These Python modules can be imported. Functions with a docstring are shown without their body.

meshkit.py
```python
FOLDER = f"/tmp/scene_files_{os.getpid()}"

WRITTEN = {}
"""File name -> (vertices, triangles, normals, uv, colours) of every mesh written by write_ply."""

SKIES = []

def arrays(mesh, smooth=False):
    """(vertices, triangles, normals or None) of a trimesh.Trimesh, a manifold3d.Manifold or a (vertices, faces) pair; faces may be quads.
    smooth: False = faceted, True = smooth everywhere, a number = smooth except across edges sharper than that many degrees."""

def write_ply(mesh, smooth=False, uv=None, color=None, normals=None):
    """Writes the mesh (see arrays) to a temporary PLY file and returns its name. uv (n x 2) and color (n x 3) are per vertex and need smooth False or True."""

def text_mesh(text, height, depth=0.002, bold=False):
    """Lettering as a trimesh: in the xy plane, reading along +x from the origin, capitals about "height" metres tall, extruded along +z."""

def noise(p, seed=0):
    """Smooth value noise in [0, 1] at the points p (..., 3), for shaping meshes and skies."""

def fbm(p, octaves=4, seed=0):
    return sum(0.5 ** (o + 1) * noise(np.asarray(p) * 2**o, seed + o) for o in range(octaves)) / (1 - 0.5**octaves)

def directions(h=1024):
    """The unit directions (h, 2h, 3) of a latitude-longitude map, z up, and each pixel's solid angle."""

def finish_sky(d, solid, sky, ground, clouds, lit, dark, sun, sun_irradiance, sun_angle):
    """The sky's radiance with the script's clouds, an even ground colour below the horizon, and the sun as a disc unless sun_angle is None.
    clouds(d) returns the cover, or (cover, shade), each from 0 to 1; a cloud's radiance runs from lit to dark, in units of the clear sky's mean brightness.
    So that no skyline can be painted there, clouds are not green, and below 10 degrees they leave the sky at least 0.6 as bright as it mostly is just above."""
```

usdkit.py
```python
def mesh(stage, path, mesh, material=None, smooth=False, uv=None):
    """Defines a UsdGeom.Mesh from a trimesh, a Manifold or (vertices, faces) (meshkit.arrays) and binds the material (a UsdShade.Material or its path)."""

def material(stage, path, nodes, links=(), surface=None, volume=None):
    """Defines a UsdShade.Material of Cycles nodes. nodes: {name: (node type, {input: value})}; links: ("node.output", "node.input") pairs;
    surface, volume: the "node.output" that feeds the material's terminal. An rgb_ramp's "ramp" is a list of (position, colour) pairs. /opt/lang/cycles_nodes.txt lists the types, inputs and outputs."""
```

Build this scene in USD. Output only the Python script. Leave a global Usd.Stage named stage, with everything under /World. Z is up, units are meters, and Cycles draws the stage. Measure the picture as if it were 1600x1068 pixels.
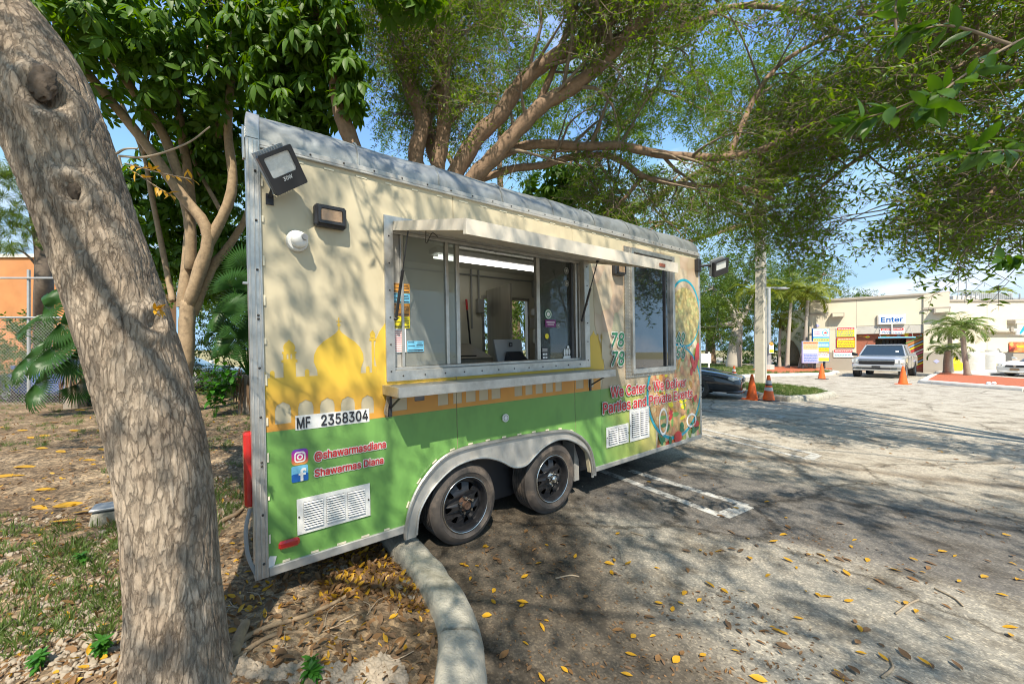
import math, random
import numpy as np, trimesh, shapely
import usdkit, meshkit
from shapely.geometry import Polygon, Point, LineString, box as sbox
from shapely import affinity
from shapely.ops import unary_union
from scipy.spatial import cKDTree
from pxr import Usd, UsdGeom, UsdLux, UsdShade, Gf, Sdf, Vt

stage = Usd.Stage.CreateInMemory()
UsdGeom.SetStageUpAxis(stage, 'Z')
UsdGeom.SetStageMetersPerUnit(stage, 1.0)
UsdGeom.Xform.Define(stage, '/World')
UsdGeom.Scope.Define(stage, '/World/Looks')

# ------------------------------------------------------------------ camera, sky, sun, exposure
EYE = 1.48
FPX, CX, CY = 600.0, 707.7, 545.0            # focal length and principal point, in pixels of a 1600 px wide picture
cam = UsdGeom.Camera.Define(stage, '/World/camera')
cam.CreateHorizontalApertureAttr(36.0)
cam.CreateVerticalApertureAttr(36.0 * 683 / 1024)
cam.CreateFocalLengthAttr(36.0 * FPX / 1600)
cam.CreateHorizontalApertureOffsetAttr(36.0 * (800 - CX) / 1600)
cam.CreateVerticalApertureOffsetAttr(36.0 * (CY - 534) / 1600)
cam.CreateClippingRangeAttr(Gf.Vec2f(0.05, 2000))
cam.CreateExposureAttr(1.4)
cam.AddTransformOp().Set(Gf.Matrix4d(1, 0, 0, 0, 0, 0, 1, 0, 0, -1, 0, 0, 0, 0, EYE, 1))

SUN = np.array([-0.06, -1.24, 1.54]); SUN /= np.linalg.norm(SUN)       # towards the sun
sky_m = usdkit.material(stage, '/World/Looks/sky', {
    'sky': ('sky_texture', {'sky_type': 'single_scattering', 'sun_disc': False, 'sun_elevation': math.asin(SUN[2]), 'sun_rotation': math.atan2(SUN[0], SUN[1]), 'aerosol_density': 0.35, 'ozone_density': 3.0}),
    'tc': ('texture_coordinate', {}),
    'mp': ('mapping', {'scale': (1.0, 1.0, 2.2), 'location': (3.7, 1.9, 0.6)}),
    'n': ('noise_texture', {'scale': 3.1, 'detail': 8.0, 'roughness': 0.55, 'distortion': 0.3}),
    'r': ('rgb_ramp', {'ramp': [(0.0, (0, 0, 0)), (0.55, (0, 0, 0)), (0.72, (.8, .8, .8)), (1.0, (1, 1, 1))]}),
    'hs': ('hsv', {'hue': 0.5, 'saturation': 1.08, 'value': 0.92}),
    'cap': ('mix', {'mix_type': 'darken', 'fac': 1.0, 'color2': (1.30, 2.05, 2.85)}),
    'cl': ('color', {'value': (3.1, 3.25, 3.5)}),
    'mx': ('mix', {'mix_type': 'mix'}),
    'bg': ('background_shader', {'strength': 0.15})},
    [('tc.generated', 'mp.vector'), ('mp.vector', 'n.vector'), ('n.fac', 'r.fac'), ('r.color', 'mx.fac'), ('sky.color', 'hs.color'), ('hs.color', 'cap.color1'), ('cap.color', 'mx.color1'), ('cl.color', 'mx.color2'), ('mx.color', 'bg.color')],
    surface='bg.background')
dome = UsdLux.DomeLight.Define(stage, '/World/sky')
UsdShade.MaterialBindingAPI.Apply(dome.GetPrim()).Bind(sky_m)
dome.GetPrim().SetCustomDataByKey('kind', 'structure')
sun = UsdLux.DistantLight.Define(stage, '/World/sun')
sun.CreateNormalizeAttr(True); sun.CreateIntensityAttr(0.80); sun.CreateAngleAttr(0.53); sun.CreateColorAttr(Gf.Vec3f(1.0, 0.91, 0.76))
_z = SUN; _x = np.cross([0, 1.0, 0], _z); _x /= np.linalg.norm(_x); _y = np.cross(_z, _x)
sun.AddTransformOp().Set(Gf.Matrix4d(*_x, 0, *_y, 0, *_z, 0, 0, 0, 20, 1))

# ------------------------------------------------------------------ helpers
def at(px, py, Y):
    return np.array([(px - CX) / FPX * Y, Y, EYE + (CY - py) / FPX * Y])
def gz(px, py, z=0.0):
    Y = (EYE - z) * FPX / (py - CY)
    return np.array([(px - CX) / FPX * Y, Y, z])

_names = {}
def numbered(parent, name):
    key = (str(parent), name); k = _names.get(key, -1) + 1; _names[key] = k
    return f'{parent}/{name}' if k == 0 else f'{parent}/{name}_{k:03d}'
def tag(prim, label=None, cat=None, group=None, kind=None):
    prim = prim.GetPrim() if hasattr(prim, 'GetPrim') else prim
    for k, v in (('label', label), ('category', cat), ('group', group), ('kind', kind)):
        if v: prim.SetCustomDataByKey(k, v)
    return prim
def xf(prim, loc=None, rz=None, sc=None, M=None):
    x = UsdGeom.Xformable(prim)
    if M is not None: x.AddTransformOp().Set(M); return
    if loc is not None: x.AddTranslateOp().Set(Gf.Vec3d(*map(float, loc)))
    if rz is not None: x.AddRotateZOp().Set(float(math.degrees(rz)))
    if sc is not None: x.AddScaleOp().Set(Gf.Vec3f(*([float(sc)] * 3 if np.ndim(sc) == 0 else map(float, sc))))
def thing(name, label, cat, loc=None, rz=None, sc=None, group=None, kind=None, M=None):
    p = UsdGeom.Xform.Define(stage, numbered('/World', name))
    xf(p, loc, rz, sc, M)
    return tag(p, label, cat, group, kind)
def P(parent):
    return '/World' if parent is None else str(parent.GetPath())
def put(name, mesh, mat, parent=None, smooth=False, uv=None, **kw):
    if isinstance(mesh, MB): mesh = mesh.get()
    m = usdkit.mesh(stage, numbered(P(parent), name), mesh, mat, smooth=smooth, uv=uv)
    return tag(m, **kw)
class MB:
    def __init__(self): self.v, self.f, self.n = [], [], 0
    def add(self, m):
        v, f, _ = meshkit.arrays(m); self.v.append(v); self.f.append(f + self.n); self.n += len(v); return self
    def get(self): return (np.vstack(self.v), np.vstack(self.f))
def cat_(*ms):
    b = MB()
    for m in ms: b.add(m)
    return b.get()
def bx(x0, x1, y0, y1, z0, z1, c=0.0):
    """A box with chamfered edges."""
    if c <= 0:
        m = trimesh.creation.box((x1 - x0, y1 - y0, z1 - z0)); m.apply_translation(((x0 + x1) / 2, (y0 + y1) / 2, (z0 + z1) / 2))
        return (np.array(m.vertices), np.array(m.faces))
    pts = []
    for sx in (0, 1):
        for sy in (0, 1):
            for sz in (0, 1):
                for a in range(3):
                    q = [(x0, x1)[sx], (y0, y1)[sy], (z0, z1)[sz]]; s = (sx, sy, sz)
                    for b in range(3):
                        if b != a: q[b] += c * (1 - 2 * s[b])
                    pts.append(q)
    return hull(pts)
def hull(pts):
    m = trimesh.convex.convex_hull(np.asarray(pts, float)); return (np.array(m.vertices), np.array(m.faces))
def smoothpath(pts, n=4):
    p = np.asarray(pts, float)
    if len(p) < 3: return np.array([p[0] + (p[-1] - p[0]) * t for t in np.linspace(0, 1, n + 1)])
    q = np.vstack([2 * p[0] - p[1], p, 2 * p[-1] - p[-2]]); out = []
    for i in range(1, len(q) - 2):
        for t in np.linspace(0, 1, n, endpoint=False):
            a, b, c, d = q[i - 1], q[i], q[i + 1], q[i + 2]
            out.append(.5 * (2 * b + (c - a) * t + (2 * a - 5 * b + 4 * c - d) * t * t + (3 * b - a - 3 * c + d) * t ** 3))
    out.append(p[-1]); return np.array(out)
def frames(p):
    t = np.gradient(p, axis=0); t /= np.linalg.norm(t, axis=1, keepdims=True) + 1e-12
    a = np.cross(t[0], [0, 0, 1.0] if abs(t[0][2]) < .9 else [1.0, 0, 0]); A = []
    for k in range(len(p)):
        a = a - t[k] * (a @ t[k]); a /= np.linalg.norm(a) + 1e-12; A.append(a.copy())
    A = np.array(A); return t, A, np.cross(t, A)
def tube(pts, radii, sides=6, cap=True):
    p = np.asarray(pts, float); r = np.broadcast_to(np.asarray(radii, float), (len(p),))
    t, A, B = frames(p); ang = np.arange(sides) * 2 * np.pi / sides
    v = p[:, None] + r[:, None, None] * (np.cos(ang)[None, :, None] * A[:, None] + np.sin(ang)[None, :, None] * B[:, None])
    f = grid_faces(len(p), sides, True); v = v.reshape(-1, 3)
    if cap:
        n = len(v); v = np.vstack([v, p[0], p[-1]]); k = np.arange(sides); e = (len(p) - 1) * sides
        f = np.vstack([f, np.stack([np.full(sides, n), (k + 1) % sides, k], 1), np.stack([np.full(sides, n + 1), e + k, e + (k + 1) % sides], 1)])
    return v, f
def grid_faces(nu, nv, wrap=False):
    i, j = np.meshgrid(np.arange(nu - 1), np.arange(nv if wrap else nv - 1), indexing='ij'); j2 = (j + 1) % nv
    q = np.stack([i * nv + j, i * nv + j2, (i + 1) * nv + j2, (i + 1) * nv + j], -1).reshape(-1, 4)
    return np.vstack([q[:, [0, 1, 2]], q[:, [0, 2, 3]]])
def cyl(p0, p1, r, n=12, r2=None): return tube([p0, p1], [r, r if r2 is None else r2], n)
def revolve(prof, n=32, axis='z'):
    """prof: (radius, height) pairs."""
    pr = np.asarray(prof, float); a = np.arange(n) * 2 * np.pi / n
    v = np.stack([pr[:, 0, None] * np.cos(a), pr[:, 0, None] * np.sin(a), np.broadcast_to(pr[:, 1, None], (len(pr), n))], -1).reshape(-1, 3)
    f = grid_faces(len(pr), n, True)
    if axis == 'y': v = v[:, [0, 2, 1]] * [1, 1, 1]; f = f[:, ::-1]
    if axis == 'x': v = v[:, [2, 0, 1]]
    return v, f
def moved(m, loc=(0, 0, 0), M=None):
    v, f, _ = meshkit.arrays(m)
    if M is not None: v = v @ np.asarray(M).T
    return v + np.asarray(loc, float), f
def rotm(axis, a):
    c, s = math.cos(a), math.sin(a)
    return np.array({'x': [[1, 0, 0], [0, c, -s], [0, s, c]], 'y': [[c, 0, s], [0, 1, 0], [-s, 0, c]], 'z': [[c, -s, 0], [s, c, 0], [0, 0, 1]]}[axis])
def polys(g):
    return [x for x in getattr(g, 'geoms', [g]) if x.geom_type == 'Polygon' and x.area > 1e-7]
def ext(shape, y0, y1):
    """A polygon of the (x, z) plane extruded from y0 to y1."""
    b = MB()
    for g in polys(shape):
        m = trimesh.creation.extrude_polygon(g, abs(y1 - y0), engine='earcut'); v = np.array(m.vertices)
        b.add((np.stack([v[:, 0], max(y0, y1) - v[:, 2], v[:, 1]], 1), np.array(m.faces)))
    return b.get()
def exz(shape, z0, z1):
    """A polygon of the (x, y) plane extruded from z0 to z1."""
    b = MB()
    for g in polys(shape):
        m = trimesh.creation.extrude_polygon(g, z1 - z0, engine='earcut'); v = np.array(m.vertices) + [0, 0, z0]; b.add((v, np.array(m.faces)))
    return b.get()
def loft(secs, n=28, e=4.0):
    """A smooth hull through sections (x, half width, z0, z1[, exponent])."""
    V = []; a = np.arange(n) * 2 * np.pi / n
    for s in secs:
        x, hw, z0, z1 = s[:4]; k = 2.0 / (s[4] if len(s) > 4 else e)
        c, d = np.cos(a), np.sin(a)
        V.append(np.stack([np.full(n, x), hw * np.sign(c) * np.abs(c) ** k, (z0 + z1) / 2 + (z1 - z0) / 2 * np.sign(d) * np.abs(d) ** k], 1))
    V = np.array(V); m = len(V); v = V.reshape(-1, 3); f = grid_faces(m, n, True)
    v = np.vstack([v, V[0].mean(0), V[-1].mean(0)]); k = np.arange(n); q = len(v)
    f = np.vstack([f, np.stack([np.full(n, q - 2), (k + 1) % n, k], 1), np.stack([np.full(n, q - 1), (m - 1) * n + k, (m - 1) * n + (k + 1) % n], 1)])
    return v, f
def quat_from(M):
    q = trimesh.transformations.quaternion_from_matrix(np.block([[M, np.zeros((3, 1))], [0, 0, 0, 1]])); return q
def inst(parent, name, protos, pts, quats, scales, idx, **kw):
    """A PointInstancer; protos: lists of (name, mesh, material, smooth)."""
    path = numbered(P(parent), name); pi = UsdGeom.PointInstancer.Define(stage, path); rel = []
    for k, pr in enumerate(protos):
        x = UsdGeom.Xform.Define(stage, f'{path}/sample_{k:03d}')
        for (nm, mesh, mat, sm) in pr:
            usdkit.mesh(stage, f'{path}/sample_{k:03d}/{nm}', mesh, mat, smooth=sm)
        rel.append(x.GetPath())
    pi.CreatePrototypesRel().SetTargets(rel)
    pi.CreateProtoIndicesAttr(Vt.IntArray.FromNumpy(np.asarray(idx, np.int32)))
    pi.CreatePositionsAttr(Vt.Vec3fArray.FromNumpy(np.asarray(pts, np.float32)))
    q = np.asarray(quats, np.float32)
    pi.CreateOrientationsAttr(Vt.QuathArray([Gf.Quath(float(a[0]), float(a[1]), float(a[2]), float(a[3])) for a in q]))
    s = np.asarray(scales, np.float32)
    if s.ndim == 1: s = np.repeat(s[:, None], 3, 1)
    pi.CreateScalesAttr(Vt.Vec3fArray.FromNumpy(s))
    return tag(pi, **kw)
def rand_quats(rng, n):
    q = rng.normal(size=(n, 4)); return q / np.linalg.norm(q, axis=1, keepdims=True)
def z_quats(rng, n, tilt=0.25):
    a = rng.uniform(0, 2 * np.pi, n); out = np.stack([np.cos(a / 2), rng.normal(0, tilt / 2, n), rng.normal(0, tilt / 2, n), np.sin(a / 2)], 1)
    return out / np.linalg.norm(out, axis=1, keepdims=True)
def text(s, h, depth=0.002, bold=True, cond=1.0, slant=0.0):
    """Lettering upright in the (x, z) plane, front towards -y, starting at the origin."""
    m = meshkit.text_mesh(s, h, depth, bold); v = np.array(m.vertices)
    return np.stack([(v[:, 0] + slant * v[:, 1]) * cond, -v[:, 2], v[:, 1]], 1), np.array(m.faces)
def tw(m): return m[0][:, 0].max() - m[0][:, 0].min()

# ------------------------------------------------------------------ materials
LK = '/World/Looks/'
def pm(name, col, rough=0.5, metal=0.0, var=0.12, vs=5.0, bump=0.0, bs=60.0, coat=0.0, stretch=(1, 1, 1), dirt=None, spec=0.5, dscale=1.5, damt=.75):
    """Principled with a noisy tint, optional bump and optional second (dirt) colour."""
    c = np.array(col, float)
    n = {'g': ('geometry', {}), 'mp': ('mapping', {'scale': stretch}), 'n': ('noise_texture', {'scale': vs, 'detail': 6.0, 'roughness': 0.62}),
         'r': ('rgb_ramp', {'ramp': [(0.25, tuple(c * (1 - var))), (0.75, tuple(np.minimum(c * (1 + var), .95)))]}),
         'p': ('principled_bsdf', {'roughness': rough, 'metallic': metal, 'coat_weight': coat, 'specular_ior_level': spec})}
    l = [('g.position', 'mp.vector'), ('mp.vector', 'n.vector'), ('n.fac', 'r.fac')]
    src = 'r.color'
    if dirt is not None:
        n |= {'dn': ('noise_texture', {'scale': dscale, 'detail': 8.0, 'roughness': 0.7}), 'dr': ('rgb_ramp', {'ramp': [(.5, (0, 0, 0)), (.72, (damt,) * 3)]}), 'dm': ('mix', {'mix_type': 'mix', 'color2': dirt})}
        l += [('mp.vector', 'dn.vector'), ('dn.fac', 'dr.fac'), ('dr.color', 'dm.fac'), (src, 'dm.color1')]; src = 'dm.color'
    l.append((src, 'p.base_color'))
    if bump:
        n |= {'bn': ('noise_texture', {'scale': bs, 'detail': 5.0, 'roughness': .65}), 'b': ('bump', {'strength': min(1.0, bump), 'distance': 0.01 * max(1, bump)})}
        l += [('mp.vector', 'bn.vector'), ('bn.fac', 'b.height'), ('b.normal', 'p.normal')]
    return usdkit.material(stage, LK + name, n, l, surface='p.BSDF')
def leafm(name, cols, trans=0.35, rough=0.42, tcol=None, spec=.4):
    n = {'g': ('geometry', {}), 'r': ('rgb_ramp', {'ramp': cols}), 'p': ('principled_bsdf', {'roughness': rough, 'specular_ior_level': spec}),
         'h': ('hsv', {'hue': 0.485, 'saturation': 1.15, 'value': 1.7}), 't': ('translucent_bsdf', {}), 'm': ('mix_closure', {'fac': trans})}
    return usdkit.material(stage, LK + name, n, [('g.random_per_island', 'r.fac'), ('r.color', 'p.base_color'), ('r.color', 'h.color'), ('h.color', 't.color'), ('p.BSDF', 'm.closure1'), ('t.BSDF', 'm.closure2')], surface='m.closure')
def glassm(name, tint=(1, 1, 1), dust=0.0, dcol=(.5, .52, .5), ior=1.5):
    n = {'t': ('transparent_bsdf', {'color': tint}), 'g': ('glossy_bsdf', {'roughness': 0.02, 'color': (1, 1, 1)}), 'f': ('fresnel', {'IOR': ior}), 'm': ('mix_closure', {})}
    l = [('f.fac', 'm.fac'), ('t.BSDF', 'm.closure1'), ('g.BSDF', 'm.closure2')]; s = 'm.closure'
    if dust:
        n |= {'d': ('diffuse_bsdf', {'color': dcol}), 'm2': ('mix_closure', {'fac': dust})}
        l += [('m.closure', 'm2.closure1'), ('d.BSDF', 'm2.closure2')]; s = 'm2.closure'
    return usdkit.material(stage, LK + name, n, l, surface=s)

M = {}
M['cream'] = pm('cream_vinyl', (.53, .465, .32), .42, var=.07, vs=3, dirt=(.33, .275, .18), dscale=2.6, damt=.5, stretch=(1, 1, .35), bump=.05, bs=9)
M['yellow'] = pm('yellow_vinyl', (.72, .475, .04), .4, var=.12, vs=4, dirt=(.50, .33, .05), dscale=3.0, damt=.4, bump=.05, bs=9)
M['orange'] = pm('orange_vinyl', (.62, .29, .05), .4, var=.10, vs=4, bump=.05, bs=9)
M['green'] = pm('green_vinyl', (.16, .35, .085), .36, var=.10, vs=3, dirt=(.085, .20, .06), dscale=3.2, damt=.5, stretch=(1, 1, .5), bump=.06, bs=8)
M['pale_print'] = pm('pale_print', (.72, .66, .50), .45, var=.06)
M['white_print'] = pm('white_print', (.78, .78, .76), .45, var=.05)
M['red_print'] = pm('red_print', (.55, .03, .035), .4, var=.1)
M['dgreen_print'] = pm('dark_green_print', (.02, .17, .08), .4, var=.1)
M['black_print'] = pm('black_print', (.03, .03, .035), .45, var=.15)
M['alu'] = pm('aluminium', (.56, .55, .52), .45, .85, var=.22, vs=9, dirt=(.25, .23, .20), dscale=5, damt=.5, bump=.12, bs=30)
M['alu_matt'] = pm('weathered_aluminium', (.50, .49, .46), .55, .55, var=.2, vs=12, dirt=(.24, .20, .16), dscale=6, damt=.55, bump=.1, bs=35)
M['roof_metal'] = pm('roof_metal', (.30, .315, .31), .5, .6, var=.3, vs=5, dirt=(.16, .16, .14), dscale=3.5, damt=.7, bump=.15, bs=14)
M['awning'] = pm('awning_paint', (.66, .60, .50), .5, var=.10, vs=8, dirt=(.33, .26, .19), dscale=4, damt=.55)
M['white_paint'] = pm('white_paint', (.74, .74, .72), .4, var=.05, vs=9, dirt=(.45, .42, .36), dscale=7, damt=.35)
M['inner_wall'] = pm('interior_wall', (.70, .68, .56), .4, var=.05)
M['steel'] = pm('stainless_steel', (.50, .49, .46), .34, .9, var=.15, vs=3, stretch=(6, 6, .4))
M['dark_metal'] = pm('dark_metal', (.05, .05, .055), .45, .3, var=.2)
M['black_plastic'] = pm('black_plastic', (.025, .025, .028), .38, var=.2)
M['grey_plastic'] = pm('grey_plastic', (.30, .30, .30), .45, var=.1)
M['lead_grey'] = pm('panel_grey', (.36, .37, .36), .5, var=.08)
M['rubber'] = pm('tyre_rubber', (.055, .047, .042), .72, var=.3, vs=14, dirt=(.20, .155, .12), dscale=5, damt=.8, bump=.2, bs=80)
M['rim_black'] = pm('black_rim', (.03, .03, .033), .25, .4, var=.3, vs=30)
M['chrome'] = pm('chrome', (.72, .72, .70), .16, 1.0, var=.05)
M['red_lens'] = pm('red_lens', (.50, .02, .02), .18, var=.15, coat=.6)
M['lens'] = pm('lamp_lens', (.70, .72, .70), .18, var=.15, vs=60, coat=.5)
M['amber'] = pm('amber_lens', (.30, .20, .12), .25, var=.25, vs=40, coat=.4)
M['wire'] = pm('dark_cable', (.04, .035, .03), .6, var=.2)
M['glass_dusty'] = glassm('dusty_glass', (.80, .85, .82), .30, (.50, .52, .49))
M['glass'] = glassm('clear_glass', (.80, .85, .82), .06, (.40, .42, .40), 1.6)
M['glass_dark'] = pm('dark_glass', (.012, .014, .016), .03, var=.1, coat=1.0, spec=.9)
M['bark'] = usdkit.material(stage, LK + 'rough_bark', {
    'g': ('geometry', {}), 'mp': ('mapping', {'scale': (1, 1, .26)}), 'w': ('noise_texture', {'scale': 16.0, 'detail': 7.0, 'roughness': .68}), 'wm': ('mix', {'mix_type': 'linear_light', 'fac': .036}), 'k': ('rgb_ramp', {'ramp': [(.38, (.12, .12, .12)), (.62, (.95, .95, .95))]}), 'kn': ('noise_texture', {'scale': 11.0, 'detail': 3.0}),
    'v': ('voronoi_texture', {'scale': 40.0, 'feature': 'distance_to_edge'}), 'v2': ('voronoi_texture', {'scale': 62.0, 'feature': 'distance_to_edge'}),
    'c1': ('rgb_ramp', {'ramp': [(0, (.42, .38, .35)), (.03, (.75, .73, .71)), (.09, (1, 1, 1))]}), 'c2': ('rgb_ramp', {'ramp': [(0, (.74, .72, .7)), (.06, (1, 1, 1))]}),
    'n': ('noise_texture', {'scale': 5.0, 'detail': 8.0, 'roughness': .7}), 'r': ('rgb_ramp', {'ramp': [(.28, (.22, .17, .13)), (.45, (.33, .265, .20)), (.6, (.40, .33, .255)), (.78, (.47, .40, .32))]}),
    'n2': ('noise_texture', {'scale': 40.0, 'detail': 6.0, 'roughness': .75}), 'r2': ('rgb_ramp', {'ramp': [(.3, (.58, .56, .54)), (.7, (1.25, 1.25, 1.25))]}),
    'm1': ('mix', {'mix_type': 'multiply', 'fac': .9}), 'm2': ('mix', {'mix_type': 'multiply', 'fac': .8}), 'm3': ('mix', {'mix_type': 'multiply', 'fac': .9}),
    'h1': ('math', {'math_type': 'minimum', 'value2': .14}), 'h2': ('math', {'math_type': 'multiply_add', 'value2': .20}), 'b': ('bump', {'strength': 1.0, 'distance': .028}), 'p': ('principled_bsdf', {'roughness': .92, 'specular_ior_level': .2})},
    [('g.position', 'mp.vector'), ('mp.vector', 'w.vector'), ('mp.vector', 'wm.color1'), ('w.color', 'wm.color2'), ('wm.color', 'v.vector'), ('wm.color', 'v2.vector'), ('v.distance', 'c1.fac'), ('v2.distance', 'c2.fac'),
     ('g.position', 'n.vector'), ('n.fac', 'r.fac'), ('g.position', 'kn.vector'), ('kn.fac', 'k.fac'), ('k.color', 'm1.fac'), ('mp.vector', 'n2.vector'), ('n2.fac', 'r2.fac'), ('r.color', 'm1.color1'), ('c1.color', 'm1.color2'), ('m1.color', 'm2.color1'), ('c2.color', 'm2.color2'), ('m2.color', 'm3.color1'), ('r2.color', 'm3.color2'), ('m3.color', 'p.base_color'),
     ('v.distance', 'h1.value1'), ('n2.fac', 'h2.value1'), ('h1.value', 'h2.value3'), ('h2.value', 'b.height'), ('b.normal', 'p.normal')], surface='p.BSDF')
M['bark_smooth'] = pm('smooth_bark', (.30, .215, .13), .85, var=.32, vs=12, dirt=(.16, .105, .06), dscale=14, damt=.7, bump=.6, bs=70)
M['bark_oak'] = pm('oak_bark', (.25, .165, .105), .88, var=.30, vs=9, dirt=(.12, .08, .055), dscale=12, damt=.7, bump=.8, bs=50)
M['bark_dark'] = pm('dark_bark', (.10, .075, .055), .9, var=.35, vs=9, bump=.7, bs=40)
M['palm_trunk'] = pm('palm_trunk', (.36, .32, .27), .85, var=.18, vs=8, stretch=(1, 1, 6), bump=.4, bs=20)
M['palm_grey'] = pm('palm_grey_trunk', (.30, .26, .21), .9, var=.25, vs=8, stretch=(1, 1, 7), bump=.7, bs=16)
M['twig'] = pm('twig_bark', (.20, .15, .10), .85, var=.3, vs=20)
M['twig_pale'] = pm('pale_dead_twig', (.30, .24, .17), .85, var=.2, vs=20)
M['oak_leaf'] = leafm('fine_leaf', [(0, (.10, .17, .016)), (.4, (.19, .285, .026)), (.8, (.28, .37, .04)), (1, (.40, .46, .07))], .55)
M['umb_leaf'] = leafm('umbrella_leaf', [(0, (.075, .155, .014)), (.6, (.145, .25, .024)), (.93, (.25, .36, .04)), (.96, (.42, .30, .02)), (1, (.40, .24, .02))], .40, .46, spec=.3)
M['near_leaf'] = leafm('near_leaf', [(0, (.06, .13, .018)), (.6, (.11, .20, .03)), (1, (.19, .30, .045))], .42, .36)
M['far_leaf'] = leafm('far_leaf', [(0, (.08, .13, .02)), (.5, (.16, .23, .035)), (1, (.30, .35, .06))], .42)
M['dark_leaf'] = leafm('dark_leaf', [(0, (.055, .12, .014)), (.6, (.13, .23, .024)), (1, (.26, .36, .04))], .45)
M['palm_leaf'] = leafm('palm_leaf', [(0, (.17, .21, .025)), (.6, (.32, .34, .045)), (1, (.50, .45, .08))], .40, .38)
M['palm_leaf_green'] = leafm('palm_leaf_green', [(0, (.11, .17, .03)), (.6, (.20, .27, .06)), (1, (.34, .37, .11))], .36, .38)
M['fan_leaf'] = leafm('fan_leaf', [(0, (.035, .095, .02)), (.6, (.06, .14, .03)), (1, (.11, .19, .05))], .28, .38)
M['dry_leaf'] = leafm('dry_leaf', [(0, (.20, .11, .045)), (.25, (.32, .16, .045)), (.5, (.46, .23, .035)), (.75, (.36, .25, .13)), (1, (.52, .33, .06))], .15, .6)
M['brown_leaf'] = leafm('brown_leaf', [(0, (.14, .085, .045)), (.4, (.25, .15, .075)), (.8, (.34, .24, .14)), (1, (.42, .32, .2))], .1, .7)
M['yellow_leaf'] = leafm('yellow_leaf', [(0, (.50, .28, .02)), (.5, (.62, .38, .025)), (.85, (.58, .42, .04)), (1, (.40, .22, .04))], .18, .45)
M['grass'] = leafm('grass_blade', [(0, (.09, .14, .03)), (.4, (.16, .22, .04)), (.7, (.28, .29, .07)), (1, (.42, .35, .15))], .3, .5)
M['weed'] = leafm('weed_leaf', [(0, (.05, .17, .02)), (.6, (.09, .26, .03)), (1, (.16, .33, .05))], .35, .4)
M['pebble'] = leafm('pebble', [(0, (.30, .25, .19)), (.35, (.46, .40, .32)), (.75, (.60, .54, .45)), (1, (.38, .35, .31))], 0.0, .8)
M['concrete'] = pm('concrete', (.40, .375, .31), .9, var=.2, vs=5, dirt=(.15, .145, .105), dscale=4.5, damt=.9, bump=1.0, bs=60)
M['concrete_light'] = pm('pale_concrete', (.52, .50, .46), .85, var=.1, vs=3, dirt=(.32, .29, .25), dscale=2, damt=.5, bump=.2, bs=50)
M['pole_concrete'] = pm('pole_concrete', (.50, .46, .38), .85, var=.08, vs=5, bump=.2, bs=40)
M['galv'] = pm('galvanised_steel', (.42, .43, .43), .5, .6, var=.15)
M['cone'] = pm('cone_orange', (.75, .13, .02), .5, var=.10, vs=12, dirt=(.45, .10, .03), dscale=9, damt=.4)
M['stripe'] = pm('cone_stripe', (.55, .55, .55), .4, var=.2, vs=20)
M['stucco'] = pm('cream_stucco', (.62, .555, .435), .9, var=.05, vs=1.5, bump=.2, bs=25)
M['stucco_dark'] = pm('taupe_stucco', (.34, .30, .25), .9, var=.06, vs=1.5, bump=.2, bs=25)
M['cap'] = pm('parapet_cap', (.34, .30, .25), .7, var=.1)
M['orange_wall'] = pm('orange_stucco', (.44, .19, .07), .9, var=.2, vs=.8, dirt=(.42, .20, .09), dscale=.6, bump=.2, bs=12)
M['mulch'] = pm('red_mulch', (.38, .105, .045), .95, var=.45, vs=24, bump=1.0, bs=40)
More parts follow.
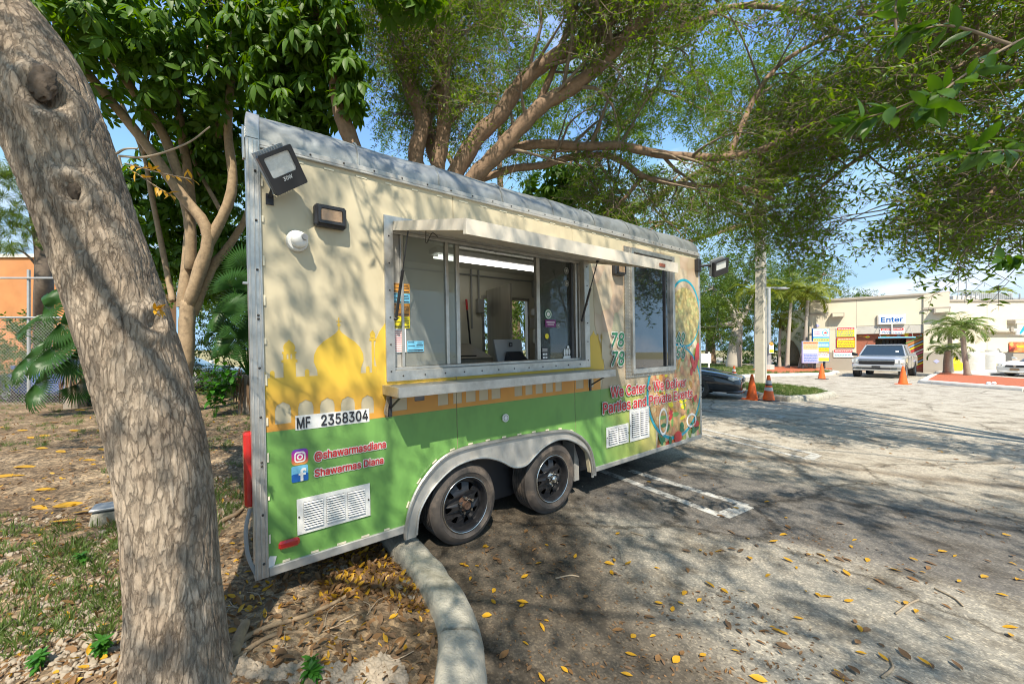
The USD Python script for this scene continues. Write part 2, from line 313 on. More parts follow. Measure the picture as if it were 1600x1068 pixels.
M['lawn_soil'] = pm('lawn_ground', (.26, .22, .10), .95, var=.4, vs=1.2, dirt=(.12, .15, .04), dscale=.8, damt=.8, bump=.6, bs=20)
M['silver'] = pm('silver_paint', (.52, .53, .53), .26, .55, var=.04, coat=.7)
M['black_paint'] = pm('black_car_paint', (.012, .013, .018), .14, .1, var=.1, coat=1.0)
M['white_car'] = pm('white_car_paint', (.70, .69, .66), .25, var=.03, coat=.8)
M['blue_car'] = pm('blue_car_paint', (.05, .11, .28), .25, .2, var=.05, coat=.8)
M['car_glass'] = pm('car_window', (.02, .03, .033), .05, var=.1, coat=1.0, spec=.8)
M['tank'] = pm('tank_silver', (.58, .58, .56), .38, .25, var=.12, vs=3, bump=.06, bs=6)
M['blue_print'] = pm('blue_print', (.01, .11, .40), .45, var=.06)
M['sky_print'] = pm('sky_blue_print', (.16, .48, .70), .45, var=.06)
M['bright_yellow'] = pm('bright_yellow_print', (.85, .72, .02), .45, var=.06)
M['lilac'] = pm('lilac_print', (.42, .42, .68), .45, var=.06)
M['purple'] = pm('purple_print', (.20, .02, .16), .45, var=.1)
M['teal'] = pm('teal_print', (.02, .33, .45), .45, var=.1)
M['pink'] = pm('pink_print', (.75, .20, .35), .45, var=.1)
M['tube_light'] = usdkit.material(stage, LK + 'tube_light', {'e': ('emission', {'color': (1, .97, .9), 'strength': 1.6})}, [], surface='e.emission')
M['dark_room'] = pm('dark_interior', (.035, .033, .035), .8, var=.2)
M['hub_rust'] = pm('rusty_hub', (.13, .075, .05), .7, .3, var=.4, vs=40)
M['rust'] = pm('rust_red', (.30, .10, .06), .7, var=.3, vs=30)
M['bin_yellow'] = pm('yellow_plastic', (.80, .60, .02), .4, var=.06)

# ------------------------------------------------------------------ the ground
rng = np.random.default_rng(7)
CURB = smoothpath([(-2.2, -1.4), (-1.2, -.5), (-.45, .35), (-.10, 1.0), (.02, 1.5), (.035, 1.9), (-.06, 2.22), (-.33, 2.72), (-.9, 3.65), (-2.2, 5.7), (-3.9, 8.2), (-6.5, 11.8), (-9.5, 16)], 6)
_curb_line = LineString(CURB)
def side_poly():
    far = [(-9.5, 70), (70, 70), (70, -40), (-2.2, -40)]
    return Polygon(list(map(tuple, CURB)) + far).buffer(0)
LOT = side_poly()

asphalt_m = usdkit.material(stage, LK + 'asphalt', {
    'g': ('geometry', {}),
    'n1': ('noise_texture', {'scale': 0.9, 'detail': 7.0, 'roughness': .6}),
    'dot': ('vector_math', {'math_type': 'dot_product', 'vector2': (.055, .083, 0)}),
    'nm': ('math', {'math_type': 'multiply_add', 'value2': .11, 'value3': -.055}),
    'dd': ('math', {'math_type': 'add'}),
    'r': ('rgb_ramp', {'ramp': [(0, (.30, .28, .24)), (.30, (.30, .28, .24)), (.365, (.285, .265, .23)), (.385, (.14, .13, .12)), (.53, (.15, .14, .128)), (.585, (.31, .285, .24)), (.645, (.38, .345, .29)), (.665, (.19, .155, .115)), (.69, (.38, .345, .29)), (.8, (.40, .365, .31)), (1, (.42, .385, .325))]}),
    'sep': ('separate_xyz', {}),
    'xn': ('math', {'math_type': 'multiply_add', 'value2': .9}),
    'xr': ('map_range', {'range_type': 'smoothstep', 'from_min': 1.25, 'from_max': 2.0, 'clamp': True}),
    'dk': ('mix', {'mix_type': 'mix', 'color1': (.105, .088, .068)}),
    'v': ('voronoi_texture', {'scale': 95.0}),
    'vs': ('separate_xyz', {}),
    'vr': ('rgb_ramp', {'ramp': [(0, (.66, .65, .63)), (.62, (.9, .89, .87)), (.8, (1.12, 1.10, 1.06)), (1, (1.55, 1.48, 1.35))]}),
    'ag': ('mix', {'mix_type': 'multiply', 'fac': .85}),
    'n2': ('noise_texture', {'scale': 2.3, 'detail': 8.0, 'roughness': .72}),
    'sr': ('rgb_ramp', {'ramp': [(.36, (.42, .38, .33)), (.52, (1, 1, 1)), (1, (1.1, 1.1, 1.1))]}),
    'st': ('mix', {'mix_type': 'multiply', 'fac': .9}),
    'cw': ('mix', {'mix_type': 'linear_light', 'fac': .22}), 'cv': ('voronoi_texture', {'scale': .42, 'feature': 'distance_to_edge'}), 'cr': ('rgb_ramp', {'ramp': [(0, (.30, .28, .25)), (.006, (.55, .53, .5)), (.013, (1, 1, 1))]}), 'cm': ('mix', {'mix_type': 'multiply', 'fac': .85}),
    'b': ('bump', {'strength': .55, 'distance': .006}),
    'n3': ('noise_texture', {'scale': 75.0, 'detail': 4.0}),
    'p': ('principled_bsdf', {'roughness': .82, 'specular_ior_level': .35})},
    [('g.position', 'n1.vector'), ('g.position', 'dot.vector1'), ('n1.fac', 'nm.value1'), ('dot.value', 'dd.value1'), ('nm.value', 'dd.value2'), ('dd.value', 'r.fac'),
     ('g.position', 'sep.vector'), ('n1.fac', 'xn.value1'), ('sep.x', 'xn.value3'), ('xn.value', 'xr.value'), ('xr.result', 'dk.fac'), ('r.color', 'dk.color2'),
     ('g.position', 'v.vector'), ('v.color', 'vs.vector'), ('vs.x', 'vr.fac'), ('dk.color', 'ag.color1'), ('vr.color', 'ag.color2'),
     ('g.position', 'n2.vector'), ('n2.fac', 'sr.fac'), ('ag.color', 'st.color1'), ('sr.color', 'st.color2'), ('g.position', 'cw.color1'), ('n2.color', 'cw.color2'), ('cw.color', 'cv.vector'), ('cv.distance', 'cr.fac'), ('st.color', 'cm.color1'), ('cr.color', 'cm.color2'), ('cm.color', 'p.base_color'),
     ('g.position', 'n3.vector'), ('n3.fac', 'b.height'), ('b.normal', 'p.normal')], surface='p.BSDF')
soil_m = usdkit.material(stage, LK + 'soil', {
    'g': ('geometry', {}),
    'n1': ('noise_texture', {'scale': 1.6, 'detail': 8.0, 'roughness': .7}),
    'r': ('rgb_ramp', {'ramp': [(.25, (.085, .06, .04)), (.48, (.17, .125, .083)), (.62, (.29, .225, .155)), (.8, (.40, .33, .24))]}),
    'v': ('voronoi_texture', {'scale': 38.0}), 'vs': ('separate_xyz', {}),
    'vr': ('rgb_ramp', {'ramp': [(0, (.5, .48, .45)), (.5, (.9, .88, .85)), (.75, (1.3, 1.25, 1.15)), (1, (1.9, 1.75, 1.5))]}),
    'm': ('mix', {'mix_type': 'multiply', 'fac': .9}),
    'n3': ('noise_texture', {'scale': 48.0, 'detail': 6.0}), 'b': ('bump', {'strength': 1.0, 'distance': .02}),
    'p': ('principled_bsdf', {'roughness': .95, 'specular_ior_level': .2})},
    [('g.position', 'n1.vector'), ('n1.fac', 'r.fac'), ('g.position', 'v.vector'), ('v.color', 'vs.vector'), ('vs.x', 'vr.fac'), ('r.color', 'm.color1'), ('vr.color', 'm.color2'), ('m.color', 'p.base_color'),
     ('g.position', 'n3.vector'), ('n3.fac', 'b.height'), ('b.normal', 'p.normal')], surface='p.BSDF')
def paint_m():
    return usdkit.material(stage, LK + 'worn_paint', {
        'g': ('geometry', {}), 'n': ('noise_texture', {'scale': 11.0, 'detail': 9.0, 'roughness': .75}),
        'r': ('rgb_ramp', {'ramp': [(.40, (.12, .115, .11)), (.50, (.42, .41, .38)), (.7, (.56, .55, .52))]}), 'p': ('principled_bsdf', {'roughness': .8})},
        [('g.position', 'n.vector'), ('n.fac', 'r.fac'), ('r.color', 'p.base_color')], surface='p.BSDF')
M['paint'] = paint_m()

put('ground', exz(sbox(-400, -400, 400, 400), -.06, -.05), M['lawn_soil'], kind='structure')
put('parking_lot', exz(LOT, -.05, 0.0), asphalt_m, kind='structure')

TRUNK = np.array([-1.16, 1.60])
def soil_h(x, y):
    p = np.stack([x, y, np.zeros_like(x)], -1)
    d = np.hypot(x - TRUNK[0], y - TRUNK[1])
    h = .045 + .05 * (meshkit.fbm(p * .9, 3, 3) - .35) + .03 * (meshkit.fbm(p * 4.5, 3, 5) - .5) + .014 * (meshkit.fbm(p * 22, 3, 9) - .5)
    return h + .07 * np.exp(-(d / .55) ** 2)
def make_soil():
    r = np.geomspace(.75, 30, 210); th = np.radians(np.linspace(60, 205, 290))
    R_, T_ = np.meshgrid(r, th, indexing='ij'); x, y = R_ * np.cos(T_), R_ * np.sin(T_)
    v = np.stack([x, y, soil_h(x, y)], -1).reshape(-1, 3); f = grid_faces(*x.shape)
    c = v[f].mean(1); keep = ~shapely.contains_xy(LOT.buffer(-.02), c[:, 0], c[:, 1]); f = f[keep][:, ::-1]
    return v, f
put('soil', make_soil(), soil_m, smooth=True, kind='structure')

# kerb: rounded concrete, cast in lengths
def make_kerb(line, lengths, w=.22, z1=.145, z0=-.1, name='kerb', mat=None, seed=0):
    k = thing(name, None, None, kind='structure'); d = 0.0; tot = line.length
    prof = np.array([(-.5, z0), (-.5, z1 - .05), (-.44, z1 - .015), (-.33, z1), (.22, z1 - .004), (.36, z1 - .022), (.46, z1 - .065), (.5, z1 - .12), (.5, z0)])
    i = 0
    while d < tot - .05:
        e = min(tot, d + lengths[i % len(lengths)]); s = np.linspace(d + .011, e - .011, max(6, int((e - d) / .06)))
        p = np.array([line.interpolate(a).coords[0] for a in s]); t = np.gradient(p, axis=0); t /= np.linalg.norm(t, axis=1, keepdims=True)
        n = np.stack([t[:, 1], -t[:, 0]], 1)
        V = np.stack([np.concatenate([p + n * a * w, np.full((len(p), 1), z)], 1) for a, z in prof], 1)
        nz = meshkit.fbm(V.reshape(-1, 3) * 9, 4, seed).reshape(V.shape[:2]) - .5
        V[..., 2] += .024 * nz; V[..., :2] += .022 * nz[..., None] * n[:, None]
        m = len(prof); v = V.reshape(-1, 3); f = grid_faces(len(p), m)
        c = [[0, j, j + 1] for j in range(1, m - 1)]; o = (len(p) - 1) * m
        f = np.vstack([f, c, [[o + a, o + cc, o + b] for a, b, cc in c]])
        put('kerb_length', (v, f), mat or M['concrete'], k, smooth=40); d = e; i += 1
    return k
make_kerb(_curb_line, [3.06, 1.02, .92, 2.4, 3.0], seed=4)

# parking lines (two hairpins, plus two farther stalls)
def strip(a, b, w): return LineString([a, b]).buffer(w / 2, cap_style=2)
def hairpin(a1, b1, a2, b2, w=.1): return unary_union([strip(a1, b1, w), strip(a2, b2, w), strip(b1, b2, w * 1.15)]).buffer(0)
pts = lambda *q: [tuple(gz(*a)[:2]) for a in q]
a1, b1, a2, b2 = pts((905, 722), (1128, 806), (985, 735), (1167, 790))
ln = hairpin(a1, b1, a2, b2)
c1, d1 = pts((1040, 664), (1262, 717)); n_ = np.array([.56, -.83])
ln2 = hairpin(tuple(np.array(c1) + [.33, .22]), tuple(np.array(d1) + [.33, .22]), c1, d1)
e1, f1 = pts((1108, 641), (1214, 653))
ln3 = hairpin(tuple(np.array(e1) + [.35, .24]), tuple(np.array(f1) + [.35, .24]), e1, f1)
for g in (ln, ln2, ln3): put('parking_line', exz(g, .001, .005), M['paint'], kind='structure')

# planted island round the concrete pole, the far lawn, the mulch island
isl = Polygon([(9.45, 10.75), (10.8, 11.2), (12.1, 12.1), (12.85, 13.3), (12.75, 15.0), (11.7, 16.0), (10.3, 15.2), (9.6, 13.2), (9.2, 11.6)]).buffer(.35).buffer(-.35)
put('island_soil', exz(isl.buffer(-.1), -.05, .105), M['lawn_soil'], kind='structure')
make_kerb(LineString(list(isl.buffer(-.11).exterior.coords)[::-1]), [2.1, 1.3, 1.7], z1=.15, name='island_kerb', seed=6)
lawn = Polygon([(-9, 17.5), (3, 17.2), (9, 18.3), (14.4, 19.9), (18.5, 21.2), (21.5, 21.9), (23.6, 23.6), (25.0, 26.2), (25.6, 60), (-9.4, 66)])
put('lawn', exz(lawn, -.05, .10), M['lawn_soil'], kind='structure')
make_kerb(LineString([(3, 17.2), (9, 18.3), (14.4, 19.9), (18.5, 21.2), (21.5, 21.9), (23.6, 23.6), (25.0, 26.2)]), [3.0], w=.3, z1=.14, name='lawn_kerb', mat=M['concrete_light'], seed=8)
mul = Polygon(pts((1434, 598), (1500, 603.5), (1600, 611), (1760, 620), (1720, 602), (1600, 595), (1520, 588.5), (1461, 584))).buffer(.2).buffer(-.2)
put('mulch_island', exz(mul.buffer(-.12), -.05, .13), M['mulch'], kind='structure')
make_kerb(LineString(list(mul.buffer(-.12).exterior.coords)[::-1]), [3.2], w=.26, z1=.15, name='mulch_kerb', mat=M['concrete_light'], seed=9)
mul2 = Polygon(pts((1185, 581), (1215, 584), (1265, 582.5), (1290, 577), (1250, 574.5), (1200, 576))).buffer(.4)
put('mulch_bed', exz(mul2, .02, .135), M['mulch'], kind='structure')
slab = Polygon(pts((1440, 579.5), (1500, 587), (1592, 585.5), (1600, 578), (1500, 575), (1450, 577)))
put('pavement', exz(slab, -.05, .12), M['concrete_light'], kind='structure')

# ------------------------------------------------------------------ the food trailer (x along its side, y inwards, z up)
RT = np.array([[0.82672902, -0.56228942, -0.01870108], [0.56225124, 0.82693026, -0.00773844], [0.01981573, -0.00411711, 0.99979517]])
TT = np.array([-1.06765664, 2.11591765, 0.21476676])
def tmat():
    m = np.eye(4); m[:3, :3] = RT.T; m[3, :3] = TT; return Gf.Matrix4d(*map(float, m.ravel()))
def tw_(p): return RT @ np.asarray(p, float) + TT
TL_, TH, TWD, SK = 5.25, 2.39, 2.0, .18
tr = thing('food_trailer', 'cream, yellow and green food trailer with serving window parked over the kerb', 'food trailer', M=tmat())

fo = [(.89, -.05), (.89, .009), (.925, .158), (.985, .272), (1.079, .374), (1.202, .456), (1.33, .489), (1.492, .5), (1.754, .5), (2.078, .495), (2.443, .478), (2.619, .443), (2.785, .352), (2.894, .235), (2.954, .042), (2.956, -.05)]
fi = [(.975, -.05), (.982, .02), (1.004, .118), (1.076, .222), (1.174, .304), (1.302, .372), (1.462, .397), (1.603, .385), (1.75, .332), (1.86, .268), (1.938, .245), (2.038, .25), (2.143, .31), (2.252, .365), (2.402, .398), (2.537, .389), (2.681, .335), (2.831, .24), (2.91, .119), (2.93, -.05)]
sm2 = lambda q: [tuple(a) for a in smoothpath([(x, z, 0) for x, z in q], 4)[:, :2]]
FO, FI = Polygon(sm2(fo)), Polygon(sm2(fi))
arch = Polygon([(.93, -.2), (.93, 0), (.98, .2), (1.2, .41), (1.5, .45), (2.4, .44), (2.7, .36), (2.88, .2), (2.92, 0), (2.92, -.2)])
WIN, DWN = sbox(.835, 1.095, 2.86, 2.065), sbox(3.66, .95, 4.52, 2.25)
wall = sbox(0, 0, TL_, TH).difference(unary_union([arch, WIN, DWN]))
seams = [0, 1.343, 2.70, 4.13, TL_]
panels = [wall.intersection(sbox(a + .0025, -1, b - .0025, 5)) for a, b in zip(seams, seams[1:])]
for p in panels:
    for g in polys(p): put('wall_panel', ext(g, 0, .035), M['cream'], tr)
for s in (2.70, 4.13): put('seam_backing', bx(s - .02, s + .02, .036, .048, .6 if s < 3 else .05, TH - .05) if s > 3 else bx(s - .02, s + .02, .036, .048, 2.1, TH - .05), M['wire'], tr)
def decal(name, shape, mat, layer=1, **kw):
    """Printed film on the wall, cut at the panel seams."""
    s = unary_union([shape.intersection(p.buffer(-.0005)) for p in panels])
    if s.is_empty: return
    if name in ('printed_tomato', 'printed_onion_ring', 'printed_leaf', 'printed_vegetable_piece'):
        for q in polys(s): put(name, ext(q, -.0022 * layer, -.0022 * (layer - 1) - .0006), mat, tr)
        return
    return put(name, ext(s, -.0022 * layer, -.0022 * (layer - 1) - .0006), mat, tr, **kw)
# colour fields of the wrap
TOPY = 1.10
yel = [sbox(0.0, .93, 3.16, TOPY)]
grad_yo = usdkit.material(stage, LK + 'yellow_orange_vinyl', {
    'g': ('geometry', {}), 's': ('separate_xyz', {}), 'm': ('map_range', {'from_min': 1.02, 'from_max': 1.35, 'clamp': True}), 'n': ('noise_texture', {'scale': 4.0}),
    'r': ('rgb_ramp', {'ramp': [(0, (.62, .29, .05)), (.35, (.64, .36, .05)), (.8, (.66, .43, .05)), (1, (.66, .44, .05))]}), 'p': ('principled_bsdf', {'roughness': .4})},
    [('g.position', 's.vector'), ('s.z', 'm.value'), ('m.result', 'r.fac'), ('r.color', 'p.base_color')], surface='p.BSDF')
for k in range(16):
    x = .03 + k * .047
    if not (.12 < x < .23 or .30 < x < .64): yel.append(sbox(x, TOPY, x + .024, TOPY + .03).union(Point(x + .012, TOPY + .03).buffer(.012)))
domes = [(.471, .155, 1.10, 1.375), (.80, .10, 1.10, 1.46), (3.0, .13, 1.1, 1.38)]
def onion(cx, w, z0, z1):
    h = z1 - z0; q = [(-.86, 0), (-.88, .12), (-1, .3), (-.98, .45), (-.86, .6), (-.62, .74), (-.34, .84), (-.12, .93), (0, 1.02)]
    pl = [(cx + a * w, z0 + b * h) for a, b in q]; pl += [(cx - a * w, z0 + b * h) for a, b in q[::-1]]
    return Polygon(pl).buffer(0)
for d in domes: yel.append(onion(*d))
yel += [sbox(.468, 1.36, .474, 1.45), Point(.471, 1.405).buffer(.010), sbox(.455, 1.425, .487, 1.429)]
yel += [sbox(.148, 1.09, .214, 1.235).difference(unary_union([sbox(.166, 1.205, .176, 1.233), sbox(.186, 1.205, .196, 1.233)])), sbox(.138, 1.185, .224, 1.2), sbox(.142, 1.235, .220, 1.247), onion(.181, .032, 1.245, 1.315)]
yel += [sbox(.682, 1.09, .697, 1.31), sbox(.668, 1.305, .712, 1.322), onion(.690, .018, 1.325, 1.375), sbox(.674, 1.32, .679, 1.345), sbox(.701, 1.32, .706, 1.345)]
for x in (3.06, 3.12): yel += [sbox(x, 1.09, x + .012, 1.31), sbox(x - .012, 1.305, x + .024, 1.32), onion(x + .006, .016, 1.32, 1.36)]
ar = []
for x0, x1, zt in ((.098, .184, .962), (.222, .309, .963), (.347, .434, .963), (.473, .562, .96), (.604, .689, .957)):
    c = (x0 + x1) / 2; w = (x1 - x0) / 2
    ar.append(sbox(x0, .838, x1, zt - .045).union(Polygon([(x0, zt - .045), (c - w * .8, zt - .018), (c, zt), (c + w * .8, zt - .018), (x1, zt - .045)])))
AR = unary_union(ar)
sqs = unary_union([sbox(a, .833, b, .918) for a, b in ((.80, .93), (1.179, 1.268), (1.313, 1.392), (1.43, 1.522), (1.557, 1.647), (1.682, 1.776), (1.93, 2.018), (2.056, 2.14), (2.179, 2.267), (2.307, 2.399), (2.433, 2.52), (2.719, 2.834), (2.90, 2.99))])
YS = unary_union(yel).union(sbox(0, .80, .772, .935)).difference(AR)
decal('printed_skyline', YS, grad_yo)
decal('printed_orange_band', sbox(.774, .80, 3.10, .929).difference(sqs), M['orange'])
GRN = Polygon([(0, .05), (3.10, .04), (3.10, .799), (0, .799)])
decal('printed_green_field', GRN.difference(FO.buffer(-.02)), M['green'])
olive = usdkit.material(stage, LK + 'green_olive_vinyl', {
    'g': ('geometry', {}), 'd': ('vector_math', {'math_type': 'dot_product', 'vector2': (.827, .562, 0)}), 'm': ('map_range', {'from_min': 3.40, 'from_max': 4.45, 'clamp': True}),
    'n': ('noise_texture', {'scale': 3.0, 'detail': 4.0}), 'a': ('math', {'math_type': 'multiply_add', 'value2': .6, 'value3': -.3}), 'ad': ('math', {'math_type': 'add', 'use_clamp': True}),
    'r': ('rgb_ramp', {'ramp': [(0, (.13, .31, .085)), (.4, (.28, .37, .09)), (.75, (.46, .43, .12)), (1, (.52, .47, .16))]}), 'p': ('principled_bsdf', {'roughness': .4})},
    [('g.position', 'd.vector1'), ('d.value', 'm.value'), ('g.position', 'n.vector'), ('n.fac', 'a.value1'), ('a.value', 'ad.value1'), ('m.result', 'ad.value2'), ('ad.value', 'r.fac'), ('r.color', 'p.base_color')], surface='p.BSDF')
decal('printed_olive_field', Polygon([(3.102, .005), (4.128, .005), (4.128, .70), (3.7, .80), (3.102, .80)]), olive)
def cells(name, stops, scale, feature='f1', bump=.0):
    return usdkit.material(stage, LK + name, {
        'g': ('geometry', {}), 'nn': ('noise_texture', {'scale': scale * .6, 'detail': 3.0}), 'mx': ('mix', {'mix_type': 'linear_light', 'fac': .04}),
        'v': ('voronoi_texture', {'scale': scale}), 's': ('separate_xyz', {}), 'r': ('rgb_ramp', {'ramp': stops}), 'e': ('rgb_ramp', {'ramp': [(0, (1.1, 1.1, 1.1)), (.35, (1, 1, 1)), (.8, (.6, .55, .45))]}),
        'm': ('mix', {'mix_type': 'multiply', 'fac': .8}), 'p': ('principled_bsdf', {'roughness': .4})},
        [('g.position', 'nn.vector'), ('g.position', 'mx.color1'), ('nn.color', 'mx.color2'), ('mx.color', 'v.vector'), ('v.color', 's.vector'), ('s.x', 'r.fac'), ('v.distance', 'e.fac'), ('r.color', 'm.color1'), ('e.color', 'm.color2'), ('m.color', 'p.base_color')], surface='p.BSDF')
M['food_tan'] = cells('print_wrap_photo', [(0, (.50, .41, .29)), (.35, (.55, .47, .34)), (.6, (.50, .36, .26)), (.8, (.55, .50, .38)), (1, (.40, .38, .24))], 4)
M['food_chick'] = cells('print_chickpeas', [(0, (.48, .38, .13)), (.4, (.55, .46, .20)), (.7, (.42, .43, .16)), (.85, (.50, .34, .14)), (1, (.30, .36, .12))], 19)
M['food_stew'] = cells('print_stew', [(0, (.62, .33, .14)), (.35, (.66, .44, .20)), (.6, (.68, .55, .30)), (.8, (.58, .22, .12)), (1, (.52, .48, .22))], 13)
M['food_veg'] = cells('print_vegetables', [(0, (.14, .28, .05)), (.35, (.40, .46, .12)), (.6, (.72, .70, .52)), (.8, (.60, .08, .04)), (1, (.10, .22, .05))], 9)
right_bg = Polygon([(3.18, 1.0), (3.02, 1.45), (3.0, 2.02), (3.45, 2.1), (3.53, 2.3), (5.23, 2.33), (5.23, .03), (4.132, .03), (4.132, .70), (3.7, .80), (3.104, .802), (3.18, 1.0)]).buffer(0)
decal('printed_food_ground', right_bg, M['food_tan'])
el = lambda cx, cz, rx, rz: affinity.scale(Point(cx, cz).buffer(1, 32), rx, rz, origin=(cx, cz))
IN = sbox(0, 0, 5.225, TH)
decal('printed_vegetables', Polygon([(4.15, .04), (5.22, .04), (5.22, 1.4), (4.9, 1.1), (4.5, .5), (4.2, .3)]), M['food_veg'], 2)
b1, b2 = el(4.86, 1.62, .40, .43), el(4.60, .66, .66, .58)
decal('printed_bowl_rim', b1.difference(el(4.86, 1.62, .37, .40)).intersection(IN), M['teal'], 2)
decal('printed_bowl_food', el(4.86, 1.58, .36, .36).intersection(IN), M['food_chick'], 3)
decal('printed_bowl_rim', b2.difference(el(4.60, .66, .625, .545)).intersection(IN), M['teal'], 3)
decal('printed_bowl_food', el(4.60, .67, .62, .54).intersection(IN), M['food_stew'], 4)
r2 = np.random.default_rng(5)
for mt, n in ((M['bright_yellow'], 7), (M['red_print'], 9), (M['green'], 10), (M['orange'], 8)):
    g = []
    for _ in range(n):
        a, r_ = r2.uniform(0, 6.28), .5 * math.sqrt(r2.random()); e_ = el(4.6 + r_ * math.cos(a), .68 + .85 * r_ * math.sin(a), r2.uniform(.03, .10), r2.uniform(.015, .035))
        g.append(affinity.rotate(e_, r2.uniform(0, 180)))
    decal('printed_vegetable_piece', unary_union(g).intersection(IN), mt, 5)
g = [affinity.rotate(el(r2.uniform(4.2, 5.15), r2.uniform(.07, .3), r2.uniform(.04, .09), r2.uniform(.02, .04)), r2.uniform(0, 180)) for _ in range(10)]
decal('printed_leaf', unary_union(g).intersection(IN), M['dgreen_print'], 6)
decal('printed_tomato', unary_union([el(4.62, .10, .09, .07), el(5.1, .19, .07, .05), affinity.rotate(el(5.14, 1.08, .05, .17), -15), affinity.rotate(el(5.03, .98, .035, .12), 25)]).intersection(IN), M['red_print'], 6)
decal('printed_onion_ring', unary_union([el(4.28, .33, .10, .16).difference(el(4.28, .33, .075, .13)), el(4.97, .26, .13, .09).difference(el(4.97, .26, .10, .065))]).intersection(IN), M['white_print'], 6)
def words(s, x0, x1, z, h, mat, layer, back=None, slant=0.0, bold=True, grow=.0065):
    v, f = text(s, h, .0014, bold, 1.0, slant); k = (x1 - x0) / (v[:, 0].max() - v[:, 0].min()); v = v.copy(); v[:, 0] = (v[:, 0] - v[:, 0].min()) * k + x0
    y = -.0022 * layer; v[:, 2] += z
    if back is not None:
        b = MB()
        for a in np.arange(8) * np.pi / 4: b.add((v + [grow * math.cos(a), y + .0006, grow * math.sin(a)], f))
        put('lettering_outline', b, back, tr)
    put('lettering', (v + [0, y - .0012, 0], f), mat, tr)
words('We Cater \u2022 We Deliver', 3.246, 4.834, .705, .105, M['red_print'], 7, M['white_print'], .0, grow=.009)
words('Parties and Private Events', 3.113, 4.997, .555, .105, M['red_print'], 7, M['white_print'], .0, grow=.009)
words('78', 3.27, 3.50, 1.225, .14, M['dgreen_print'], 7, M['white_print'], .18, grow=.011)
words('78', 3.27, 3.50, 1.03, .14, M['dgreen_print'], 7, M['white_print'], .18, grow=.011)
words('49', 4.60, 4.82, 1.235, .135, M['dgreen_print'], 7, M['white_print'], .18, grow=.011)
words('56', 4.60, 4.82, 1.06, .135, M['dgreen_print'], 7, M['white_print'], .18, grow=.011)
decal('licence_strip', Polygon([(.205, .79), (.655, .785), (.655, .87), (.205, .875)]), M['white_print'], 2)
words('MF', .212, .288, .80, .062, M['black_print'], 3); words('2358304', .350, .645, .80, .062, M['black_print'], 3)
words('@shawarmasdiana', .308, .764, .602, .046, M['red_print'], 3, M['white_print'], .0, grow=.0055)
words('Shawarmas Diana', .306, .745, .502, .042, M['red_print'], 3, M['white_print'], .0, grow=.0055)
rb = lambda x0, z0, x1, z1, r: sbox(x0 + r, z0 + r, x1 - r, z1 - r).buffer(r)
insta = usdkit.material(stage, LK + 'icon_gradient', {'g': ('geometry', {}), 's': ('separate_xyz', {}), 'm': ('map_range', {'from_min': .80, 'from_max': .90}),
    'r': ('rgb_ramp', {'ramp': [(0, (.75, .42, .05)), (.4, (.62, .05, .12)), (.75, (.40, .03, .35)), (1, (.10, .06, .45))]}), 'p': ('principled_bsdf', {'roughness': .4})}, [('g.position', 's.vector'), ('s.z', 'm.value'), ('m.result', 'r.fac'), ('r.color', 'p.base_color')], surface='p.BSDF')
decal('camera_icon', rb(.180, .588, .272, .68, .022), insta, 2)
decal('camera_icon_outline', unary_union([rb(.195, .603, .257, .665, .018).difference(rb(.2025, .6105, .2495, .6575, .012)), Point(.226, .634).buffer(.017).difference(Point(.226, .634).buffer(.010)), Point(.2435, .6515).buffer(.004)]), M['white_print'], 3)
decal('letter_icon', rb(.178, .492, .270, .584, .010), M['sky_print'], 2)
decal('letter_icon_shade', rb(.178, .492, .270, .538, .008), M['blue_print'], 3)
decal('letter_icon_f', unary_union([sbox(.226, .494, .241, .548), sbox(.216, .527, .256, .539), Point(.246, .548).buffer(.020).difference(Point(.246, .548).buffer(.006)).intersection(sbox(.226, .548, .258, .58))]), M['white_print'], 4)
put('maker_sticker', ext(Polygon([(.03, .05), (.055, .11), (.09, .10), (.075, .045)]), -.007, -.0055), M['white_print'], tr)
tabs = MB()
rt9 = np.random.default_rng(2)
for z in np.arange(.17, 2.3, .22): tabs.add(bx(.052, .062, -.0075, -.0055, z + rt9.uniform(0, .04), z + rt9.uniform(.05, .085)))
for x in np.arange(.12, 2.9, .155):
    if x < .84: tabs.add(bx(x, x + rt9.uniform(.03, .06), -.0075, -.0055, .054, .066))
for x in np.arange(.2, 5.2, .2): tabs.add(bx(x, x + rt9.uniform(.04, .085), -.0035, -.0008, 2.345, 2.355))
off = FO.buffer(.018).exterior
for d in np.arange(.1, 3.2, .17):
    q = off.interpolate(d)
    if q.y > .1: tabs.add(moved(bx(-.022, .022, -.0075, -.0055, -.007, .004), (q.x, 0, q.y), rotm('y', -math.atan2(off.interpolate(d + .02).y - q.y, off.interpolate(d + .02).x - q.x))))
put('film_tabs', tabs, M['pale_print'], tr, kind='stuff')

# metal edges, roof, end walls
def rivets(pts, r=.0055, y=-.014):
    b = MB()
    for x, z in pts: b.add(moved(trimesh.creation.icosphere(1, r), (x, y, z)))
    return b
c_ = put('corner_trim', hull([(-.02, -.012, .0), (.048, -.012, .0), (.048, .0, .0), (-.02, .05, .0), (-.02, -.012, 2.415), (.048, -.012, 2.415), (.048, .0, 2.415), (-.02, .05, 2.415)]), M['alu'], tr)
put('trim_bead', cat_(*[bx(x, x + .005, -.0165, -.0125, .005, 2.41) for x in (-.012, .012, .034)]), M['alu_matt'], c_)
put('rivets', rivets([(.024, z) for z in np.arange(.08, 2.5, .27)] + [(.024, z + .02) for z in (.62, 1.43)], .007), M['wire'], c_, kind='stuff')
put('bottom_rail', bx(.049, .90, -.016, .03, .0, .052, .004), M['alu_matt'], tr); put('bottom_rail', bx(2.955, 5.225, -.016, .03, -.005, .042, .004), M['alu_matt'], tr)
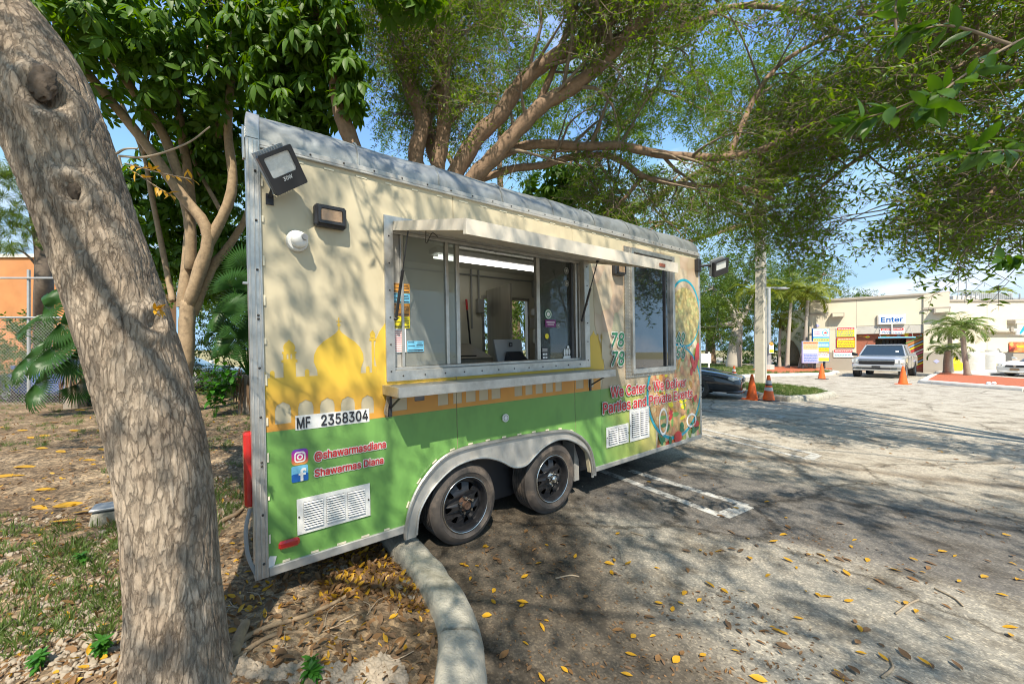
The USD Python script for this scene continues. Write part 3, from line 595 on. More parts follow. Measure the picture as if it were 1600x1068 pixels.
put('end_trim', bx(5.225, 5.262, -.012, .03, -.005, 2.42, .004), M['alu'], tr)
put('rivets', rivets([(5.243, z) for z in np.arange(.05, 2.35, .16)], .005), M['wire'], tr, kind='stuff')
put('drip_rail', bx(.05, 5.25, -.02, .01, 2.372, 2.385, .003), M['alu_matt'], tr); put('drip_rail', bx(.05, 5.25, -.012, .01, 2.39, 2.42, .003), M['alu_matt'], tr)
put('rivets', rivets([(x, 2.405) for x in np.arange(.12, 5.2, .2)], .006, -.013), M['wire'], tr, kind='stuff')
ry, rz = [], []
for a in np.linspace(0, np.pi / 2, 9): ry.append(.26 * (1 - math.cos(a))); rz.append(2.415 + .235 * math.sin(a))
ry += [1.0]; rz += [2.675]
prof = list(zip(ry, rz)); prof += [(TWD - y, z) for y, z in prof[::-1][1:]]
xs = np.linspace(0, TL_, 40); V = []
for x in xs: V.append([(x + SK * y * (1 - x / TL_) + .0, y + .004 * math.sin(x * 9) * (z > 2.5), z + .006 * math.sin(x * 5.5)) for y, z in prof])
put('roof', (np.array(V).reshape(-1, 3), grid_faces(len(xs), len(prof))[:, ::-1]), M['roof_metal'], tr, smooth=35)
cen = np.array([1.0, 1.6]); ring_ = [np.array(q) + (np.array(q) - cen) / np.linalg.norm(np.array(q) - cen) * .010 for q in prof]
put('roof_end_trim', (np.array([[(SK * q[0] + x, q[0], q[1]) for x in (-.022, -.018, .046, .049)] for q in ring_]).reshape(-1, 3) - np.tile([[0, 0, .012], [0, 0, 0], [0, 0, 0], [0, 0, .012]], (len(ring_), 1)), grid_faces(len(ring_), 4)), M['alu'], tr, smooth=40)
seamb = MB()
for x in np.arange(.62, 5.2, .61):
    seamb.add(tube([(x + SK * y * (1 - x / TL_), y - .004, z + .006) for y, z in prof[:10]], .006, 5))
put('roof_seam', seamb, M['roof_metal'], tr)
put('roof_vent', cat_(revolve([(0, 0), (.26, 0), (.26, .04), (.2, .07), (0, .09)], 20)), M['alu_matt'], tr)
xf(stage.GetPrimAtPath(str(tr.GetPath()) + '/roof_vent'), (4.55, .62, 2.68))
def end_wall(x0, skew, x1):
    return hull([(x0, .036, 0), (x1, .036, 0), (x0 + skew * TWD, TWD, 0), (x1 + skew * TWD, TWD, 0), (x0, .036, 2.40), (x1, .036, 2.40), (x0 + skew * TWD, TWD, 2.40), (x1 + skew * TWD, TWD, 2.40),
                 (x0 + skew * .3, .3, 2.62), (x1 + skew * .3, .3, 2.62), (x0 + skew * (TWD - .3), TWD - .3, 2.64), (x1 + skew * (TWD - .3), TWD - .3, 2.64)])
put('rear_wall', end_wall(0, SK, .04), M['alu_matt'], tr)
put('front_wall', end_wall(TL_ - .04, 0, TL_), M['white_paint'], tr)
bw = sbox(SK * TWD, 0, TL_, 2.40).difference(sbox(3.20, .08, 4.06, 1.94))
put('far_wall', ext(bw, TWD - .04, TWD), M['inner_wall'], tr)
put('lining', cat_(ext(sbox(.26, .56, 3.4, 1.06), .05, .06), bx(.28, .29, .06, 1.95, .06, 2.33), bx(5.19, 5.2, .06, 1.95, .06, 2.33), ext(sbox(2.93, 1.06, 3.6, 2.3), .05, .06)), M['inner_wall'], tr)
put('ceiling', bx(.26, 5.2, .06, 1.95, 2.335, 2.36), M['inner_wall'], tr)
put('floor', bx(.35, 5.18, .302, 1.95, .0, .05), M['grey_plastic'], tr)
put('chassis', cat_(bx(.35, 5.15, .34, .44, -.13, -.005), bx(.1, 5.15, 1.76, 1.88, -.13, -.005), *[bx(x, x + .06, .44, 1.76, -.1, -.01) for x in np.arange(.5, 5.1, .7)], cyl((1.417, .1, -.02), (1.417, 1.9, -.02), .035, 10), cyl((2.384, .1, -.03), (2.384, 1.9, -.03), .035, 10)), M['dark_metal'], tr)
for y in (.5, 1.5): put('tongue', cyl((5.2, y, -.06), (6.3, 1.0, -.06), .04, 8), M['dark_metal'], tr)

# wheel housing, fender, wheels
put('wheel_housing', cat_(bx(.92, 2.94, .28, .30, -.12, .47), *[moved(bx(-.12, .12, .036, .29, -.004, .004), (x, 0, z), rotm('y', -a)) for x, z, a in ((1.03, .27, 1.0), (1.2, .42, .55), (1.42, .47, .1), (1.64, .475, 0), (1.86, .475, 0), (2.08, .475, 0), (2.3, .47, 0), (2.52, .45, -.2), (2.72, .36, -.65), (2.88, .16, -1.2), (.955, .06, 1.4))]), M['dark_metal'], tr)
fen = FO.difference(FI)
fd = put('fender', ext(fen, -.014, .0), M['alu_matt'], tr)
rim = MB()
L1 = np.array(FO.exterior.coords)[1:-2]
rim.add(tube([(x, -.022, z) for x, z in L1 if z > -.04], .014, 7))
put('fender_edge', rim, M['alu'], fd)
put('fender_lip', tube([(x, -.02, z) for x, z in np.array(FI.exterior.coords)[1:-2] if z > -.04], .008, 6), M['alu'], fd)
put('rivets', rivets([(off.interpolate(d).x, off.interpolate(d).y - .03) for d in np.arange(.3, 3.1, .3)], .006, -.016), M['wire'], fd, kind='stuff')
put('mud_flap', bx(2.83, 2.90, .12, .26, -.1, .3), M['alu_matt'], fd)
def wheel(x, z, r, cap):
    w = UsdGeom.Xform.Define(stage, numbered(str(tr.GetPath()), 'wheel')).GetPrim(); xf(w, (x, .0, z))
    pr = [(.208, .03), (.215, .008), (.24, -.004), (r - .06, -.010), (r - .035, -.004), (r - .016, .012), (r - .006, .03)]
    for k in range(5):
        y = .045 + k * .03; pr += [(r, y - .010), (r, y + .010), (r - .008, y + .012), (r - .008, y + .018)]
    pr += [(r, .19), (r - .03, .205), (.22, .21), (.208, .18)]
    v, f = revolve(pr, 64, 'y'); put('tyre', (v, f), M['rubber'], w, smooth=30)
    b = MB()
    b.add(revolve([(.185, .10), (.185, .025), (.193, .005), (.205, .0), (.2125, .006), (.2125, .02), (.206, .03), (.206, .18), (.15, .18), (.15, .10)], 48, 'y'))
    disc = Point(0, 0).buffer(.188, 24).difference(Point(0, 0).buffer(.026, 12))
    for k in range(8):
        h = Polygon([(.112, -.012), (.155, -.028), (.160, 0), (.155, .028), (.112, .012), (.106, 0)]).buffer(-.004).buffer(.004)
        disc = disc.difference(affinity.rotate(h, k * 45 + 12, origin=(0, 0)))
    v, f = ext(disc, .030, .040); rr = np.hypot(v[:, 0], v[:, 2]); v = v.copy(); v[:, 1] += .03 * np.clip((rr - .08) / .1, 0, 1) - .02 * np.clip((.085 - rr) / .03, 0, 1)
    b.add((v, f)); rm = put('rim', b, M['rim_black'], w, smooth=30)
    put('rim_edge', revolve([(.203, .0015), (.206, -.003), (.2105, .0), (.2135, .008), (.211, .011)], 64, 'y'), M['chrome'], rm, smooth=True)
    put('hub', revolve([(0, -.032 if cap else -.01), (.018, -.03 if cap else -.008), (.03, -.018), (.032, .02), (.05, .024), (.05, .04)], 24, 'y'), M['chrome'] if cap else M['hub_rust'], w, smooth=35)
    for k in range(5):
        a = k * 2 * np.pi / 5 + .5; c = (.058 * math.cos(a), .058 * math.sin(a))
        put('lug_nut', cyl((c[0], -.012, c[1]), (c[0], .02, c[1]), .011, 6), M['chrome'], w)
    return w
wheel(1.417, .057, .305, False); wheel(2.384, .052, .318, True)

# serving window
wf = put('window_frame', ext(sbox(.779, 1.034, 2.926, 2.135).difference(sbox(.842, 1.100, 2.856, 2.062)), -.014, .0), M['alu'], tr)
put('rivets', rivets([(x, z) for z in (1.066, 2.10) for x in np.arange(.9, 2.9, .17)] + [(x, z) for x in (.812, 2.893) for z in np.arange(1.1, 2.1, .18)], .006, -.015), M['wire'], wf, kind='stuff')
put('window_reveal', cat_(bx(.836, .842, -.012, .11, 1.096, 2.064), bx(2.852, 2.859, -.012, .11, 1.096, 2.064), bx(.843, 2.851, -.012, .12, 1.096, 1.103), bx(.843, 2.851, -.012, .12, 2.058, 2.064)), M['alu_matt'], wf)
put('window_track', bx(.85, 2.85, .03, .085, 1.104, 1.125, .003), M['alu'], wf); put('window_track', bx(.85, 2.85, .03, .085, 2.035, 2.057, .003), M['alu'], wf)
def stile(x0, x1, y=.03): return bx(x0, x1, y, y + .035, 1.126, 2.034, .003)
put('window_stile', stile(1.288, 1.315), M['alu'], wf); put('window_stile', stile(1.392, 1.425, .045), M['alu'], wf)
put('window_stile', stile(2.262, 2.305, .045), M['alu'], wf); put('window_stile', stile(2.715, 2.745), M['dark_metal'], wf); put('window_stile', stile(2.775, 2.80), M['alu'], wf); put('window_stile', stile(2.83, 2.85), M['alu'], wf)
put('window_stile', stile(.918, .940), M['alu'], wf); put('jamb_board', bx(.85, .917, .05, .07, 1.126, 2.034), M['alu_matt'], wf)
put('pane', bx(.941, 1.287, .048, .052, 1.127, 2.033), M['glass_dusty'], wf)
put('pane', bx(1.316, 1.391, .055, .059, 1.127, 2.033), M['glass_dusty'], wf)
put('pane', bx(2.306, 2.714, .058, .062, 1.127, 2.033), M['glass'], wf)
# stickers on the panes
def sticker(x0, x1, z0, z1, mat, bars=(), y=.04, bm=None):
    s = put('sticker', bx(x0, x1, y, y + .0015, z0, z1), mat, wf)
    b = MB()
    for (u0, u1, w0, w1) in bars: b.add(bx(x0 + (x1 - x0) * u0, x0 + (x1 - x0) * u1, y - .0012, y - .0002, z0 + (z1 - z0) * w0, z0 + (z1 - z0) * w1))
    if bars: put('sticker_print', b, bm or M['black_print'], s)
card = ((.05, .95, .08, .18), (.05, .4, .85, .92), (.55, .95, .6, .66), (.55, .95, .45, .5), (.05, .45, .5, .55), (.6, .9, .75, .8))
sticker(.852, .990, 1.636, 1.70, M['orange'], card); sticker(.852, .990, 1.565, 1.632, M['sky_print'], card); sticker(.852, .988, 1.475, 1.562, M['orange'], card)
sticker(.852, .986, 1.392, 1.472, M['bright_yellow'], card)
txt = tuple((.08, .7 + .2 * ((k * 7) % 3) / 2, .06 + k * .09, .085 + k * .09) for k in range(10))
sticker(.852, .954, 1.225, 1.388, M['white_print'], txt, bm=M['red_print'])
sticker(.962, 1.094, 1.228, 1.302, M['sky_print'], card)
sticker(2.372, 2.512, 1.418, 1.485, M['purple'], ((.1, .9, .6, .72), (.2, .8, .3, .4)), .05, M['white_print'])
sticker(2.32, 2.40, 1.115, 1.235, M['black_print'], ((.15, .45, .15, .3), (.55, .85, .15, .3), (.15, .45, .4, .55), (.55, .85, .4, .55), (.1, .9, .72, .78), (.1, .9, .86, .9)), .05, M['white_print'])
ring = lambda cx, cz, r: Point(cx, cz).buffer(r).difference(Point(cx, cz).buffer(r * .8)).union(Point(cx, cz).buffer(r * .5))
s_ = put('sticker', ext(Point(2.412, 1.535).buffer(.047), .05, .0515), M['dgreen_print'], wf); put('sticker_print', ext(ring(2.412, 1.535, .04), .0485, .0497), M['white_print'], s_)
put('sticker', ext(Point(2.39, 1.335).buffer(.024), .05, .0515), M['bright_yellow'], wf); put('sticker', ext(ring(2.545, 1.435, .024), .05, .0515), M['lead_grey'], wf)
put('sticker', ext(unary_union([Polygon([(2.60, 1.12), (2.76, 1.12), (2.74, 1.15), (2.62, 1.15)])] + [el(2.63 + .033 * k, 1.185, .013, .032) for k in range(4)] + [el(2.68, 1.23, .016, .014)]).intersection(sbox(2.58, 1.1, 2.712, 1.3)), .05, .0515), M['white_print'], wf)
for z in (1.955, 1.835): put('sticker', ext(ring(2.675, z, .03), .05, .0515), M['lead_grey'], wf)

# awning flap, stays, counter shelf
A0, A1, AP = .846, 2.95, .83
def awn(x0, x1, t0, t1, dz0, dz1):
    """Slab of the flap between depths t0..t1 (0 hinge, 1 front)."""
    f = lambda t: (-AP * t, 2.085 - .215 * t)
    q = []
    for x in (x0, x1):
        for t in (t0, t1):
            y, z = f(t); q += [(x, y, z + dz0), (x, y, z + dz1)]
    return hull(q)
aw = put('awning_flap', awn(A0 + .03, A1 - .03, .01, .965, -.016, .014), M['awning'], tr)
put('awning_rail', awn(A0, A1, .97, 1.0, -.058, .02), M['awning'], aw)
put('awning_rail', awn(A0, A0 + .028, .01, .968, -.04, .02), M['awning'], aw); put('awning_rail', awn(A1 - .028, A1, .01, .968, -.04, .02), M['awning'], aw)
put('latch', bx(2.66, 2.74, -AP - .006, -AP - .001, 1.835, 1.86), M['rust'], aw)
put('hinge', cyl((A0, -.018, 2.09), (A1, -.018, 2.09), .010, 8), M['alu_matt'], aw)
def strut(x, y1, z1, x0, z0):
    p0, p1 = np.array([x0, -.02, z0]), np.array([x, y1, z1]); m = p0 + (p1 - p0) * .55
    s = put('gas_strut', cyl(p0, m, .0105, 10), M['black_plastic'], tr); put('strut_rod', cyl(m, p1, .0048, 8), M['dark_metal'], s)
    put('strut_mount', cat_(moved(trimesh.creation.icosphere(1, .014), p0), moved(trimesh.creation.icosphere(1, .014), p1)), M['dark_metal'], s)
strut(.862, -.20, 2.01, .85, 1.45); strut(2.80, -.20, 2.01, 2.80, 1.485)
put('cable', tube(smoothpath([(.90, -.35, 1.98), (.93, -.3, 1.90), (.95, -.34, 1.955), (.98, -.36, 1.93)], 5), .003, 5), M['wire'], aw)
sh = put('counter_shelf', bx(.757, 2.985, -.235, -.002, .975, 1.012, .006), M['steel'], tr)
put('shelf_edge', bx(.752, 2.99, -.243, -.2355, .95, 1.016, .002), M['alu'], sh); put('shelf_edge', bx(.7495, .756, -.235, -.003, .952, 1.014, .002), M['alu'], sh)
for x in (.80, 2.93):
    put('shelf_bracket', cat_(cyl((x, -.2, .965), (x, -.02, .86), .007, 6), bx(x - .014, x + .014, -.012, -.001, .80, .965, .002), bx(x - .012, x + .012, -.22, -.01, .955, .974, .002)), M['dark_metal'], sh)
put('lock', bx(.86, .93, -.246, -.236, .922, .949, .003), M['black_plastic'], sh); put('lock', bx(2.955, 3.03, -.2, -.16, .965, .99, .003), M['black_plastic'], sh)
wb = MB()
for k in range(7): wb.add(tube(smoothpath([(.765, -.03 - .012 * k, .955), (.775 + .01 * math.sin(k * 2), -.03, .90 + .008 * k), (.765 + .012 * math.cos(k), -.02, .84), (.775, -.015, .80)], 4), .004, 5))
put('wire_bundle', wb, M['twig_pale'], sh)

# dark side window with its diamond plate trim
dg = put('side_window', bx(3.66, 4.52, .004, .02, .95, 2.25), M['glass_dark'], tr)
put('side_window_frame', ext(sbox(3.645, .925, 4.56, 2.285).difference(sbox(3.685, .975, 4.505, 2.24)), -.03, .003), M['alu'], dg)
put('side_window_post', bx(4.36, 4.385, -.012, .0035, .976, 2.239), M['black_plastic'], dg)
dia = usdkit.material(stage, LK + 'diamond_plate', {'g': ('geometry', {}), 'm': ('mapping', {'scale': (26, 26, 26), 'rotation': (0, 0, .6)}), 'w': ('wave_texture', {'scale': .5, 'bands_direction': 'diagonal'}), 'v': ('voronoi_texture', {'scale': 1.1, 'metric': 'manhattan', 'randomness': .2}),
    'b': ('bump', {'strength': .9, 'distance': .004}), 'r': ('rgb_ramp', {'ramp': [(0, (.62, .58, .50)), (.6, (.38, .35, .30))]}), 'p': ('principled_bsdf', {'metallic': .7, 'roughness': .4})},
    [('g.position', 'm.vector'), ('m.vector', 'v.vector'), ('v.distance', 'b.height'), ('v.distance', 'r.fac'), ('r.color', 'p.base_color'), ('b.normal', 'p.normal')], surface='p.BSDF')
put('diamond_plate', bx(3.53, 3.643, -.012, .0, .885, 2.29), dia, dg); put('diamond_plate', bx(3.645, 4.56, -.012, .0, .885, .923), dia, dg)

# lamps, camera, vents, lights on the wall
def floodlight(M4, w, h, label=None):
    fl = UsdGeom.Xform.Define(stage, numbered(str(tr.GetPath()), 'floodlight')).GetPrim(); xf(fl, M=M4); tag(fl, label)
    body = ext(rb(-w / 2, -h / 2, w / 2, h / 2, .008).difference(rb(-w * .38, -h * .10, w * .38, h * .40, .012)), -.03, .0)
    put('housing', cat_(body, bx(-w / 2 + .006, w / 2 - .006, .001, .02, -h / 2 + .006, h / 2 - .006, .004)), M['black_plastic'], fl)
    put('reflector', cat_(hull([(-w * .38, -.004, -h * .10), (w * .38, -.004, -h * .10), (w * .38, -.004, h * .40), (-w * .38, -.004, h * .40), (-w * .3, .0005, 0), (w * .3, .0005, h * .3)])), M['chrome'], fl)
    put('lens', bx(-w * .38, w * .38, -.020, -.016, -h * .10, h * .40), M['lens'], fl)
    b = MB()
    for k in range(11): b.add(bx(-w / 2 + .012 + k * (w - .024) / 11, -w / 2 + .018 + k * (w - .024) / 11, .0205, .06, -h / 2 + .002, h / 2 + .014))
    put('cooling_fins', b, M['lead_grey'], fl)
    return fl
def m4(Rm, t):
    m = np.eye(4); m[:3, :3] = np.asarray(Rm).T; m[3, :3] = t; return Gf.Matrix4d(*map(float, m.ravel()))
f1 = floodlight(m4(rotm('y', -.60) @ rotm('x', .38), (.137, -.13, 2.225)), .195, .20)
lv, lf = text('30W', .018, .001); put('lettering', moved((lv, lf), (-tw((lv, lf)) / 2, -.031, -.048)), M['white_print'], f1)
put('lamp_bracket', cat_(tube([(.095, -.001, 2.11), (.10, -.06, 2.14), (.12, -.10, 2.17)], .010, 6), bx(.075, .115, -.01, -.0005, 2.07, 2.13)), M['dark_metal'], tr)
f2 = floodlight(m4(rotm('z', -.30) @ rotm('x', .35) @ rotm('y', -.35), (5.36, -.20, 2.21)), .22, .20)
put('lamp_bracket', cat_(tube([(5.2, -.001, 2.24), (5.24, -.10, 2.24), (5.31, -.16, 2.23)], .018, 6), bx(5.13, 5.22, -.05, -.0005, 2.17, 2.33, .004)), M['black_plastic'], tr)
def porch(x, z, w=.19, h=.13):
    pl = put('porch_lamp', bx(x - w / 2, x + w / 2, -.055, -.001, z - h / 2, z + h / 2, .012), M['black_plastic'], tr)
    put('lamp_surround', ext(rb(x - w * .42, z - h * .4, x + w * .42, z + h * .4, .012).difference(rb(x - w * .34, z - h * .28, x + w * .34, z + h * .28, .012)), -.07, -.0555), M['black_plastic'], pl)
    put('lamp_lens', bx(x - w * .34, x + w * .34, -.066, -.056, z - h * .28, z + h * .28, .004), M['amber'], pl)
porch(.423, 2.05); porch(3.40, 2.02, .17, .12)
cp = UsdGeom.Xform.Define(stage, numbered(str(tr.GetPath()), 'camera_dome')).GetPrim(); xf(cp, (.235, 0, 1.885))
put('dome_base', revolve([(0, -.028), (.056, -.028), (.061, -.018), (.061, -.001), (0, -.001)], 28, 'y'), M['white_paint'], cp, smooth=40)
put('dome_ball', moved(trimesh.creation.icosphere(3, .047), (.004, -.048, .0)), M['white_paint'], cp, smooth=True)
put('dome_lens', moved(revolve([(0, -.012), (.017, -.012), (.019, -.004), (.019, .004), (0, .004)], 18, 'y'), (.022, -.089, .008), rotm('z', .3)), M['grey_plastic'], cp, smooth=40)
def vent(x0, x1, z0, z1, cols, n, vert=False):
    v = put('vent', bx(x0, x1, -.011, -.0075, z0, z1), M['white_paint'], tr); b, d = MB(), MB(); m = .06 * (x1 - x0); g_ = (x1 - x0 - 2 * m) / cols
    for c in range(cols):
        a, e = x0 + m + g_ * (c + .08), x0 + m + g_ * (c + .92); zz0, zz1 = z0 + .12 * (z1 - z0), z1 - .12 * (z1 - z0)
        d.add(bx(a, e, -.0125, -.0115, zz0, zz1))
        for k in range(n):
            z = zz0 + (k + .5) * (zz1 - zz0) / n; t = (zz1 - zz0) / n
            b.add(hull([(a, -.0135, z + t * .34), (e, -.0135, z + t * .34), (a, -.022, z - t * .16), (e, -.022, z - t * .16), (a, -.0135, z + t * .20), (e, -.0135, z + t * .20)]))
    put('vent_shade_sheet', d, M['dark_room'], v); put('louvres', b, M['white_paint'], v)  # dark sheet on the plate stands for the shade between the slats
    put('screws', rivets([(x0 + m * .4, (z0 + z1) / 2), (x1 - m * .4, (z0 + z1) / 2)], .006, -.012), M['wire'], v)
vent(.202, .647, .185, .392, 3, 11); vent(3.172, 3.565, .20, .405, 2, 7); vent(3.592, 3.978, .195, .545, 2, 12)
put('marker_lamp', bx(.098, .212, -.034, -.0075, .134, .182, .012), M['red_lens'], tr)
wc = put('water_inlet', ext(Point(1.813, .671).buffer(.032), -.02, -.007), M['white_print'], tr); put('inlet_ring', ext(Point(1.813, .671).buffer(.024).difference(Point(1.813, .671).buffer(.018)), -.023, -.0205), M['lead_grey'], wc)
tl = put('tail_lamp', bx(-.055, -.003, .06, .13, .38, .80, .012), M['red_lens'], tr)
put('hose', tube(smoothpath([(-.03, .05, .38), (-.055, .03, .28), (-.05, .02, .14), (-.01, .0, .02)], 6), .011, 7), M['grey_plastic'], tr)
put('end_bracket', bx(-.045, -.021, .0, .03, 1.62, 1.632), M['alu'], tr); put('end_bracket', bx(-.034, -.021, .0, .03, 2.3, 2.48, .004), M['alu'], tr)

# what the serving window shows of the interior
put('fluorescent_fixture', bx(1.9, 3.6, 1.14, 1.30, 2.27, 2.334, .01), M['white_paint'], tr)
for y in (1.17, 1.27): put('fluorescent_tube', cyl((1.95, y, 2.245), (3.55, y, 2.245), .013, 10), M['tube_light'], tr)
put('ceiling_fan_vent', cat_(bx(2.5, 3.0, .5, .9, 2.28, 2.334, .01)), M['steel'], tr)
dl = put('inner_door', hull([(3.235, 1.93, .1), (3.26, 1.94, .1), (3.10, 1.30, .1), (3.125, 1.29, .1), (3.235, 1.93, 2.05), (3.26, 1.94, 2.05), (3.10, 1.30, 2.05), (3.125, 1.29, 2.05)]), M['steel'], tr)
put('door_handle', bx(3.13, 3.16, 1.34, 1.37, 1.15, 1.3), M['dark_metal'], dl)
put('door_frame', ext(sbox(3.16, .05, 4.10, 1.98).difference(sbox(3.20, .08, 4.06, 1.94)), TWD - .055, TWD - .041), M['alu'], tr)
bk = put('breaker_box', bx(4.17, 4.42, TWD - .14, TWD - .041, 2.0, 2.27, .008), M['lead_grey'], tr); put('box_door', bx(4.22, 4.36, TWD - .15, TWD - .141, 2.03, 2.2, .004), M['grey_plastic'], bk)
put('conduit', cat_(cyl((2.97, TWD - .06, 1.5), (2.97, TWD - .06, 2.33), .014, 8), cyl((3.1, TWD - .06, 1.9), (3.1, TWD - .06, 2.33), .014, 8), cyl((.3, TWD - .06, 2.25), (4.2, TWD - .06, 2.25), .012, 8)), M['lead_grey'], tr)
put('switch_box', bx(3.05, 3.15, TWD - .11, TWD - .041, 1.72, 1.92, .006), M['lead_grey'], tr)
put('soap_dispenser', bx(4.14, 4.22, TWD - .13, TWD - .041, 1.72, 1.82, .012), M['white_paint'], tr); put('soap_dispenser', bx(4.16, 4.30, TWD - .14, TWD - .041, 1.28, 1.5, .02), M['inner_wall'], tr)
put('wall_notice', bx(4.12, 4.30, TWD - .05, TWD - .041, 1.52, 1.68), M['white_print'], tr)
put('inner_counter', cat_(bx(.95, 2.86, .09, .42, 1.055, 1.09, .004)), M['steel'], tr)
put('cupboard', bx(4.06, 5.15, 1.3, 1.94, .06, 1.0, .01), M['dark_metal'], tr)
# things resting inside the trailer
def inside(name, label, cat): return thing(name, label, cat, M=tmat())
t = inside('payment_terminal', 'silver till screen with a black card reader seen through the serving window', 'till')
put('screen', hull([(2.02, .30, 1.10), (2.395, .34, 1.10), (2.02, .36, 1.315), (2.395, .40, 1.315), (2.02, .325, 1.10), (2.395, .365, 1.10), (2.02, .38, 1.312), (2.395, .42, 1.312)]), M['grey_plastic'], t)
put('screen_badge', ext(rb(2.19, 1.245, 2.23, 1.285, .006).difference(rb(2.20, 1.255, 2.22, 1.275, .003)), .335, .339), M['black_print'], t)
put('card_reader', hull([(2.10, .20, 1.0905), (2.30, .20, 1.0905), (2.10, .32, 1.0905), (2.30, .32, 1.0905), (2.12, .28, 1.20), (2.28, .28, 1.20), (2.12, .30, 1.20), (2.28, .30, 1.20), (2.10, .2, 1.12), (2.30, .2, 1.12)]), M['black_plastic'], t)
put('base', bx(2.05, 2.36, .30, .41, 1.0905, 1.0995), M['black_plastic'], t)
t = inside('steel_cooker', 'stainless steel cooking cabinet with sloping lid behind the serving window', 'cooker')
put('cabinet', bx(1.55, 2.55, 1.0, 1.5, .055, 1.12, .01), M['steel'], t); put('lid', hull([(1.55, 1.0, 1.125), (2.55, 1.0, 1.125), (1.55, 1.5, 1.125), (2.55, 1.5, 1.125), (1.55, 1.45, 1.29), (2.55, 1.45, 1.29), (1.55, 1.5, 1.29), (2.55, 1.5, 1.29)]), M['steel'], t); put('handle', cyl((2.0, .99, 1.15), (2.3, .99, 1.15), .01, 6), M['dark_metal'], t)
t = inside('broom', 'dark broom with red grip leaning on the inner wall of the trailer', 'broom')
put('handle', cyl((2.88, 1.75, .3), (2.86, 1.90, 1.75), .013, 8), M['black_plastic'], t); put('grip', cyl((2.86, 1.90, 1.755), (2.859, 1.915, 1.90), .016, 8), M['red_print'], t); put('brush', bx(2.75, 3.0, 1.70, 1.78, .055, .3), M['wire'], t)

# ------------------------------------------------------------------ leaves and trees
def leaf(L, W, fold=.25, droop=.15, n=1):
    """One leaf along +x, folded along its midrib. n: extra stations."""
    if n == 1:
        v = np.array([(0, 0, 0), (.45 * L, W / 2, fold * W / 2), (.45 * L, 0, 0), (.45 * L, -W / 2, fold * W / 2), (L, 0, -droop * L)]); return v, np.array([(0, 2, 1), (0, 3, 2), (1, 2, 4), (2, 3, 4)])
    ts = np.linspace(0, 1, n + 2); V = []
    for t in ts:
        w = W / 2 * (math.sin(math.pi * t ** .85) ** .8 if 0 < t < 1 else 0.02); z = -droop * L * t ** 2
        V += [(t * L, w, z + fold * w), (t * L, 0, z), (t * L, -w, z + fold * w)]
    return np.array(V), grid_faces(len(ts), 3)[:, ::-1]
def dirs_to_M(d, up=(0, 0, 1), roll=0.0):
    d = d / np.linalg.norm(d); s = np.cross(up, d); n = np.linalg.norm(s); s = s / n if n > 1e-6 else np.array([0, 1.0, 0]); u = np.cross(d, s)
    c, k = math.cos(roll), math.sin(roll); return np.stack([d, c * s + k * u, -k * s + c * u], 1)
def spray(rng, L=.42, nl=26, ll=.068, lw=.022, spread=.9, sub=3):
    """A leafy twig along +x: (leaves, twig)."""
    lv, tg = MB(), MB()
    main = smoothpath([(0, 0, 0), (L * .5, rng.normal(0, .03), rng.normal(0, .03)), (L, rng.normal(0, .06), rng.normal(-.02, .05))], 3)
    tg.add(tube(main, np.linspace(.0055, .0015, len(main)), 3, False)); axes = [(main, 1.0)]
    for k in range(sub):
        b = main[int(len(main) * (.25 + .5 * k / max(1, sub - 1)))]; a = rng.uniform(0, 6.28); d = np.array([.7, .75 * math.cos(a), .6 * math.sin(a)]) * L * rng.uniform(.4, .6)
        p = smoothpath([b, b + d * .5, b + d], 2); tg.add(tube(p, np.linspace(.003, .001, len(p)), 3, False)); axes.append((p, .6))
    tot = sum(w for _, w in axes)
    for p, w in axes:
        m = max(4, int(nl * w / tot)); 
        for k in range(m):
            t = .15 + .85 * (k + rng.random() * .5) / m; q = t * (len(p) - 1); i = min(int(q), len(p) - 2); b = p[i] + (p[i + 1] - p[i]) * (q - i)
            ax = p[-1] - p[0]; ax /= np.linalg.norm(ax); a = k * 2.4 + rng.uniform(-.4, .4); r_ = np.array([0, math.cos(a), math.sin(a)])
            d = ax * rng.uniform(.25, .8) + r_ * spread + np.array([0, 0, rng.uniform(-.35, .15)])
            s = rng.uniform(.7, 1.2); lv.add(moved(leaf(ll * s, lw * s), b, dirs_to_M(d, roll=rng.normal(0, .5))))
    return lv.get(), tg.get()
rs = np.random.default_rng(11)
OAK = [[('leaves', a, M['oak_leaf'], False), ('twig', b, M['twig'], True)] for a, b in (spray(rs, .42, 34, .072, .024) for _ in range(5))]
OAKS = [[('leaves', a, M['oak_leaf'], False), ('twig', b, M['twig'], True)] for a, b in (spray(rs, .5, 13, .075, .026, 1.0, 2) for _ in range(5))]
FAR = [[('leaves', spray(rs, .9, 44, .17, .075, 1.0, 4)[0], M['far_leaf'], False)] for _ in range(4)]
DARK = [[('leaves', spray(rs, .8, 40, .19, .08, 1.0, 4)[0], M['dark_leaf'], False)] for _ in range(4)]
WEED = [[('leaves', spray(rs, .12, 12, .045, .02, 1.0, 2)[0], M['weed'], False)] for _ in range(3)]

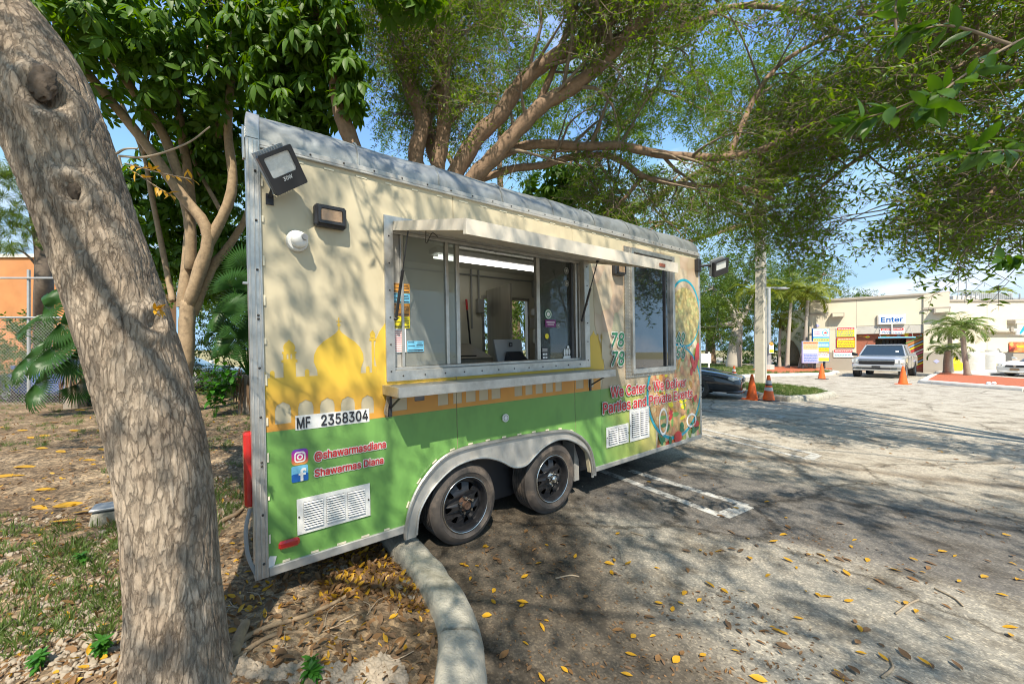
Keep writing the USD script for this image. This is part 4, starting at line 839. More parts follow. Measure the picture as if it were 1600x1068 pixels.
def grow(limbs, rng, n2=9, ok=None, l2=(1.2, 2.4), n3=6, l3=(.5, 1.0), up=.25, start=.25, jitter=.35, droop=0.0):
    return grow_(limbs, rng, n2, l2, n3, l3, up, start, jitter, droop, ok)
def grow_(limbs, rng, n2=9, l2=(1.2, 2.4), n3=6, l3=(.5, 1.0), up=.25, start=.25, jitter=.35, droop=0.0, ok=None):
    """limbs: (points, r0, r1). Adds two further orders of branches; returns (trunk mesh, branches mesh, tips [(position, direction)])."""
    tk, br, tips = MB(), MB(), []
    for pts_, r0, r1 in limbs:
        p = smoothpath(pts_, 6); L = len(p); rad = np.linspace(r0, r1, L) * .86 * (1 + .07 * np.sin(np.arange(L) * 1.7)); wob = meshkit.fbm(p * 3.1, 2, 1)[:, None] - .5
        p = p + wob * np.array([.5, .3, .4]) * min(.06, r0); tk.add(tube(p, rad, 10))
        length = np.linalg.norm(np.diff(p, axis=0), axis=1).sum(); m = max(2, int(n2 * length / 4))
        for k in range(m):
            t = start + (1 - start) * (k + rng.random()) / m; i = min(int(t * (L - 1)), L - 2); b = p[i]; ax = p[i + 1] - p[i]; ax /= np.linalg.norm(ax)
            d = rng.normal(size=3); d -= ax * (d @ ax); d /= np.linalg.norm(d); d = d * .9 + ax * rng.uniform(.3, .9) + [0, 0, up]; d /= np.linalg.norm(d)
            l = rng.uniform(*l2) * (1 - .3 * t); q = [b]; dd = d.copy()
            for _ in range(4):
                dd = dd + rng.normal(0, jitter, 3) * .6 + [0, 0, -droop]; dd /= np.linalg.norm(dd); q.append(q[-1] + dd * l / 4)
            if ok is not None and not ok(np.array(q[-1:]))[0]: continue
            q = smoothpath(q, 2); rr = max(.008, min(rad[i] * .45, .045)); br.add(tube(q, np.linspace(rr, .006, len(q)), 5))
            for j in range(n3):
                u = .25 + .75 * (j + rng.random()) / n3; ii = min(int(u * (len(q) - 1)), len(q) - 2); c = q[ii]; a2 = q[ii + 1] - q[ii]; a2 /= np.linalg.norm(a2)
                e = rng.normal(size=3); e = e / np.linalg.norm(e) + a2 * .7 + [0, 0, .1 - droop]; e /= np.linalg.norm(e); l_ = rng.uniform(*l3)
                s = smoothpath([c, c + e * l_ * .5 + rng.normal(0, .05, 3), c + e * l_ + rng.normal(0, .08, 3)], 2)
                if ok is not None and not ok(s[-1:])[0]: continue
                br.add(tube(s, np.linspace(.007, .003, len(s)), 3, False))
                for w in (.45, .75, 1.0):
                    tips.append((s[min(len(s) - 1, int(w * (len(s) - 1)))], e + rng.normal(0, .5, 3)))
    return tk, br, tips
def crown(parent, tips, protos, rng, scale=(.8, 1.25), name='crown', keep=None, rep=1):
    pos = np.array([a for a, _ in tips]); d = np.array([b for _, b in tips])
    if rep > 1: pos = np.repeat(pos, rep, 0) + rng.normal(0, .12, (len(pos) * rep, 3)); d = np.repeat(d, rep, 0) + rng.normal(0, .6, (len(d) * rep, 3))
    if keep is not None: k = keep(pos); pos, d = pos[k], d[k]
    q = [quat_from(dirs_to_M(x, roll=rng.uniform(-.7, .7))) for x in d]
    return inst(parent, name, protos, pos, q, rng.uniform(*scale, len(pos)), rng.integers(0, len(protos), len(pos)), kind='stuff')
def project(p):
    Y = np.maximum(p[:, 1], .05); return CX + FPX * p[:, 0] / Y, CY - FPX * (p[:, 2] - EYE) / Y
def view_keep(limit):
    """Crown edge: nothing hangs lower than the curve limit [(px, py)] where it is in view."""
    lx, ly = zip(*limit)
    def f(p):
        x, y = project(p); return (p[:, 1] < .4) | (y < np.interp(x, lx, ly) + 14 * np.sin(p[:, 0] * 7 + p[:, 1] * 5))
    return f
EDGE = [(-200, 2000), (330, 2000), (400, 150), (480, 170), (560, 240), (760, 300), (960, 350), (1085, 385), (1100, 400), (1180, 425), (1260, 420), (1300, 395), (1360, 360), (1400, 405), (1430, 420), (1480, 415), (1540, 385), (1600, 400), (1700, 420), (9000, 420)]

# --- big tree behind the trailer
ro = np.random.default_rng(21)
w = lambda *q: [at(*a) for a in q]
base = at(700, 0, 8.0); B0 = np.array([-.1, 8.1, -.05])
limbs = [([B0, B0 + [.0, 0, 1.2], at(700, 330, 8.0)], .42, .36),
 (w((690, 330, 8), (650, 255, 7.9), (660, 190, 7.9), (638, 130, 7.8), (650, 84, 7.8), (655, 10, 7.7), (650, -80, 7.6)), .21, .13),
 (w((638, 130, 7.8), (626, 72, 7.9), (604, 0, 8.1), (590, -70, 8.2)), .11, .06),
 (w((690, 320, 8.1), (684, 262, 8), (694, 197, 7.9), (692, 112, 7.8), (690, 42, 7.7), (705, -30, 7.6), (720, -110, 7.5)), .20, .12),
 (w((700, 320, 8.2), (668, 200, 8.3), (682, 140, 8.4), (676, 40, 8.5), (660, -60, 8.6)), .16, .08),
 (w((690, 310, 8), (740, 222, 7.8), (782, 178, 7.6), (810, 135, 7.4), (852, 98, 7.2), (900, 70, 7), (925, 56, 6.9), (985, 4, 6.7), (1060, -70, 6.4)), .22, .10),
 (w((725, 310, 8), (738, 280, 7.9), (772, 245, 7.7), (810, 202, 7.5), (850, 162, 7.3), (893, 138, 7.1), (950, 90, 6.8), (988, 45, 6.6), (1042, 4, 6.4), (1110, -60, 6.2)), .22, .10),
 (w((836, 172, 7.4), (860, 120, 7.3), (875, 75, 7.2), (893, 30, 7.1), (905, -20, 7)), .08, .05),
 (w((770, 250, 7.8), (811, 230, 7.9), (856, 225, 7.9), (912, 229, 7.8), (968, 228, 7.7), (1025, 240, 7.5), (1081, 245, 7.3), (1137, 245, 7.1), (1193, 233, 6.9), (1249, 203, 6.7), (1310, 170, 6.5), (1400, 150, 6.4)), .115, .06),
 (w((735, 285, 8.1), (800, 264, 8.2), (849, 258, 8.2), (900, 244, 8.1), (950, 243, 8), (980, 258, 7.9), (1010, 277, 7.8), (1070, 288, 7.6), (1156, 292, 7.3), (1210, 312, 7.1)), .10, .04),
 (w((1005, 275, 7.9), (968, 318, 8), (935, 345, 8.1)), .055, .03),
 (w((905, 68, 7), (990, 55, 7.1), (1070, 40, 7.2), (1150, 10, 7.3), (1250, 20, 7.2), (1330, 60, 7)), .09, .04),
 (w((1137, 245, 7.1), (1200, 120, 7.2), (1290, 60, 7.1), (1400, 30, 6.9)), .06, .03),
 (w((690, 42, 7.7), (740, -30, 8.5), (800, -90, 9.5)), .1, .05), (w((655, 10, 7.7), (560, -40, 7), (480, -120, 6)), .09, .05),
 (w((1060, -70, 6.4), (1250, -60, 6.2), (1420, -30, 6.0), (1560, 30, 5.9)), .09, .03)]
oak = thing('shade_tree', 'large spreading tree with many brown limbs and fine leaves rising behind the trailer', 'tree')
kp = view_keep(EDGE)
def keep_oak(p):
    x, y = project(p); sky = meshkit.fbm(np.stack([x / 95, y / 95, p[:, 1] * .15], -1), 3, 3)
    return kp(p) & ((p[:, 1] < .4) | (sky > np.where((x > 1120) & (x < 1420), .47, .34)))
tk, br, tips = grow(limbs, ro, 13, keep_oak, (1.0, 2.3), 7, (.45, .95), .12, .22)
put('trunk', tk, M['bark_oak'], oak, smooth=True); put('branches', br, M['twig'], oak, smooth=True, kind='stuff')
crown(oak, tips, OAK[:3] + OAKS, ro, (.85, 1.3), keep=keep_oak, rep=2)

# --- tree standing to the right, outside the picture: its boughs hang into the top right and shade the lot
rt_ = np.random.default_rng(33)
S0 = np.array([9.5, 2.2, 0])
limbs2 = [([S0, S0 + [-.1, 0, 2.2], S0 + [-.3, .1, 4.2]], .30, .22),
 ([S0 + [-.3, .1, 3.9]] + w((1640, 40, 4.9), (1560, 76, 4.8), (1490, 70, 4.9), (1420, 30, 5.2), (1340, 20, 5.6)), .10, .04),
 ([S0 + [-.3, .1, 4.2]] + w((1700, 150, 4.6), (1600, 250, 4.7), (1520, 330, 4.8)), .08, .02),
 ([S0 + [-.3, .1, 4.2]] + w((1650, 180, 5.6), (1540, 250, 5.9), (1440, 310, 6.2), (1390, 350, 6.3)), .08, .02),
 ([S0 + [-.3, .1, 4.2]] + w((1500, 150, 6.6), (1400, 210, 7.0), (1310, 270, 7.2), (1230, 340, 7.4)), .09, .02),
 ([S0 + [-.3, .1, 4.2]] + w((1620, 20, 6.5), (1480, 40, 7.3), (1360, 120, 7.9), (1260, 180, 8.3), (1180, 240, 8.6)), .09, .03),
 ([S0 + [-.3, .1, 4.2], np.array([8.2, 1.7, 5.2]), np.array([6.6, .5, 5.6]), np.array([4.9, .9, 5.9]), np.array([3.6, -.4, 5.8]), np.array([2.4, 0.1, 6.1])], .028, .010),
 ([S0 + [-.3, .1, 4.2], np.array([8.7, .6, 5.2]), np.array([7.4, -1.2, 5.6]), np.array([6.6, -1.3, 6.1]), np.array([5.2, -2.6, 6.2])], .028, .010)]
shade = thing('overhanging_tree', 'tree whose leafy boughs hang down at the top right, in front of the sky', 'tree')
def keep_shade(p):
    x, y = project(p); sky = meshkit.fbm(np.stack([x / 80, y / 80, p[:, 1] * .3], -1), 3, 13)
    return kp(p) & np.where(p[:, 1] < .8, meshkit.fbm(p * 1.3, 3, 12) > .42, sky > np.where(x > 1390, .32, .46)) & ~((np.abs(p[:, 0] - 5.6) < 1.3) & (np.abs(p[:, 1] - .3) < 1.0))
tk, br, tips = grow(limbs2, rt_, 14, keep_shade, (.9, 2.0), 7, (.4, .9), .0, .25, droop=.10)
put('trunk', tk, M['bark_oak'], shade, smooth=True); put('branches', br, M['twig'], shade, smooth=True, kind='stuff')
crown(shade, tips, OAK[:3] + OAKS, rt_, (.95, 1.4), keep=keep_shade, rep=2)
# the bough nearest the camera, leaf by leaf
nb = MB(); rn = np.random.default_rng(8)
for q in ([(1700, 20, 1.75), (1580, 70, 1.7), (1490, 130, 1.6), (1440, 175, 1.55)], [(1580, 70, 1.7), (1480, 40, 1.75), (1400, 60, 1.8)], [(1680, 240, 1.9), (1580, 235, 1.8), (1510, 240, 1.7)], [(1490, 130, 1.6), (1400, 170, 1.7), (1330, 190, 1.8)], [(1690, 330, 2.2), (1600, 400, 2.3), (1565, 410, 2.3)], [(1400, 60, 1.8), (1400, 10, 1.8), (1410, -40, 1.9)]):
    p = smoothpath(w(*q), 5); nb.add(tube(p, np.linspace(.007, .003, len(p)), 5, False))
    for k in range(2, len(p), 1):
        for j in range(4 if k > len(p) * .45 else 1):
            L = rn.uniform(.075, .125); d = (p[k] - p[k - 1]); d /= np.linalg.norm(d); d = d * .7 + rn.normal(0, .6, 3) + [0, 0, -.1]
            put('leaf', moved(leaf(L, L * .36, .3, .12, 4), p[k] + rn.normal(0, .012, 3), dirs_to_M(d, roll=rn.normal(0, .6))), M['near_leaf'], shade, smooth=True)
put('near_twigs', nb, M['twig'], shade, smooth=True)

# --- bark with plates and fissures, as geometry
def bark_trunk(path, radii, seed, nu=380, nv=300, depth=.022, plate=.055, stretch=.42, lumps=(), flare=0.0):
    rg = np.random.default_rng(seed); p = smoothpath(path, 24); s = np.linspace(0, len(p) - 1, nu); P_ = np.stack([np.interp(s, np.arange(len(p)), p[:, k]) for k in range(3)], 1)
    rad = np.interp(np.linspace(0, 1, nu), np.linspace(0, 1, len(radii)), radii); t, A, B = frames(P_); al = np.concatenate([[0], np.cumsum(np.linalg.norm(np.diff(P_, axis=0), axis=1))]); ang = np.arange(nv) * 2 * np.pi / nv
    R0 = rad.mean(); U = np.stack([np.broadcast_to(R0 * np.cos(ang), (nu, nv)), np.broadcast_to(R0 * np.sin(ang), (nu, nv)), np.broadcast_to(al[:, None] * stretch, (nu, nv))], -1)
    warp = (np.stack([meshkit.fbm(U * 9 + k * 17, 3, seed + k) for k in range(3)], -1) - .5) * .07; Uw = U + warp
    n = int(2 * np.pi * R0 * al[-1] * stretch / plate ** 2 * 1.3); a = rg.uniform(0, 2 * np.pi, n); S = np.stack([R0 * np.cos(a), R0 * np.sin(a), rg.uniform(0, al[-1] * stretch, n)], 1)
    d, _ = cKDTree(S).query(Uw.reshape(-1, 3), k=2); e = (d[:, 1] - d[:, 0]).reshape(nu, nv)
    n2 = n * 5; a = rg.uniform(0, 2 * np.pi, n2); S2 = np.stack([R0 * np.cos(a), R0 * np.sin(a), rg.uniform(0, al[-1] * stretch, n2)], 1); d2, _ = cKDTree(S2).query((Uw + warp * .5).reshape(-1, 3), k=2); e2 = (d2[:, 1] - d2[:, 0]).reshape(nu, nv)
    h = depth * (np.clip(e / (plate * .20), 0, 1) ** .55 - 1) + depth * .5 * (np.clip(e2 / (plate * .12), 0, 1) ** .6 - 1) + depth * .8 * (meshkit.fbm(U * 30, 4, seed + 9) - .5)
    h *= .55 + .9 * meshkit.fbm(U * 4, 2, seed + 20)
    big = .09 * R0 * (meshkit.fbm(U * [5, 5, 2.2], 3, seed + 5) - .5) + .045 * R0 * np.sin(ang * 3 + 1.1 + al[:, None] * .6)[...] * (1 - .5 * (al / al[-1]))[:, None]
    r = rad[:, None] + h + big
    if flare: r = r + (flare * np.exp(-al / .22))[:, None] * (.5 + .5 * np.sin(ang * 5 + .7) + .3 * np.sin(ang * 3))
    for (pt_, amp, w_, hh) in lumps:        # swollen rings round old branch scars
        i = np.argmin(((P_ - pt_) ** 2).sum(1)); dv = np.asarray(pt_) - P_[i]; la = math.atan2(dv @ B[i], dv @ A[i]); ls = al[i]
        da = np.angle(np.exp(1j * (ang - la))) * R0; q = np.sqrt((da[None, :] / w_) ** 2 + ((al[:, None] - ls) / hh) ** 2) * (1 + .5 * (meshkit.fbm(U * 9, 3, seed + 31) - .5))
        r = r + amp * np.exp(-((q - 1) / .55) ** 2) - amp * 1.5 * np.exp(-(q / .62) ** 2)
    V = P_[:, None] + r[..., None] * (np.cos(ang)[None, :, None] * A[:, None] + np.sin(ang)[None, :, None] * B[:, None])
    return V.reshape(-1, 3), grid_faces(nu, nv, True), t, A, B
lt = thing('leaning_tree', 'thick rough barked tree trunk leaning to one side in front of the trailer end', 'tree')
path = [at(280, 1085, 1.57), at(276, 900, 1.60), at(254, 705, 1.63), at(195, 500, 1.66), at(142, 350, 1.68), at(84, 200, 1.70), at(28, 90, 1.74), at(-70, -30, 1.8), at(-150, -130, 1.9)]
rads = [.180, .162, .172, .172, .172, .19, .20, .20, .20]
v, f, _, _, _ = bark_trunk(path, rads, 3, 640, 420, flare=.035, depth=.0065, plate=.05, stretch=.30, lumps=[(at(62, 128, 1.5), .030, .075, .10), (at(108, 292, 1.5), .022, .055, .065), (at(290, 470, 1.5), .018, .05, .06)])
put('trunk', (v, f), M['bark'], lt, smooth=True)
for (px, py, s_) in ((64, 130, .062), (110, 294, .045)):      # dark dead wood in the scars
    c = at(px, py, 1.555); m = trimesh.creation.icosphere(3, 1.0); q = np.array(m.vertices); rr = 1 + .8 * (meshkit.fbm(q * 3.5, 4, 2) - .5)
    put('branch_scar', (q * rr[:, None] * [s_, s_ * .45, s_ * 1.2] + c, np.array(m.faces)), M['bark_dark'], lt, smooth=True)
tp = path[-1]
limbs3 = [([tp, tp + [-.3, .0, .5], tp + [-.5, .2, 1.6], tp + [-.4, .8, 3.0]], .2, .06), ([tp + [-.2, .0, .4], tp + [.7, -.5, 1.3], tp + [1.5, -.4, 1.8], tp + [2.3, -1.2, 2.0], tp + [3.6, -1.0, 2.4]], .06, .015),
 ([tp + [-.3, .0, .5], tp + [-.2, -1.2, 1.5], tp + [.3, -2.6, 2.3], tp + [1.2, -3.6, 2.6]], .06, .02), ([tp + [-.4, .1, .8], tp + [-1.6, -.4, 1.5], tp + [-3.2, -.8, 2.0]], .10, .04), ([tp + [-.4, .2, 1.2], tp + [-1.4, 1.2, 2.2], tp + [-2.6, 2.0, 2.6]], .09, .03),
 ([tp + [.7, -.5, 1.3], tp + [1.3, .1, 2.0], tp + [2.2, .5, 2.5]], .07, .03), ([tp + [.2, -1.0, .9], np.array([-1.2, -1.2, 4.7]), np.array([.3, -1.9, 5.1]), np.array([1.9, -2.3, 5.3])], .04, .012), ([np.array([-1.2, -1.2, 4.7]), np.array([-1.0, -2.6, 4.9]), np.array([.6, -3.6, 5.1])], .03, .012), ([tp + [2.2, -1.0, 2.0], tp + [3.3, -2.2, 2.5], tp + [4.4, -3.2, 2.9]], .035, .012)]
rl = np.random.default_rng(14)
tk, br, tips = grow(limbs3, rl, 8, None, (.8, 1.6), 6, (.4, .8), .15, .25)
put('limbs', tk, M['bark_oak'], lt, smooth=True); put('branches', br, M['twig'], lt, smooth=True, kind='stuff')
crown(lt, tips, OAKS, rl, (.8, 1.25), keep=lambda p: ((project(p)[1] < -30) | (p[:, 1] < .5)) & (meshkit.fbm(p * 1.2, 3, 12) > .40), rep=2)
dt = MB()
for q in ([(186, 244, 1.5), (230, 245, 1.46), (290, 225, 1.42), (328, 198, 1.4)], [(182, 240, 1.5), (195, 233, 1.47), (215, 232, 1.44)], [(186, 246, 1.5), (191, 262, 1.49)]):
    p = smoothpath(w(*q), 6); dt.add(tube(p, np.linspace(.005, .0025, len(p)), 5))
put('bare_twig', dt, M['twig_pale'], lt, smooth=True)
sg = MB()
for q in ([(195, 255, 1.47), (250, 270, 1.42), (300, 280, 1.4)], [(200, 262, 1.46), (245, 292, 1.4), (268, 305, 1.38)], [(238, 490, 1.42), (243, 484, 1.40), (250, 482, 1.39)]):
    p = smoothpath(w(*q), 4); sg.add(tube(p, .002, 4, False))
    for k in range(1, len(p)):
        for j in (0, 1):
            d = (p[k] - p[k - 1]); d /= np.linalg.norm(d); put('leaf', moved(leaf(.036, .013, .2, .2, 2), p[k], dirs_to_M(d + rl.normal(0, .6, 3))), M['yellow_leaf'], lt)
put('sprout', sg, M['twig'], lt)

# --- umbrella trees: palmate leaves
def palmate(rng, R=.21, W=.085, n=8):
    b = MB()
    for k in range(n):
        a = k * 2 * np.pi / n + rng.normal(0, .12); d = np.array([math.cos(a), math.sin(a), -.55 + rng.normal(0, .15)]); s = rng.uniform(.8, 1.15)
        b.add(moved(leaf(R * s, W * s, .22, .22, 3), np.array([math.cos(a), math.sin(a), -.3]) * .03, dirs_to_M(d)))
    return b.get()
ru = np.random.default_rng(17)
UMB = [palmate(ru, .21, .085, k) for k in (7, 8, 8, 9)]
def umbrella_tree(name, label, stems, ntips, rng, group=None, extra=(), parts=300, mat=None, box=None, scale=(.9, 1.35)):
    t = thing(name, label, 'tree', group=group); tk = MB(); pos, dr = [], []
    for pts_, r0, r1 in stems:
        p = smoothpath(pts_, 5); tk.add(tube(p, np.linspace(r0, r1, len(p)) * (1 + .05 * np.sin(np.arange(len(p)) * 2.1)), 9))
    put('trunk', tk, mat or M['bark_smooth'], t, smooth=True)
    pet = MB()
    for c, r, n in extra:
        for _ in range(n):
            d = rng.normal(size=3); d /= np.linalg.norm(d); q = np.array(c) + d * np.array(r) * rng.random() ** .4; pos.append(q); o = d * [1, 1, .5] + [0, 0, .25]; dr.append(o)
    pos, dr = np.array(pos), np.array(dr); x, y = project(pos); k = (pos[:, 1] > .5)
    if box is not None: k &= box(pos, x, y)
    pos, dr, x, y = pos[k], dr[k], x[k], y[k]
    seen = (x > -20) & (x < 1620) & (y > -20) & (y < 1080); order = np.lexsort((pos[:, 1], ~seen))
    for i in order[::3][:700]:
        p = smoothpath([pos[i] - dr[i] / np.linalg.norm(dr[i]) * .28, pos[i] - [0, 0, -.02], pos[i]], 1); pet.add(tube(p, .0045, 3, False))
    put('leaf_stalks', pet, M['weed'], t, kind='stuff')
    rest = []
    for r, i in enumerate(order):
        u = dr[i] / np.linalg.norm(dr[i]) * .7 + rng.normal(0, .25, 3) + [0, -.15, .6]; u /= np.linalg.norm(u); xx = np.cross(u, [0, 1, .3]); xx /= np.linalg.norm(xx); Mx = np.stack([xx, np.cross(u, xx), u], 1); s = rng.uniform(*scale)
        if r < parts: put('leaf', moved(UMB[r % 4], pos[i], Mx * s), M['umb_leaf'], t, smooth=True)
        else: rest.append((pos[i], quat_from(Mx), s))
    if rest: inst(t, 'crown', [[('leaves', u, M['umb_leaf'], True)] for u in UMB], [a for a, _, _ in rest], [b for _, b, _ in rest], [c for _, _, c in rest], np.arange(len(rest)) % 4, kind='stuff')
    return t
Yu = 8.4
def st(r0, r1, *q): return (w(*[(x, y, Y) for x, y, Y in q]), r0, r1)
stems = [st(.19, .15, (282, 652, 8.5), (285, 600, 8.5), (290, 560, 8.4), (292, 510, 8.4), (294, 470, 8.4)),
 st(.13, .06, (294, 480, 8.4), (325, 370, 8.2), (280, 300, 8), (220, 215, 7.7), (150, 130, 7.4), (100, 65, 7.2), (75, -10, 7)),
 st(.12, .06, (298, 420, 8.4), (295, 340, 8.2), (260, 220, 8), (210, 145, 7.8), (165, 75, 7.6), (125, 5, 7.4)),
 st(.12, .055, (285, 480, 8.4), (298, 350, 8.5), (295, 280, 8.5), (280, 175, 8.4), (281, 110, 8.3), (302, 50, 8.2), (322, -10, 8.1)),
 st(.13, .06, (296, 475, 8.4), (320, 395, 8.3), (362, 300, 8.2), (356, 200, 8.1), (363, 100, 8), (366, -10, 7.9)),
 st(.12, .05, (300, 490, 8.5), (330, 420, 8.5), (355, 388, 8.6), (386, 335, 8.7), (394, 270, 8.8)),
 st(.07, .04, (270, 470, 8.7), (262, 430, 8.8), (236, 300, 8.8), (224, 240, 8.8), (185, 150, 8.7)),
 st(.06, .03, (342, 215, 8.4), (326, 110, 8.4), (331, 0, 8.4)), st(.05, .03, (225, 240, 8.6), (240, 150, 8.5), (248, 60, 8.4)), st(.05, .03, (345, 330, 8.6), (300, 240, 8.9), (330, 215, 9))]
umbrella_tree('umbrella_tree', 'multi stemmed umbrella tree with large glossy leaves behind the leaning trunk', stems, 0, np.random.default_rng(5),
    extra=[(at(250, 60, 7.6), (2.6, 1.2, 1.7), 420), (at(400, 60, 7.6), (1.6, 1.2, 1.3), 230), (at(330, 200, 8.8), (1.6, .8, 1.4), 260), (at(300, 290, 9.6), (1.9, .6, 1.3), 330), (at(345, 420, 10.2), (1.2, .5, 1.0), 120), (at(300, 400, 9.8), (1.8, .5, 1.0), 150), (at(200, 330, 9.3), (1.3, .5, 1.3), 170), (at(460, 140, 7.2), (1.0, .8, .9), 150), (at(330, 380, 9.8), (1.2, .5, .8), 90), (at(120, 30, 6.6), (1.3, .9, .8), 110)],
    box=lambda p, x, y: (y < 470) & ((x > 150) | (y < 230)))
stems2 = [st(.17, .13, (566, 330, 6.9), (552, 233, 6.9), (534, 183, 6.8), (525, 135, 6.8)), st(.12, .07, (525, 135, 6.8), (522, 84, 6.8), (538, 28, 6.7), (552, -20, 6.7)), st(.09, .06, (524, 130, 6.8), (507, 58, 6.7), (488, 10, 6.6), (470, -40, 6.5)), st(.05, .03, (400, 270, 7.5), (440, 150, 7.4), (452, 90, 7.3))]
stems2[0][0].insert(0, np.array([-1.5, 7.1, 0.0]))
umbrella_tree('umbrella_tree', 'umbrella tree with a dark bare trunk standing between trailer roof corner and the spreading tree', stems2, 0, np.random.default_rng(6), mat=M['bark_oak'],
    extra=[(at(500, 40, 6.6), (.8, .7, .7), 120), (at(545, 110, 6.6), (.42, .5, .75), 60), (at(470, 190, 7.4), (.7, .5, .6), 70), (at(430, 40, 6.9), (.6, .6, .6), 60), (at(640, -20, 6.0), (.8, .5, .35), 30)], parts=220)
rk = np.random.default_rng(41)
# bush of the same glossy leaves behind the trailer roof, far side
umbrella_tree('umbrella_tree', 'low glossy leaved tree showing just over the middle of the trailer roof', [([np.array([2.6, 10.6, 0]), np.array([2.6, 10.6, 3.8])], .1, .06)], 0, np.random.default_rng(9),
    extra=[(at(880, 290, 10), (1.2, .6, .75), 130), (at(960, 330, 10), (.8, .6, .6), 60), (at(800, 330, 10), (.8, .5, .5), 50)], parts=200)

# ------------------------------------------------------------------ background trees, palms, fence, wall
def bg_tree(name, label, pos, H, crowns, trunk_r, rng, protos, n, scale=(.8, 1.3), fork=None, bark='bark_oak', group=None):
    t = thing(name, label, 'tree', group=group); p0 = np.array([*pos, -.05]); tk = MB(); tips = []
    fk = p0 + [0, 0, H * .38] if fk_none(fork) else np.array(fork)
    tk.add(tube(smoothpath([p0, p0 * .5 + fk * .5 + rng.normal(0, trunk_r * .4, 3) * [1, 1, 0], fk], 4), np.linspace(trunk_r * 1.25, trunk_r * .8, 9), 9))
    for c, r in crowns:
        c, r = np.array(c, float), np.array(r, float); m = c - [0, 0, r[2] * .3]
        tk.add(tube(smoothpath([fk, fk * .5 + m * .5 + rng.normal(0, .25, 3), m], 4), np.linspace(trunk_r * .6, trunk_r * .15, 9), 7))
        k = int(n * (r[0] * r[2]) / sum(b[0] * b[2] for _, b in crowns)); d = rng.normal(size=(k, 3)); d /= np.linalg.norm(d, axis=1, keepdims=True); rad = rng.random(k) ** .45; q = c + d * r * rad[:, None] * (.72 + .55 * meshkit.fbm(d * 2.2 + c, 3, 4))[:, None]
        keep = meshkit.fbm(q * .9, 3, 7) > .40; tips += list(zip(q[keep], (d * .8 + rng.normal(0, .4, (k, 3)) + [0, 0, .15])[keep]))
        for j in range(7):
            tk.add(tube(smoothpath([m, m + d[j] * r * .45 + [0, 0, .1], m + d[j] * r * .85], 2), np.linspace(trunk_r * .14, .012, 5), 4, False))
    put('trunk', tk, M[bark], t, smooth=True); crown(t, tips, protos, rng, scale); return t
def fk_none(x): return x is None
rb_ = np.random.default_rng(51)
a_ = lambda x, y, Y: tuple(at(x, y, Y))
bg_tree('broadleaf_tree', 'tree with a pale trunk and open limbs behind the concrete pole', gz(1146, 576)[:2], 9, [(a_(1150, 470, 30), (2.6, 2, 2.0)), (a_(1120, 500, 29), (2.0, 1.6, 1.6)), (a_(1180, 440, 31), (2.6, 2, 2.0)), (a_(1115, 440, 30), (1.6, 1.5, 1.8))], .42, rb_, FAR, 620, fork=at(1152, 510, 29), bark='palm_trunk')
bg_tree('broadleaf_tree', 'dark trunked tree beside the trailer front end, nearest the black car', gz(1110, 572)[:2] * 1.15, 9, [(a_(1105, 460, 36), (3.0, 2, 2.4)), (a_(1090, 500, 35), (2.4, 2, 2.0)), (a_(1125, 520, 35), (2.2, 2, 1.6))], .4, rb_, FAR, 520)
bg_tree('broadleaf_tree', 'leaning dark trunked tree behind the palms and menu boards', gz(1238, 573)[:2] * 1.08, 9, [(a_(1225, 490, 36), (3.0, 2.5, 3.0)), (a_(1260, 450, 36), (2.4, 2, 2.2)), (a_(1285, 425, 37), (1.7, 1.6, 1.0)), (a_(1215, 450, 38), (2.6, 2, 2.4))], .42, rb_, FAR, 720, fork=at(1236, 520, 36))
bg_tree('broadleaf_tree', 'far tree filling the gap between pole and lamp post', (26, 42), 9, [((25, 42, 5.6), (4.5, 2, 3.2)), ((20, 44, 5.0), (4.5, 2, 3.5)), ((31, 44, 5.2), (3.4, 2, 2.6))], .4, rb_, DARK, 620)
bg_tree('broadleaf_tree', 'low round treetop showing just above the parapet', (46, 44), 8, [((46.4, 44, 6.2), (3.2, 2, 1.2)), ((48.5, 45, 6.0), (2, 2, 1.0))], .3, rb_, FAR, 380)
for i, (x, y, Y, s) in enumerate(((1190, 545, 38, 1.2), (1130, 552, 40, 1.4), (1215, 548, 37, .9), (1165, 552, 42, 1.3))):
    c = at(x, y, Y); sh_ = thing('shrub', ['green shrub behind the lamp post', 'low green hedge shrub behind the black car', 'shrub between the two thin palms', 'shrub behind the pale trunked tree'][i], 'shrub'); d = rb_.normal(size=(110, 3)); d /= np.linalg.norm(d, axis=1, keepdims=True)
    pts_ = np.array([c[0], c[1], 1.0]) + d * [2.2 * s, 1.0, 1.1 * s] * rb_.random((110, 1)) ** .4; put('stem', tube([(c[0], c[1], 0), (c[0], c[1], 1.0)], [.06, .03], 6), M['bark_dark'], sh_); crown(sh_, list(zip(pts_, d)), DARK, rb_, (.6, 1.0), 'foliage')
def shrub_mass(label, c, r, n, protos, sc=(.6, 1.0)):
    t = thing('shrub', label, 'shrub'); c = np.array(c, float); d = rb_.normal(size=(n, 3)); d /= np.linalg.norm(d, axis=1, keepdims=True); q = c + d * r * rb_.random((n, 1)) ** .4
    put('stem', cat_(*[tube(smoothpath([(c[0] + .2 * k, c[1], -.05), c * [1, 1, .6] + [.3 * k, 0, 0], c + d[k + 3] * r * .7], 3), np.linspace(.05, .015, 7), 5) for k in (-1, 0, 1)]), M['bark_dark'], t); crown(t, list(zip(q, d + [0, 0, .2])), protos, rb_, sc, 'foliage')
shrub_mass('tall leafy shrub just outside the open back door of the trailer', (1.75, 9.6, 1.6), [1.7, .7, 1.7], 330, FAR, (.35, .6))
